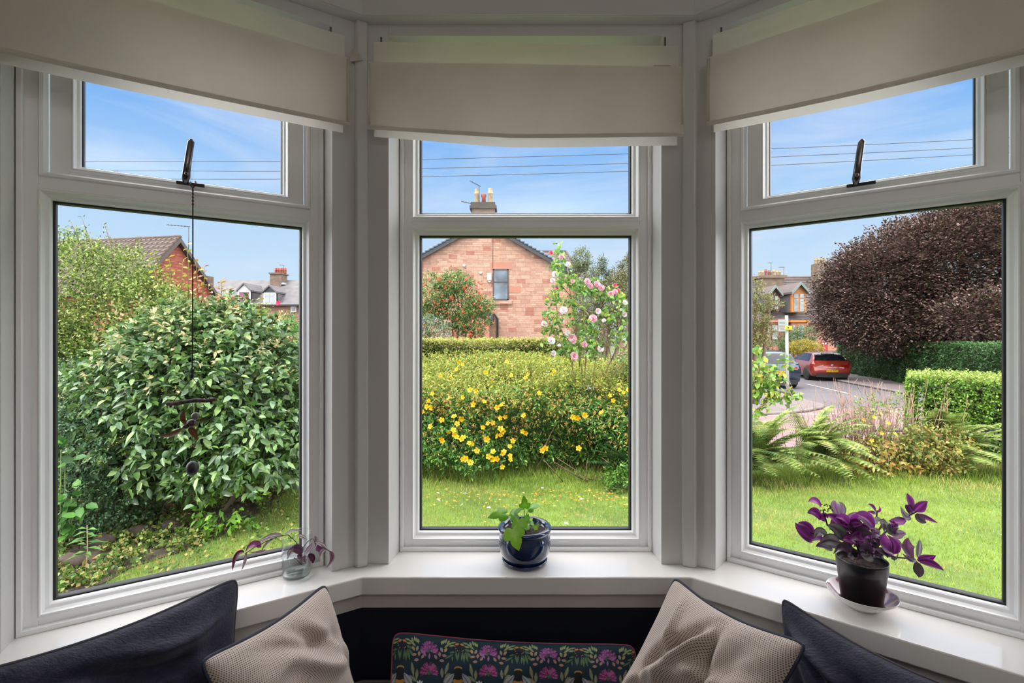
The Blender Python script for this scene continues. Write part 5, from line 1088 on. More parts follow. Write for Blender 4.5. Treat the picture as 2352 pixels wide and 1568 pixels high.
car('red_hatchback', 'metallic red hatchback parked against the right kerb', rr_, hd, 4.32, 1.80, 1.42, REDP, 'SK67 RWJ', [(0, .60), (.02, .96), (.10, 1.02), (.62, 1.36), (1.3, 1.425), (2.0, 1.40), (2.5, 1.28), (3.0, .99), (3.6, .93), (4.1, .80), (4.32, .52)], [(0, .94), (1.5, .93), (3.0, .93), (4.32, .90)], badge=True)
car('blue_suv', 'dark blue parked car with yellow plate half hidden by the left frame', Vector((11.55, 21.0, ROADZ)), math.atan2(.10, .99), 4.4, 1.84, 1.6, BLP, 'PK70 XRD', [(0, .75), (.0, 1.02), (.06, 1.08), (.42, 1.50), (1.0, 1.60), (2.0, 1.58), (2.6, 1.42), (3.1, 1.08), (3.7, 1.0), (4.2, .85), (4.4, .6)], [(0, 1.0), (1.5, .99), (3.1, .99), (4.4, .95)], suv=True)
car('silver_car', 'silver grey car parked beyond the dark blue one', Vector((13.1, 26.6, ROADZ)), math.atan2(.12, .99), 4.5, 1.84, 1.65, SVP, 'SD19 KLU', [(0, .75), (.0, 1.04), (.08, 1.10), (.55, 1.54), (1.1, 1.64), (2.0, 1.6), (2.6, 1.44), (3.1, 1.08), (3.7, 1.0), (4.2, .85), (4.5, .6)], [(0, 1.02), (1.5, 1.0), (3.1, .99), (4.5, .95)], suv=True)

# ---- street sign post
sp_ = G(1811, 943, ROADZ+.09); Ys = sp_.y; t = thing('street_sign', 'white street sign post with name plate and small yellow notice', 'sign', sp_)
def S_(px, py, d=0): return Wp(px, py, Ys+d)
WP = mat('weathered_white', '#a4aaa6', rough=.7, var=.15, scale=5, col2='#a3aaa4')
m = MB(); m.tube([S_(1811, 943), S_(1808, 840), S_(1806.5, 724)], .045, 10); m.build('post', WP, t)
a, b = S_(1788, 761, -.06), S_(1806, 733, -.06); m = MB(); m.box((a.x, a.y-.01, a.z), (b.x, a.y+.015, b.z)); m.build('name_plate', WP, t)
m = MB()
for k, (y, x0, x1) in enumerate(((741, 1791, 1803), (749, 1790, 1804), (755, 1793, 1802))):
    xx = x0
    while xx < x1-1: p = S_(xx, y, -.075); m.box((p.x, p.y-.002, p.z-.022), (p.x+.014, p.y+.002, p.z+.022)); xx += 2.1
m.build('plate_lettering', mat('faded_grey_letters', '#8a8f8e', rough=.7), t, label='small faded grey lettering')
a, b = S_(1802, 757, -.07), S_(1819, 748, -.07); m = MB(); m.box((a.x, a.y-.01, a.z), (b.x, a.y+.01, b.z)); m.build('yellow_notice', mat('notice_yellow', '#e8c412', rough=.5), t)
m = MB(); a, b = S_(1809, 753.5, -.085), S_(1812, 750.5, -.085); m.box((a.x, a.y-.003, a.z), (b.x, a.y+.003, b.z)); m.build('notice_mark', GUT, t)
# ================================================================== PLANTS AND GARDEN
ALB = .66
BARK = mat('bark', '#6b5546', rough=.95, scale=6, col2='#8a7460', bump=.6, bscale=40)
TWIG = mat('brown_twig', '#7a5f48', rough=.9, var=.3, scale=20)
PALET = mat('pale_stem', '#b9a27e', rough=.9, var=.2, scale=20)
GSTEM = mat('green_twig', '#6f7f3c', rough=.8, var=.3, scale=20)
def plant(name, label, cat, loc, group=None): return thing(name, label, cat, loc, group)
def flowers(lv, P, r, cols, petals=5, face=(0, -1, .5), jit=.5, cup=.3, w=.75, kind='petal'):
    for p in P:
        n_ = nrm(np.array(face)+RNG.normal(size=3)*jit*.5); a = nrm(np.cross(n_, [0.3, .2, 1.])); b = np.cross(n_, a); ph = RNG.random()*6
        th = ph+np.arange(petals)*2*PI/petals; D = np.outer(np.cos(th), a)+np.outer(np.sin(th), b)+n_*cup
        lv.add(np.tile(p, (petals, 1)), D, np.tile(n_, (petals, 1)), r, r*w, pal(petals, cols, jit=.06), kind, .10)
# ---------------- tall loose light-green shrub at the far left
t = plant('tall_shrub', 'tall loose light green shrub with upright shoots at the far left', 'shrub', (-5.2, 6.6, LAWNZ))
lv = Leaves(); GC = ['#5f7a2c', '#7f9a3e', '#a4b75a', '#486426', '#c0c878']
for (c, r, n_) in (((-6.1, 6.8, 1.55), (1.25, 1.1, 1.12), 4200), ((-5.3, 6.8, 1.15), (.95, .9, 1.0), 3200), ((-5.5, 6.4, .3), (1.5, 1.0, 1.1), 3000), ((-6.6, 6.5, .2), (1.2, 1.1, 1.6), 2000), ((-4.7, 6.6, .55), (.75, .8, .8), 1300)):
    P, D = ellip(c, r, n_, .35, LAWNZ, .22, 3, seed=c[0]); D = nrm(D+UP*.5); sprigs(lv, P, D, 7, .20, .044, .022, GC, [3, 4, 3, 3, 1.5], droop=.05)
st = MB()
for (px, py, bx_, by_) in ((160, 504, 200, 640), (188, 500, 215, 600), (240, 515, 262, 620), (205, 540, 170, 640), (325, 543, 290, 600), (225, 545, 235, 620), (150, 530, 140, 600), (262, 545, 262, 640), (135, 535, 130, 600)):
    a, b = Wp(bx_, by_, 6.7), Wp(px, py, 6.6); mid = a.lerp(b, .5)+Vector((random.uniform(-.06, .06), 0, .02)); pts = [a, a.lerp(mid, .5), mid, mid.lerp(b, .6), b]; st.tube(pts, [.007, .006, .005, .004, .002], 5)
    n_ = 26; f = RNG.random(n_)**.7; Q = np.array([tuple(a.lerp(b, x)) for x in f])+RNG.normal(size=(n_, 3))*.025; lv.add(Q, nrm(rdir(n_)+UP*.6), rdir(n_), .042, .018, pal(n_, ['#6f8038', '#8e9a4a', '#55642c']), 'oval')
lv.build('foliage', t); 
for x, z in ((-5.9, .9), (-5.3, 1.0), (-5.0, .5), (-6.4, .6)): branch(st, (-5.5+random.uniform(-.3, .3), 6.8, LAWNZ), (x, 6.8, z), .04, .012)
st.build('branches', TWIG, t)
# ---------------- big domed glossy-leaved shrub
t = plant('domed_shrub', 'large domed shrub with big oval green leaves in front of the left window', 'shrub', (-2.9, 4.5, LAWNZ))
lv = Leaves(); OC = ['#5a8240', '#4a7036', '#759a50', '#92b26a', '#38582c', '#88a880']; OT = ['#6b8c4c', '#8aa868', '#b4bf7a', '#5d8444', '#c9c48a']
c = np.array((-2.95, 4.75, .52)); r = np.array((1.08, .95, 1.10))
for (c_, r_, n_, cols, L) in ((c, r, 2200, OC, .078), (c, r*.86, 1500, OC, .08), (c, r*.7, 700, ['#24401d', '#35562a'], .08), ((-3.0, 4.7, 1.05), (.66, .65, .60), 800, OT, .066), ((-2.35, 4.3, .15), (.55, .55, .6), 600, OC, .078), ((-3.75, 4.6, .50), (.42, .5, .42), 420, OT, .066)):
    P, D = ellip(c_, r_, n_, .22, LAWNZ+.32, .12, 2.5, seed=2)
    lo_ = P[:, 2]; D2 = nrm(D+UP*(np.clip(lo_-.3, 0, 1)*.5)[:, None]-UP*.15)
    sprigs(lv, P, D2, 4, .13, L, L*.56, cols, kind='round', upb=.6, droop=.25, jit=.18)
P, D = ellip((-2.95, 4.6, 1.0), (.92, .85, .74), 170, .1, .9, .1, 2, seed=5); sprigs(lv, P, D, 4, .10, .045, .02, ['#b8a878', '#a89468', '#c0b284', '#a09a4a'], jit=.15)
P, D = ellip(c, r, 150, .05, 0, .1, 2, seed=9); sprigs(lv, P, D, 6, .05, .014, .010, ['#c9c43a', '#a9a93a'])
P, D = ellip((-2.3, 4.0, -.02), (.22, .2, .3), 40, .3, None, .1); sprigs(lv, P, D, 6, .13, .062, .034, ['#86c23e', '#9ad24c', '#6fae34'], kind='round')
lv.build('foliage', t, leafmat('glossy_leaf', rough=.36, transl=.28, spec=.5))
st = MB()
for k in range(11):
    x = -2.95+random.uniform(-.55, .55); y = 4.6+random.uniform(-.3, .3); branch(st, (x, y, LAWNZ-.02), (-2.95+(x+2.95)*2.0+random.uniform(-.3, .3), y+random.uniform(-.4, .1), .75), random.uniform(.016, .034), .008, 7, .3)
st.build('trunks', BARK, t)
st = MB(); lv = Leaves()
for (x0, y0, x1, y1, cl) in ((370, 640, 350, 572, 0), (378, 700, 345, 595, 0), (432, 690, 430, 560, 0), (395, 660, 388, 590, 0), (455, 690, 449, 600, 1), (462, 700, 470, 612, 1), (505, 700, 508, 642, 1), (540, 715, 520, 660, 1), (600, 735, 598, 680, 0), (412, 690, 420, 600, 0)):
    a, b = Wp(x0, y0, 4.5), Wp(x1, y1, 4.4); st.tube([a, a.lerp(b, .5)+Vector((.01, 0, 0)), b], [.004, .003, .0015], 5); n_ = 12; f = np.linspace(.15, 1, n_)
    Q = np.array([tuple(a.lerp(b, x)) for x in f]); S = np.where(np.arange(n_) % 2, 1, -1)[:, None]*np.array([[1., -.2, .3]]); lv.add(Q, nrm(S+RNG.normal(size=(n_, 3))*.3), rdir(n_)+UP, .055, .026, pal(n_, ['#b9c04a', '#9aae40', '#c9b45a'] if not cl else ['#b06a48', '#c9a04a', '#a04a3a', '#9aae40']), 'oval')
st.build('shoots', GSTEM, t); lv.build('shoot_leaves', t)
# ---------------- dark small-leaved shrub, lower left
t = plant('dark_shrub', 'dark green small leaved shrub at the lower left edge of the left window', 'shrub', (-3.6, 3.9, LAWNZ))
lv = Leaves(); DC = ['#2f5030', '#3d6540', '#54804f', '#223c24', '#6f9668']
for (c_, r_, n_) in (((-3.75, 3.95, .30), (.75, .5, .55), 1500), ((-3.5, 3.95, -.02), (.6, .4, .30), 600), ((-4.2, 4.3, .75), (.6, .5, .4), 700)):
    P, D = ellip(c_, r_, n_, .4, LAWNZ, .2, 3, seed=3); sprigs(lv, P, D, 8, .12, .028, .014, DC)
lv.build('foliage', t); st = MB()
for k in range(8): branch(st, (-3.7+random.uniform(-.4, .3), 4.1, LAWNZ), (-3.7+random.uniform(-.8, .5), 4.0, .5), .018, .006, 6, .3)
st.build('branches', BARK, t)
# broad leaves at the far bottom left edge
t = plant('bramble', 'bright green broad leaved bramble low at the left edge', 'plant', (-3.2, 3.45, LAWNZ)); lv = Leaves(); st = MB()
for (px, py, n_) in ((140, 1032, 6), (150, 1045, 5), (140, 1135, 6), (165, 1140, 6), (185, 1165, 7), (160, 1180, 6), (140, 1200, 6), (150, 1215, 6), (135, 1290, 5)):
    p = Wp(px, py, 3.5); Q = np.tile(tuple(p), (n_, 1))+RNG.normal(size=(n_, 3))*.03; lv.add(Q, nrm(rdir(n_)+np.array([0, -.6, .1])), np.tile([0, -.5, .8], (n_, 1)), .085, .065, pal(n_, ['#4f8a34', '#65a040', '#3f7030']), 'round', .1); st.tube([p, Vector((p.x-.1, 3.6, LAWNZ))], .003, 4)
lv.build('leaves', t); st.build('stems', GSTEM, t)
# slender willowherb seedling
b0 = G(195, 1330, LAWNZ); t = plant('willowherb', 'slender upright weed with narrow paired leaves by the bed edge', 'plant', b0); lv = Leaves(); st = MB(); a = b0; b = Wp(200, 1205, b0.y); st.tube([a, a.lerp(b, .5)+Vector((.01, 0, 0)), b], [.004, .0035, .002], 6)
for k in range(9):
    p = a.lerp(b, .45+.06*k)
    for sg in (-1, 1): an = random.uniform(-.9, .9); lv.add([tuple(p+Vector((0, 0, random.uniform(-.01, .01))))], [(sg*math.cos(an), math.sin(an), random.uniform(.1, .5))], [(0, -.4, 1)], random.uniform(.07, .12), .022, pal(1, ['#4f7c36', '#628f44']), 'oval', .1, .4)
for k in range(6): p = a.lerp(b, .05+.07*k); lv.add([tuple(p)], [(random.uniform(-1, 1), -.2, -1)], [(1, -.4, 0)], .06, .022, pal(1, ['#b8b070', '#a89a58']), 'oval', .1)
lv.build('leaves', t); st.build('stem', PALET, t)
# ---------------- shrubs right of the dome, behind
t = plant('rose_shrub', 'loose green shrub with a few red and pink roses right of the domed shrub', 'shrub', (-2.9, 6.4, LAWNZ)); lv = Leaves()
for (c_, r_, n_) in (((-3.15, 6.5, .35), (.75, .6, .80), 1300), ((-2.75, 6.3, -.1), (.55, .5, .75), 1000), ((-3.5, 6.6, .7), (.7, .5, .55), 900)):
    P, D = ellip(c_, r_, n_, .4, LAWNZ, .2, 3, seed=6); sprigs(lv, P, nrm(D+UP*.4), 6, .14, .042, .026, ['#6f9434', '#8fae44', '#a9bc5a', '#4d7428', '#b9bf6a'])
lv.build('foliage', t)
for (px, py, cl) in ((667, 779, 0), (671, 786, 0), (632, 778, 0), (652, 796, 1), (640, 697, 0)):
    f = Leaves(); p = Wp(px, py, 5.85); flowers(f, [tuple(p)]*3, .035, ['#e01a5a', '#f04070'] if not cl else ['#f0c0c4', '#f4d4d4'], 6, cup=.5); f.build('rose_bloom', t)
for (nm, lb, px, Y, top, w_, n_, cols, sd) in (('conifer', 'bright green feathery conifer at the right of the left window', 668, 9.5, 738, .55, 1300, ['#4f8a3c', '#6aa04a', '#3c7030'], 1), ('garden_tree', 'yellow green bushy tree in front of the far terrace', 610, 12.5, 722, 1.1, 1500, ['#7fa040', '#9ab452', '#5d8434'], 2), ('garden_tree', 'small green tree between the domed shrub and the far gable house', 500, 12.0, 705, 1.0, 1300, ['#8a9a48', '#a4ae5a', '#687c34'], 3)):
    pc = Wp(px, top, Y); zb = ROADZ; h_ = (pc.z-zb)/2; t = plant(nm, lb, 'tree', (pc.x, Y, zb)); lv = Leaves(); P, D = ellip((pc.x, Y, zb+h_*1.05), (w_, w_, h_), n_, .35, None, .2, 3, seed=sd); sprigs(lv, P, nrm(D+UP*.5), 7, .22, .055, .03, cols); lv.build('foliage', t); st = MB(); branch(st, (pc.x, Y, zb), (pc.x, Y, zb+h_*1.4), .06, .02); st.build('trunk', BARK, t)
# hedge along the left street edge, hides the ground beyond the shrubs
t = plant('hedge', 'green garden hedge behind the left shrubs', 'hedge', (-7, 8.2, LAWNZ)); lv = Leaves(); n_ = 5200
X_ = RNG.uniform(-12, -3.6, n_); P = np.stack([X_, 8.3+RNG.normal(size=n_)*.15, RNG.uniform(-.8, .75, n_)], 1); P[:, 2] += .1*sn(P, 2)+np.clip(-X_-4.6, 0, .8)*RNG.random(n_); sprigs(lv, P, np.tile([0, -.7, .6], (n_, 1)), 5, .14, .05, .03, ['#5d7f34', '#7c9a42', '#3f5f28']); lv.build('foliage', t)

# ---------------- hypericum in front of the centre window
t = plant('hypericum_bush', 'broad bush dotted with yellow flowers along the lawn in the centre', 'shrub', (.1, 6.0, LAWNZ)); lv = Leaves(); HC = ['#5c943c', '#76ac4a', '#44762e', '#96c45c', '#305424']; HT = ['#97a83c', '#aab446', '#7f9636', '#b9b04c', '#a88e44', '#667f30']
def hyp(x, y, zc): return zc
n_ = 5200; X = RNG.uniform(-1.75, 2.15, n_); Z = RNG.uniform(-.12, .80, n_); YY = 5.35+.16*np.sin(X*3.1)+.12*np.sin(Z*7+X*2)+.35*np.clip(Z-.35, 0, 1)**1.2+RNG.random(n_)**1.5*.40; YY += .30*(np.clip(.15-Z, 0, 1))
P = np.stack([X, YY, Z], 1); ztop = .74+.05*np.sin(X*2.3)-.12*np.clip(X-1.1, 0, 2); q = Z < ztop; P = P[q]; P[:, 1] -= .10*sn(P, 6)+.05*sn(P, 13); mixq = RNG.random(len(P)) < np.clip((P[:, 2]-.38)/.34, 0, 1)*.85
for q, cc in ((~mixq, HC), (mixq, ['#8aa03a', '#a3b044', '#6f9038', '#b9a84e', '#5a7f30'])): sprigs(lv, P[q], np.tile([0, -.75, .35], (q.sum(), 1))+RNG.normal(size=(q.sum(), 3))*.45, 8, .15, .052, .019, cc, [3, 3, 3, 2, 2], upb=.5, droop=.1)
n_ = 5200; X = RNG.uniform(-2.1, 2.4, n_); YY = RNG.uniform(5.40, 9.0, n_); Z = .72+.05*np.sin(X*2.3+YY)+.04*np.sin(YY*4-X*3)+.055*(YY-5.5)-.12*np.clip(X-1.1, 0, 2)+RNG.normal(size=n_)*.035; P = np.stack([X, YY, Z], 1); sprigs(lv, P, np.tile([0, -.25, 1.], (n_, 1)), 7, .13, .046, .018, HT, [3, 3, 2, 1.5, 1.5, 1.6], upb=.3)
# spent orange flowers
n_ = 1150; X = RNG.uniform(-1.6, 2.1, n_); Z = RNG.triangular(-.05, .78, .82, n_); P = np.stack([X, 5.22+.16*np.sin(X*3.1)+.12*np.sin(Z*7+X*2)+.35*np.clip(Z-.35, 0, 1)**1.2, Z], 1); P = P[Z < .72-.12*np.clip(X-1.1, 0, 2)]; sprigs(lv, P, rdir(len(P)), 5, .03, .022, .008, ['#e0b060', '#c98a48', '#e8c078', '#b8704a', '#e8c83a'])
lv.build('foliage', t); st = MB()
for k in range(60): x = random.uniform(-1.6, 2.0); y = random.uniform(5.5, 6.3); branch(st, (x, y, LAWNZ), (x+random.uniform(-.35, .35), y-random.uniform(0, .3), random.uniform(.2, .6)), .009, .004, 5, .2, 4)
for k in range(14): x = random.uniform(.5, 1.6); a = Vector((x, 5.25, LAWNZ)); st.tube([a, a+Vector((random.uniform(-.4, .4), random.uniform(-.1, .1), random.uniform(.05, .3)))], .004, 4)
st.build('stems', BARK, t)
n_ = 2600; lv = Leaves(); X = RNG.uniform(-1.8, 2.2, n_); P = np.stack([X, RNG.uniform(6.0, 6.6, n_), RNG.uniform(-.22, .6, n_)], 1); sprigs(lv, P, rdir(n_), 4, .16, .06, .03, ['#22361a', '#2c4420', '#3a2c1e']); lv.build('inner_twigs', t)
FL = [(x/3.733+950, y/3.733+780) for x, y in ((160, 385), (190, 392), (273, 408), (85, 402), (315, 322), (232, 308), (485, 430), (533, 437), (670, 358), (840, 305), (980, 300), (1180, 302), (425, 492), (515, 555), (716, 580), (758, 560), (75, 615), (115, 575), (150, 580), (240, 686), (348, 660), (410, 676), (595, 750), (638, 716), (677, 712), (745, 672), (786, 660), (945, 650), (300, 790), (340, 778), (352, 815), (372, 832), (410, 852), (425, 838), (245, 866), (235, 850), (500, 888), (475, 886), (627, 850), (720, 825), (745, 820), (768, 785), (745, 765), (850, 868), (826, 912), (545, 950), (775, 960), (765, 975), (683, 960), (420, 1025), (448, 1020), (487, 1053), (645, 1000), (680, 1022), (718, 1020), (825, 995), (828, 1028), (760, 1090), (1118, 936), (1105, 950), (1130, 930), (960, 800), (935, 785), (1362, 664), (1405, 668), (1465, 645), (1610, 625), (1415, 930), (1075, 458), (800, 190), (390, 188), (420, 215), (1205, 270), (130, 522), (163, 462), (545, 1357), (515, 378), (960, 325), (1680, 480), (1800, 452), (1710, 520), (605, 532), (1840, 430), (1760, 430), (620, 280), (370, 255), (145, 745), (375, 720))]
for k, (px, py) in enumerate(FL[:96]):
    f = Leaves(); z = CZ-(py-CY)*5.3/F; Yf = 5.16+.16*math.sin((px-CX)*5.3/F*3.1)+.12*math.sin(z*7+(px-CX)*5.3/F*2)+.35*max(0, z-.35)**1.2 if z < .75 else 6.3+(.8-z)*2
    Yf = min(Yf, 7.5)
    p = Wp(px, py, Yf); r_ = .034*random.uniform(.8, 1.15)*(1 if z < .6 else .85)
    flowers(f, [tuple(p)], r_, ['#f4c808', '#ffd61a', '#eeb60a'], 5, (0, -1, .35), .7, .25, .85); flowers(f, [tuple(p-Vector((0, .006, 0)))], r_*.35, ['#d88a10'], 7, (0, -1, .35), .3, .9, .3)
    f.build('yellow_flower', t)
# ---------------- ferns and low plants at the right of the centre view
def frond(lv, base, tip, arch, w, cols, n=22, sub=7):
    base, tip = Vector(base), Vector(tip); L = (tip-base).length; pts = []
    for i in range(n+1):
        f = i/n; pts.append(base.lerp(tip, f)+Vector((0, 0, arch*math.sin(PI*f**.8))))
    c = np.array([lin(x) for x in cols])
    for i in range(3, n):
        f = i/n; p = pts[i]; d = (pts[i+1]-pts[i-1]).normalized(); s = d.cross(Vector((0, 0, 1))).normalized(); wl = w*(math.sin(PI*(.12+.88*f)**.75))**.8*.5+.01
        for sg in (-1, 1):
            dd = (s*sg+d*.35-Vector((0, 0, .18))).normalized(); k = sub; ff = np.arange(k)/k
            Pp = np.array(p)[None, :]+np.array(dd)[None, :]*(wl*ff)[:, None]; l_ = wl*.34*(1-ff*.7)
            col = c[RNG.integers(len(c))]*RNG.uniform(.85, 1.15)
            for s2 in (-1, 1): lv.add(Pp, nrm(np.array(dd)*.5+np.array(d)*s2), np.tile([0, 0, 1.], (k, 1)), l_, l_*.5, np.tile(col, (k, 1)), 'tri')
            lv.add([tuple(p)], [tuple(dd)], [(0, 0, 1)], wl, .008, [col*.9], 'tri')
def fern(label, base, tips, arch, w, cols, group='ferns along the lawn edge'):
    t = plant('fern', label, 'fern', base, group); lv = Leaves(); st = MB()
    for tp in tips: frond(lv, base, tp, arch*random.uniform(.7, 1.3), w, cols)
    lv.build('fronds', t); return t
def ftips(cx, cy, cz, rx_, ry_, rz_, n): return [(cx+random.uniform(-rx_, rx_), cy+random.uniform(-ry_, ry_), cz+random.uniform(-rz_, rz_)) for _ in range(n)]
fern('dark green fern under the right end of the yellow flowered bush', (1.35, 5.2, LAWNZ), ftips(1.15, 4.95, .22, .45, .25, .28, 14)+ftips(1.7, 4.9, .15, .3, .2, .3, 8), .10, .20, ['#3f6b3a', '#55824a', '#2f5630'])
t = plant('ground_cover', 'low bright green leafy plant at the foot of the fern', 'plant', (1.25, 4.9, LAWNZ)); lv = Leaves(); P, D = ellip((1.35, 4.95, -.12), (.42, .22, .22), 420, .5, LAWNZ); sprigs(lv, P, D, 6, .08, .035, .018, ['#6fa040', '#86b84e', '#4f8034']); lv.build('foliage', t)
# ---------------- trimmed hedge and rowan beyond the hypericum
t = plant('hedge', 'trimmed yellow green hedge behind the flowering bush', 'hedge', (-.9, 10.6, ROADZ)); lv = Leaves(); n_ = 5200
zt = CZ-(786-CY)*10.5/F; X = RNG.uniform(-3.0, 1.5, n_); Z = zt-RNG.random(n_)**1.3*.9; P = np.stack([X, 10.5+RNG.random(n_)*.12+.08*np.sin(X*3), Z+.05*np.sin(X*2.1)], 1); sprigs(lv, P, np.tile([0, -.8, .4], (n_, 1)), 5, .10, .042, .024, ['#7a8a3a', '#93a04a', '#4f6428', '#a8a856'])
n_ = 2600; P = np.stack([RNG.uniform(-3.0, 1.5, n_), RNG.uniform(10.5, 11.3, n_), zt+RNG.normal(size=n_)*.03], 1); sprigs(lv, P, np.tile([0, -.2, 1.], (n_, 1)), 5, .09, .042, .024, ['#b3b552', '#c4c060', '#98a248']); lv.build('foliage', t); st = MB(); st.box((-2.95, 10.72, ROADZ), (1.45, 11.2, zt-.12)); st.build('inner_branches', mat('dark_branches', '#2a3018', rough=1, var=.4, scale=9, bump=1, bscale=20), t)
t = plant('rowan_tree', 'rowan tree laden with orange red berries in front of the sandstone gable', 'tree', (-1.8, 13.5, ROADZ)); lv = Leaves()
for (px, py, rx_, rz_, n_) in ((1000, 680, .62, .62, 420), (1050, 700, .75, .75, 620), (1085, 735, .55, .5, 320), (975, 740, .45, .5, 260), (1045, 650, .45, .35, 200), (1115, 700, .22, .22, 70)):
    p = Wp(px, py, 13.5); P, D = ellip(tuple(p), (rx_, .7, rz_), n_, .6, None, .25, 3, seed=px); sprigs(lv, P, nrm(D+rdir(len(P))*.7), 9, .22, .075, .026, ['#5f7f3a', '#7a9848', '#47652c', '#93a85a'], upb=.6)
lv.build('foliage', t); bl = Leaves(); 
sel = []
mbb = MB()
for k in range(150):
    px, py = 1176, 0
    while not ((((px-1040)/100)**2+((py-712)/85)**2) < 1): px, py = random.uniform(955, 1145), random.uniform(625, 795)
    p = Wp(px, py, 12.85+random.uniform(0, .35)-.2*math.sqrt(max(0, 1-((px-1040)/100)**2)))
    for j in range(6): mbb.sphere(p+Vector((random.uniform(-.03, .03), random.uniform(-.02, .02), random.uniform(-.025, .025))), .0125, 6)
o = mbb.build('berries', mat('rowan_berry', '#c84a28', rough=.4, var=.15, scale=4), t); o['kind'] = 'stuff'
st = MB(); base = Vector((-1.55, 13.6, ROADZ))
for (px, py) in ((1040, 640), (1000, 660), (1085, 690), (975, 720), (1110, 740), (1060, 700), (1020, 720)): branch(st, base, Wp(px, py, 13.5), .05, .012, 6, .2)
st.build('trunk', TWIG, t)
t = plant('buddleia', 'grey green shrub with small lilac flowers at the foot of the rowan', 'shrub', (-2.3, 12.2, ROADZ)); lv = Leaves(); p = Wp(985, 765, 12.2); P, D = ellip(tuple(p), (.55, .3, .45), 330, .5); sprigs(lv, P, D, 5, .15, .08, .02, ['#7a9474', '#5f7d5a', '#8faa88']); P, D = ellip(tuple(p), (.5, .35, .4), 26, .1); sprigs(lv, P, D, 9, .08, .03, .02, ['#a490c0', '#b8a8cc']); lv.build('foliage', t); st = MB(); [branch(st, (p.x+q*.1, 12.2, ROADZ), (p.x+q*.3, 12.2, p.z), .03, .01) for q in (-1, 0, 1)]; st.build('stems', BARK, t)
# ---------------- climbing rose
t = plant('climbing_rose', 'tall arching rose bush with pale pink blooms at the right of the centre window', 'rose bush', (.75, 5.75, LAWNZ)); YR = 5.45
def rp_(x, y, d=0): return Wp(x/4.612+1210, y/4.612+560, YR+d)
st = MB(); CN = [[(560, 1560), (480, 1280), (350, 1030), (250, 860), (200, 800)], [(560, 1560), (470, 1250), (400, 980), (340, 860), (300, 560), (330, 470), (350, 300), (300, 110), (280, 70)], [(640, 1560), (560, 1100), (520, 700), (470, 560), (370, 440), (300, 390)], [(560, 1300), (540, 1000), (490, 640), (450, 470), (440, 330), (430, 230)],
     [(740, 1500), (735, 1200), (730, 950), (690, 800), (560, 640), (470, 560)], [(800, 1540), (890, 1240), (880, 1100), (830, 1020)], [(850, 1540), (1000, 1260), (1085, 1160), (1100, 900), (1060, 600)], [(650, 1500), (640, 1000), (600, 800), (640, 560), (680, 420), (760, 420)], [(735, 1000), (800, 800), (860, 640), (900, 540), (940, 460)], [(735, 950), (900, 820), (1040, 740), (1060, 640)], [(480, 1280), (500, 1200), (495, 1180)], [(350, 1030), (290, 1100), (285, 1160)], [(560, 1100), (600, 1080), (780, 1110)], [(400, 980), (430, 960), (470, 1000)], [(890, 1240), (1000, 1000), (1090, 800)]]
canes = []
for c_ in CN:
    dd = random.uniform(-.15, .2); P_ = [rp_(x, y, dd) for x, y in c_]; canes.append(P_)
    if c_[0][1] > 1450: P_ = [Vector((P_[0].x, P_[0].y+.35, LAWNZ)), P_[0]+Vector((0, .3, -.02))]+P_[1:]
    st.tube(P_, [.0080]+[.0055]*(len(P_)-2)+[.0035], 6)
st.build('canes', mat('rose_cane', '#8a8a4a', rough=.8, scale=8, col2='#7a5f40'), t)
lv = Leaves()
for P_ in canes:
    for a, b in zip(P_[1:], P_[2:]):
        n_ = max(2, int((b-a).length*17)); Q = np.array([tuple(a.lerp(b, random.random())) for _ in range(n_)])+RNG.normal(size=(n_, 3))*.045; q = Q[:, 2] > CZ-(835-CY)*5/F; Q = Q[q]
        if len(Q): sprigs(lv, Q, rdir(len(Q)), 5, .12, .050, .036, ['#6a9a4a', '#86b45c', '#9cc464', '#4f7d3c', '#b4cc50'], kind='round', upb=.5)
for (x, y, n_) in ((330, 180, 12), (330, 260, 9), (300, 520, 7), (350, 590, 4), (280, 620, 3), (230, 740, 7), (300, 800, 9), (240, 900, 9), (330, 950, 8), (420, 830, 3), (480, 690, 3), (500, 400, 12), (420, 370, 7), (360, 410, 6), (700, 900, 13), (700, 1080, 16), (700, 1170, 8), (560, 1070, 9), (440, 1050, 9), (600, 480, 12), (700, 500, 12), (860, 560, 10), (950, 560, 8), (820, 690, 4), (880, 760, 7), (1000, 700, 8), (1060, 800, 7), (940, 950, 7), (380, 1100, 7), (220, 1060, 4)):
    Q = np.tile(tuple(rp_(x, y)), (n_, 1))+RNG.normal(size=(n_, 3))*np.array([.045, .06, .045]); sprigs(lv, Q, rdir(n_), 4, .10, .052, .038, ['#6a9a4a', '#86b45c', '#9cc464', '#5d8c4c', '#b4cc50'], kind='round')
lv.build('foliage', t)
BL_ = [(365, 135, 30, 1), (258, 92, 28, 2), (437, 215, 30, 0), (300, 320, 36, 0), (275, 385, 30, 0), (485, 395, 25, 1), (320, 460, 22, 2), (640, 400, 40, 1), (670, 445, 36, 1), (745, 430, 42, 1), (790, 465, 38, 1), (935, 437, 24, 2), (890, 530, 38, 1), (940, 510, 34, 1), (970, 490, 22, 2), (1038, 620, 30, 0), (390, 705, 46, 0), (755, 712, 36, 0), (703, 795, 50, 1), (183, 852, 36, 0), (433, 945, 32, 0), (480, 995, 46, 1), (497, 1035, 28, 1), (258, 1027, 46, 0), (608, 1068, 38, 1), (282, 1158, 34, 0), (500, 1190, 50, 1), (780, 1110, 42, 0), (1035, 745, 32, 0), (1095, 715, 22, 1), (345, 1075, 20, 0), (820, 812, 24, 0), (1000, 695, 16, 0), (485, 800, 10, 2)]
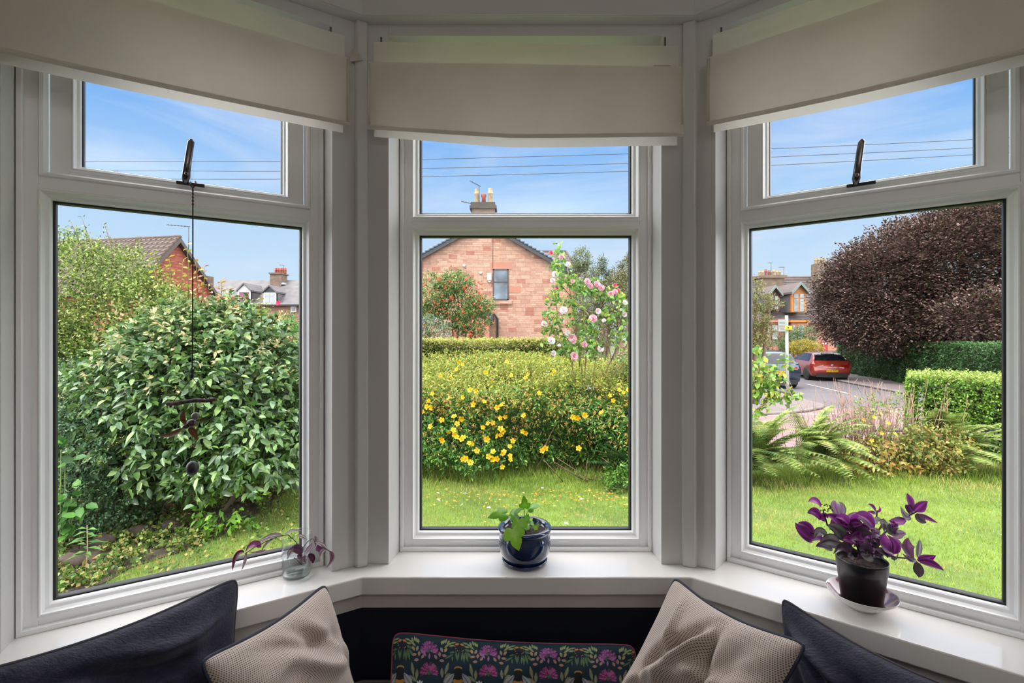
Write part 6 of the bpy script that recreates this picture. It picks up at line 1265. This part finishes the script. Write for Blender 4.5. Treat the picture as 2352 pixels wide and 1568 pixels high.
for x, y, s_, c_ in BL_:
    f = Leaves(); p = rp_(x, y, -.10); R = s_/4.612*5.45/F; cols = (['#fff0f2', '#fbd8de', '#ffffff'], ['#fcc4d2', '#f8a8c0', '#ffd8e0'], ['#f0668c', '#e04a74', '#f48aa6'])[c_]
    fc = np.array([random.uniform(-.4, .4), -1, random.uniform(-.1, .5)])
    for lay, (rr, cp, np_) in enumerate(((1.0, .25, 7), (.85, .55, 6), (.62, 1.1, 6), (.42, 2.2, 5))):
        flowers(f, [tuple(p+Vector((0, .012-.006*lay, 0)))], R*rr, cols, np_, fc, .05, cp, 1.15)
    f.build('rose_bloom', t)
# fuchsia / shrub at right edge of centre window
t = plant('fuchsia_bush', 'dense green bush speckled with small red flowers at the right edge of the centre window', 'shrub', (1.95, 6.4, LAWNZ)); lv = Leaves(); P, D = ellip((1.62, 6.2, .42), (.50, .5, .62), 1500, .35, LAWNZ, .15, 3); sprigs(lv, P, D, 6, .11, .038, .022, ['#3f7430', '#5a9440', '#2f5824', '#75ac50']); P, D = ellip((1.62, 6.1, .72), (.52, .5, .48), 700, .5, .5, .2, 3); sprigs(lv, P, nrm(D+UP), 6, .13, .032, .014, ['#8a9a48', '#b08a5a', '#9aa850']); P, D = ellip((1.64, 6.0, .65), (.52, .5, .55), 330, .2, .2); sprigs(lv, P, D, 2, .03, .024, .012, ['#c23a2e', '#a82a34']); lv.build('foliage', t)
# twiggy shrub behind the roses, far trees
ALB = .5
def crown_tree(name, label, px, py, Y, blobs, cols, leaf=.07, lpt=7, trunk=.1, group=None, sd=0):
    p = Wp(px, py, Y); t = plant(name, label, 'tree', (p.x, Y, ROADZ), group); lv = Leaves(); st = MB()
    for (bx_, by_, rx_, rz_, n_) in blobs:
        c_ = Wp(bx_, by_, Y); k = Y/F; P, D = ellip(tuple(c_), (rx_*k, max(.6, rx_*k*.7), rz_*k), n_, .5, ROADZ, .25, 3, seed=sd+bx_); sprigs(lv, P, nrm(D+UP*.4), lpt, leaf*3.2, leaf, leaf*.5, cols); branch(st, (p.x, Y, ROADZ), tuple(c_), trunk, .02, 6, .1)
    lv.build('foliage', t); st.build('trunk', BARK, t); return t
crown_tree('shrub_thicket', 'olive green twiggy thicket behind the pink roses', 1380, 690, 13, [(1350, 690, 38, 60, 500), (1400, 690, 45, 50, 500), (1440, 680, 35, 60, 420), (1370, 760, 60, 50, 500)], ['#6f7440', '#8a8450', '#545c2e', '#9a9460'], .05)
crown_tree('birch_tree', 'tall pale green birch behind the roses', 1338, 640, 24, [(1336, 598, 20, 30, 260), (1345, 640, 30, 40, 360), (1322, 610, 12, 20, 90)], ['#7f8f5a', '#97a36c', '#647444'], .08)
crown_tree('conifer', 'slim pointed conifer right of the pale birch', 1382, 640, 26, [(1383, 610, 8, 22, 110), (1382, 640, 18, 30, 240), (1392, 672, 30, 25, 240), (1405, 640, 14, 22, 120)], ['#66794e', '#7d8c5c', '#4e6040'], .08)
crown_tree('garden_tree', 'olive leaved tree at the right edge of the centre window', 1450, 640, 18, [(1440, 620, 16, 30, 200), (1455, 600, 14, 24, 140), (1445, 660, 36, 32, 400), (1418, 630, 8, 20, 60)], ['#7f7f4a', '#98935a', '#5f6438'], .07)
crown_tree('background_trees', 'green trees filling the gap right of the gable house', 1400, 740, 32, [(1380, 740, 70, 45, 600), (1480, 730, 70, 55, 600)], ['#5f7440', '#74874c', '#4a5c34'], .13)
# ---------------- right window: copper beech, hedge, privet
t = plant('copper_beech', 'huge spreading copper beech with purple brown leaves over the far hedge', 'tree', (22, 25, ROADZ)); lv = Leaves(); BC = ['#604642', '#7c6058', '#987c72', '#45302f', '#b49c92', '#4e5a34']
blobs = (((20.9, 23.5, 3.9), (4.9, 3.6, 3.1), 5200), ((23.0, 22.5, 4.4), (4.6, 3.6, 3.7), 6800), ((20.2, 21.8, 4.3), (2.3, 1.6, 1.7), 2000), ((17.5, 23.6, 2.75), (2.5, 2.6, 2.1), 2300), ((21.0, 22.6, 1.6), (4.8, 2.8, 1.3), 2200), ((17.3, 24, 3.9), (1.8, 2.2, 1.6), 1200), ((20.9, 23.5, 3.7), (4.2, 3.0, 2.6), 2600), ((20.3, 19.9, 1.9), (3.0, 2.0, 1.35), 1500))
for c_, r_, n_ in blobs:
    P, D = ellip(c_, r_, n_, .26, .25, .14, 4, seed=c_[0]); D2 = nrm(D*.9+RNG.normal(size=D.shape)*.25-UP*.12+UP*(np.clip(D[:, 2:], 0, 1)*.35)); k = len(P)
    S = nrm(np.cross(D2, UP))
    n2 = 10
    for i in range(n2):
        f = (i+.5)/n2; q = P+D2*(.75*(f-.5))[None] if False else P+D2*.75*(f-.5)+S*RNG.normal(size=(k, 1))*.16*(1-f*.5)+UP*RNG.normal(size=(k, 1))*.035-UP*.12*f*f
        lv.add(q, nrm(D2+S*RNG.choice([-1., 1.], (k, 1))*.9), nrm(UP+rdir(k)*.45), (.135 if 1 else 0)*RNG.uniform(.7, 1.2, k), .085, pal(k, BC, [3, 4, 3, 2, 1.7, 1.8], .2), 'oval')
lv.build('foliage', t, leafmat('beech_leaf', rough=.38, transl=.18, spec=.5)); st = MB()
for k in range(10): branch(st, (22, 24.5, ROADZ), (22+random.uniform(-5, 4), 24+random.uniform(-2.5, 2), random.uniform(2, 6)), .28, .05, 7, .15)
st.build('trunk', BARK, t)
def hedge(name, label, a, b, thick, z0, z1, n, cols, topc, leaf=.045, jitter=.1, facen=None):
    a, b = np.array(a, float), np.array(b, float); L = np.linalg.norm(b-a); d = (b-a)/L; s = np.array([-d[1], d[0]]); s = s if (facen is None or s@np.array(facen) > 0) else -s
    t = plant(name, label, 'hedge', ((a[0]+b[0])/2, (a[1]+b[1])/2, z0)); lv = Leaves(); nf = int(n*.62)
    u = RNG.random(nf)*L; z = z0+(z1-z0)*RNG.random(nf); bump = jitter*np.sin(u*2.1)*np.sin(z*3+u)+jitter*.5*np.sin(u*5-z*4); off = bump-RNG.random(nf)**2*.22
    P = np.stack([a[0]+d[0]*u+s[0]*off, a[1]+d[1]*u+s[1]*off, z], 1); sprigs(lv, P, np.tile([s[0], s[1], .45], (nf, 1)), 6, leaf*2.6, leaf, leaf*.55, cols, upb=.4)
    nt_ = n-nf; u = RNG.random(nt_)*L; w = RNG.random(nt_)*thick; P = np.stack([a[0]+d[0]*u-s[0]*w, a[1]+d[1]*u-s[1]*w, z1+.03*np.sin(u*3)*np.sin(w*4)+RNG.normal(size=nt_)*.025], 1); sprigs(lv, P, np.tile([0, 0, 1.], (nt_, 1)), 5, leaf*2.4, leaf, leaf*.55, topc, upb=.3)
    ne = int(n*.2)
    for end, sg in ((a, -1), (b, 1)):
        w = RNG.random(ne)*thick; z = z0+(z1-z0)*RNG.random(ne); P = np.stack([end[0]-s[0]*w+d[0]*sg*(.03*np.sin(z*5)-RNG.random(ne)*.1), end[1]-s[1]*w+d[1]*sg*(.03*np.sin(w*5)-RNG.random(ne)*.1), z], 1); sprigs(lv, P, np.tile([d[0]*sg, d[1]*sg, .4], (ne, 1)), 6, leaf*2.6, leaf, leaf*.55, cols)
    lv.build('foliage', t); st = MB()
    c0, c1 = a-s*thick*.5, b-s*thick*.5; w_ = thick*.28
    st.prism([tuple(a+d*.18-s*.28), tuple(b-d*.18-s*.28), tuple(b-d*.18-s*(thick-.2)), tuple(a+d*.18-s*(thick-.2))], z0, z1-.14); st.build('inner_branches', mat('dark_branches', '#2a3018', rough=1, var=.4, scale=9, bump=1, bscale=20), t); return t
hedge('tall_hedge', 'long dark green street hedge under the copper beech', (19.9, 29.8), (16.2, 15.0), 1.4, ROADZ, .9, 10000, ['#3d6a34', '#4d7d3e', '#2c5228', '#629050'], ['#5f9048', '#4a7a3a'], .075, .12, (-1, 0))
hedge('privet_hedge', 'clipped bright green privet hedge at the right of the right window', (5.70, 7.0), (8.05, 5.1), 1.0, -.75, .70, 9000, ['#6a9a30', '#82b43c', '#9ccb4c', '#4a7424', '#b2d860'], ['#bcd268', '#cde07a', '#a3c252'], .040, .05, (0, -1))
# small tree, bright shrubs across the street
crown_tree('small_tree', 'small pale leaved street tree at the left edge of the right window', 1735, 730, 16, [(1735, 690, 45, 26, 260), (1728, 730, 34, 30, 260), (1742, 760, 30, 24, 200), (1722, 780, 26, 26, 160), (1728, 660, 14, 24, 70), (1770, 700, 16, 12, 50)], ['#8a9a58', '#a2ac68', '#6a7a40', '#b49a5c'], .06)
crown_tree('garden_shrub', 'green rounded shrub in front of the sandstone terrace', 1822, 785, 36, [(1822, 782, 34, 26, 420), (1850, 770, 30, 22, 300)], ['#5f8450', '#77a060', '#8fae78', '#4a6c3c'], .10)
crown_tree('golden_shrub', 'yellow green shrub behind the red car', 1845, 798, 34, [(1842, 797, 30, 17, 420), (1868, 800, 20, 12, 180)], ['#c9c23a', '#ddd04a', '#a8ac34', '#d8a850'], .09)
crown_tree('garden_shrub', 'low green shrub left of the golden one', 1780, 790, 35, [(1775, 795, 40, 14, 260), (1730, 800, 30, 16, 160)], ['#54703e', '#6b8a4c'], .09)
ALB = .62
# bright young rose at the left edge of the right window
t = plant('young_rose', 'sprawling green rose with yellowing leaves at the left edge of the right window', 'rose bush', (2.15, 4.9, LAWNZ)); lv = Leaves(); st = MB(); YQ = 4.7
for (x0, y0, x1, y1) in ((1715, 965, 1760, 925), (1735, 950, 1790, 900), (1715, 930, 1745, 840), (1715, 870, 1780, 855), (1715, 880, 1800, 880), (1715, 890, 1820, 905), (1760, 925, 1768, 880), (1740, 930, 1730, 830), (1790, 900, 1822, 912)):
    a, b = Wp(x0, y0, YQ), Wp(x1, y1, YQ-.1); st.tube([a, a.lerp(b, .5)+Vector((0, 0, .02)), b], .004, 5); n_ = 9; Q = np.array([tuple(a.lerp(b, .2+.8*random.random())) for _ in range(n_)])+RNG.normal(size=(n_, 3))*.03; sprigs(lv, Q, rdir(n_), 3, .09, .055, .040, ['#86b84a', '#a4cc5c', '#6fa040', '#d0c850', '#c4d884'], kind='round')
for (x, y, n_) in ((1740, 815, 8), (1755, 845, 8), (1800, 830, 4), (1812, 835, 3), (1745, 880, 9), (1770, 870, 8), (1790, 880, 7), (1730, 900, 8), (1735, 925, 5), (1800, 915, 3), (1820, 905, 3), (1760, 895, 6)):
    Q = np.tile(tuple(Wp(x, y, YQ)), (n_, 1))+RNG.normal(size=(n_, 3))*.035; sprigs(lv, Q, rdir(n_), 3, .09, .055, .042, ['#86b84a', '#a4cc5c', '#6fa040', '#d0c850'], kind='round')
st.tube([Wp(1715, 965, YQ), Vector((2.15, 4.9, LAWNZ))], .006, 5)
lv.build('foliage', t); st.build('stems', TWIG, t)
# ferns
FC = ['#93b254', '#aac664', '#c0d074', '#76984a', '#ccd07c']
fern('large feathery fern clump at the left of the right window', (2.75, 5.6, LAWNZ), ftips(2.75, 5.2, .42, .55, .5, .18, 26)+ftips(2.8, 4.95, .1, .55, .25, .2, 22), .18, .26, FC)
fern('yellow green fern clump beside the dry stems', (3.45, 5.7, LAWNZ), ftips(3.55, 5.3, .30, .5, .4, .22, 22)+ftips(3.4, 5.0, .0, .45, .2, .16, 16), .2, .26, FC)
fern('dark green fern clump behind the lawn at the left frame', (2.4, 5.3, LAWNZ), ftips(2.45, 5.0, .15, .4, .3, .25, 18), .15, .24, ['#5f7f3c', '#7c9a48', '#4c6c34'])
fern('tall fern in front of the privet hedge', (5.2, 5.9, LAWNZ), ftips(5.15, 5.5, .35, .6, .35, .2, 22)+ftips(5.3, 5.1, .0, .5, .3, .18, 18), .2, .28, FC)
fern('arching fern at the right edge of the lawn', (5.9, 5.5, LAWNZ), ftips(5.7, 5.0, .15, .6, .3, .25, 26), .2, .28, FC+['#c2b46a'])
# dry reddish stems with a few yellow flowers
t = plant('dry_shrub', 'thicket of dry pinkish stems with a few yellow flowers between the ferns', 'shrub', (4.1, 5.9, LAWNZ)); st = MB(); lv = Leaves(); fl = []
for k in range(190):
    x = random.gauss(4.25, .34); y = random.uniform(5.5, 6.2); h_ = random.uniform(.45, 1.05); a = Vector((x, y, LAWNZ)); b = a+Vector((random.gauss(0, .14), random.gauss(0, .1), h_)); pts = [a, a.lerp(b, .5)+Vector((random.gauss(0, .02), 0, 0)), b]; st.tube(pts, [.0045, .0035, .0015], 4)
    for j in range(2): p = a.lerp(b, random.uniform(.45, .9)); st.tube([p, p+Vector((random.gauss(0, .07), random.gauss(0, .04), random.uniform(.05, .2)))], .0018, 3)
st.build('stems', mat('dry_stem', '#b09080', rough=.95, scale=9, col2='#8a6a58'), t)
P, D = ellip((4.35, 5.7, .25), (.42, .3, .45), 240, .6, LAWNZ); sprigs(lv, P, D, 6, .09, .034, .018, ['#7c9a40', '#9ab04c', '#5f8434']); P, D = ellip((4.3, 5.5, -.05), (.9, .25, .22), 200, .6, LAWNZ); sprigs(lv, P, rdir(len(P)), 5, .1, .05, .03, ['#c4b450', '#b4a05a', '#9aa048', '#c8944c']); lv.build('foliage', t)
for (px, py) in ((2022, 950), (1982, 963), (2040, 972), (2025, 995), (2055, 996), (2007, 958), (2002, 1012)): f = Leaves(); flowers(f, [tuple(Wp(px, py, 5.4))], .026, ['#f4c020', '#f0a818'], 5); f.build('yellow_flower', t)
t = plant('yellowing_shrub', 'low yellowing bramble between the dry stems and the right ferns', 'shrub', (4.75, 5.5, LAWNZ)); lv = Leaves(); P, D = ellip((4.75, 5.45, .05), (.42, .25, .27), 380, .6, LAWNZ); sprigs(lv, P, D, 5, .10, .045, .026, ['#b8b054', '#a89c50', '#98a04c', '#a88a50', '#7f9644', '#6f8a3c']); lv.build('foliage', t)
# iron garden railing, mostly hidden
def rail(name, label, a, b, h_, n_, grp=None):
    t = thing(name, label, 'railing', a, grp); a, b = Vector(a), Vector(b)
    for z in (h_, h_*.18): m = MB(); m.tube([a+Vector((0, 0, z)), b+Vector((0, 0, z))], .014, 5); m.build('rail', GUT, t)
    for i in range(n_+1): p = a.lerp(b, i/n_); m = MB(); m.tube([p, p+Vector((0, 0, h_+.03))], .010, 5); m.build('bar', GUT, t)
rail('iron_railing', 'short black iron railing between the dry stems and the privet hedge', (4.7, 6.35, LAWNZ-.05), (6.3, 6.35, LAWNZ-.05), .38, 14)
t = thing('iron_gate', 'black scrolled iron gate just right of the domed shrub', 'gate', (-3.15, 7.2, LAWNZ-.1)); 
for k in range(8): x = -3.5+.1*k; m = MB(); m.tube([(x, 7.2, LAWNZ-.1), (x, 7.2, .72-.0)], .009, 5); m.build('bar', GUT, t)
for z in (-.28, .1, .68): m = MB(); m.tube([(-3.55, 7.2, z), (-2.75, 7.2, z)], .012, 5); m.build('rail', GUT, t)
for x, z, r_ in ((-3.2, -.1, .07), (-3.0, -.1, .07), (-3.1, .3, .09)): m = MB(); m.tube([(x+r_*(1-i/26)*math.cos(i*.45), 7.19, z+r_*(1-i/26)*math.sin(i*.45)) for i in range(24)], .006, 4); m.build('scroll', GUT, t)
# stones in the flower bed
for k, (px, py, s_, lb) in enumerate(((235, 1240, .07, 'rough brown stone at the left of the flower bed'), (322, 1218, .08, 'largest brown stone in the flower bed with a pale fleck'), (392, 1205, .07, 'dark stone under the domed shrub trunks'), (160, 1290, .08, 'reddish brown stone near the left frame'))):
    b0 = G(px, py+12, LAWNZ); n_ = 14; mb = MB(); V = []
    mb.sphere((b0.x, b0.y, LAWNZ+s_*.35), (s_*1.3, s_, s_*.75), 14); mb.v = [tuple(Vector(v)+Vector((math.sin(v[0]*31+k), math.sin(v[1]*27), math.sin(v[2]*33+v[0]*20)))*s_*.10) for v in mb.v]
    tag(mb.build('stone', mat('bed_stone', '#54463a', rough=.95, scale=7, col2='#352d27', bump=.6, bscale=30)), lb, 'stone', 'stones edging the flower bed')
# soil bed under the left shrubs
V = []; fs = []; ed = [(150, 1390), (300, 1300), (420, 1262), (520, 1222), (640, 1150), (690, 1100), (690, 1050)]
bed = [G(x, y, LAWNZ) for x, y in ed]; far = [Vector((p.x-1.4-.2*i, p.y+1.9-.15*i, 0)) for i, p in enumerate(bed)]
m = MB(); V = [Vector((p.x, p.y, gh(p.x, p.y)+.005)) for p in bed]+[Vector((p.x, p.y, gh(p.x, p.y)+.03)) for p in far]+[Vector((-7.5, 2.6, gh(-7.5, 2.6)+.02))]; n_ = len(bed)
m.add(V, [(i, i+1, n_+i+1, n_+i) for i in range(n_-1)]+[(0, n_, 2*n_)]); struct('floor_bed', m, mat('bed_soil', '#3a3024', rough=1, scale=9, col2='#56503a', bump=1, bscale=60), label='dark soil bed under the left shrubs')
# ground weeds / ivy and leaf litter in the bed, grass blades, fallen petals: nobody could count them
def scatter(n, x0, x1, y0, y1): return RNG.uniform(x0, x1, n), RNG.uniform(y0, y1, n)
def inbed(X, Y): # left of the bed edge line
    ex = np.array([p.x for p in bed]); ey = np.array([p.y for p in bed]); xe = np.interp(Y, ey, ex); return X < xe+.05*np.sin(Y*9)
lv = Leaves(); X, Y = scatter(15000, -4.6, -1.0, 2.6, 6.0); q = inbed(X, Y) | (RNG.random(len(X)) < .09); X, Y = X[q], Y[q]; q = (sn(np.stack([X, Y, X*0], 1), 5) > -.4); X, Y = X[q], Y[q]
P = np.stack([X, Y, ghn(X, Y)+.02+RNG.random(len(X))*.06], 1); sprigs(lv, P, np.tile([0, -.4, .6], (len(P), 1)), 4, .05, .030, .026, ['#5f8434', '#7a9c40', '#4a6c2c', '#93a84a', '#a89a58'], kind='oval'); tag(lv.build('ground_weeds'), 'low green weeds covering the soil under the left shrubs', 'weeds', kind='stuff')
lv = Leaves(); X, Y = scatter(900, -4.6, -.9, 2.7, 5.6); P = np.stack([X, Y, ghn(X, Y)+.03], 1); k = len(P); P = P[inbed(X, Y) | (RNG.random(k) < .10)]; k = len(P); lv.add(P, rdir(k)*[1, 1, .2], np.tile([0, 0, 1.], (k, 1))+rdir(k)*.3, .036, .02, pal(k, ['#c98a5a', '#b86a48', '#d8b888', '#a8805a']), 'oval'); tag(lv.build('leaf_litter'), 'scattered brown fallen leaves on the bed and lawn edge', 'leaves', kind='stuff')
lv = Leaves(); n_ = 150000; X = RNG.uniform(-2.9, 7.4, n_); Y = 2.3+3.6*RNG.random(n_)**.9; q = (np.abs(X) < Y*1.05+.3) & ~(inbed(X, Y) & (Y < 5.6) & (RNG.random(n_) < .93)); X, Y = X[q], Y[q]; k = len(X)
tall = np.clip((Y-4.8)/.5, 0, 1)*(X > -1.9); L = .032*RNG.uniform(.6, 1.4, k)*(1+tall*2.0*(RNG.random(k) < .30)); g = sn(np.stack([X, Y, X*0], 1), 2.2); patch = sn(np.stack([X+9, Y*1.5, X*0], 1), 3.1)
c1, c2, c3 = (np.array(lin(h)) for h in ('#8fae3c', '#a9bf4e', '#c9c070')); C = np.where((g+RNG.normal(size=k)*.35 > 0)[:, None], c1, c2); C = np.where((patch+RNG.normal(size=k)*.3 > .42)[:, None], c3, C)*RNG.uniform(.8, 1.2, (k, 1))
D = rdir(k)*.55+UP; lv.add(np.stack([X, Y, ghn(X, Y)], 1), D, rdir(k), L, .0042+.002*tall, C, 'tri'); tag(lv.build('grass'), 'short green lawn grass in front of the bay', 'grass', kind='stuff')
lv = Leaves(); n_ = 330; X = RNG.uniform(-1.5, 2.2, n_); Y = 4.95-np.abs(RNG.normal(size=n_))*.38; P = np.stack([X, Y, ghn(X, Y)+.035], 1); lv.add(P, rdir(n_)*[1, 1, .1], UP+rdir(n_)*.2, .032, .02, pal(n_, ['#f0b83a', '#e8a030', '#f4c860', '#d89048']), 'oval')
n_ = 14; P = np.stack([RNG.uniform(-1.2, 1.6, n_), RNG.uniform(3.4, 4.9, n_), np.full(n_, LAWNZ+.045)], 1); lv.add(P, rdir(n_)*[1, 1, .1], UP+rdir(n_)*.2, .05, .035, pal(n_, ['#f4ecec', '#f8e0e0']), 'oval'); tag(lv.build('fallen_petals'), 'yellow and white petals scattered on the lawn below the flowering bush', 'petals', kind='stuff')
lv = Leaves(); n_ = 60; P = np.stack([RNG.uniform(3.3, 5.2, n_), RNG.uniform(3.2, 4.7, n_), np.full(n_, LAWNZ+.05)], 1); lv.add(P, rdir(n_)*[1, 1, .1], UP+rdir(n_)*.3, .016, .014, pal(n_, ['#ecd23a']), 'oval'); tag(lv.build('buttercups'), 'tiny yellow buttercups dotted in the right lawn', 'flowers', kind='stuff')
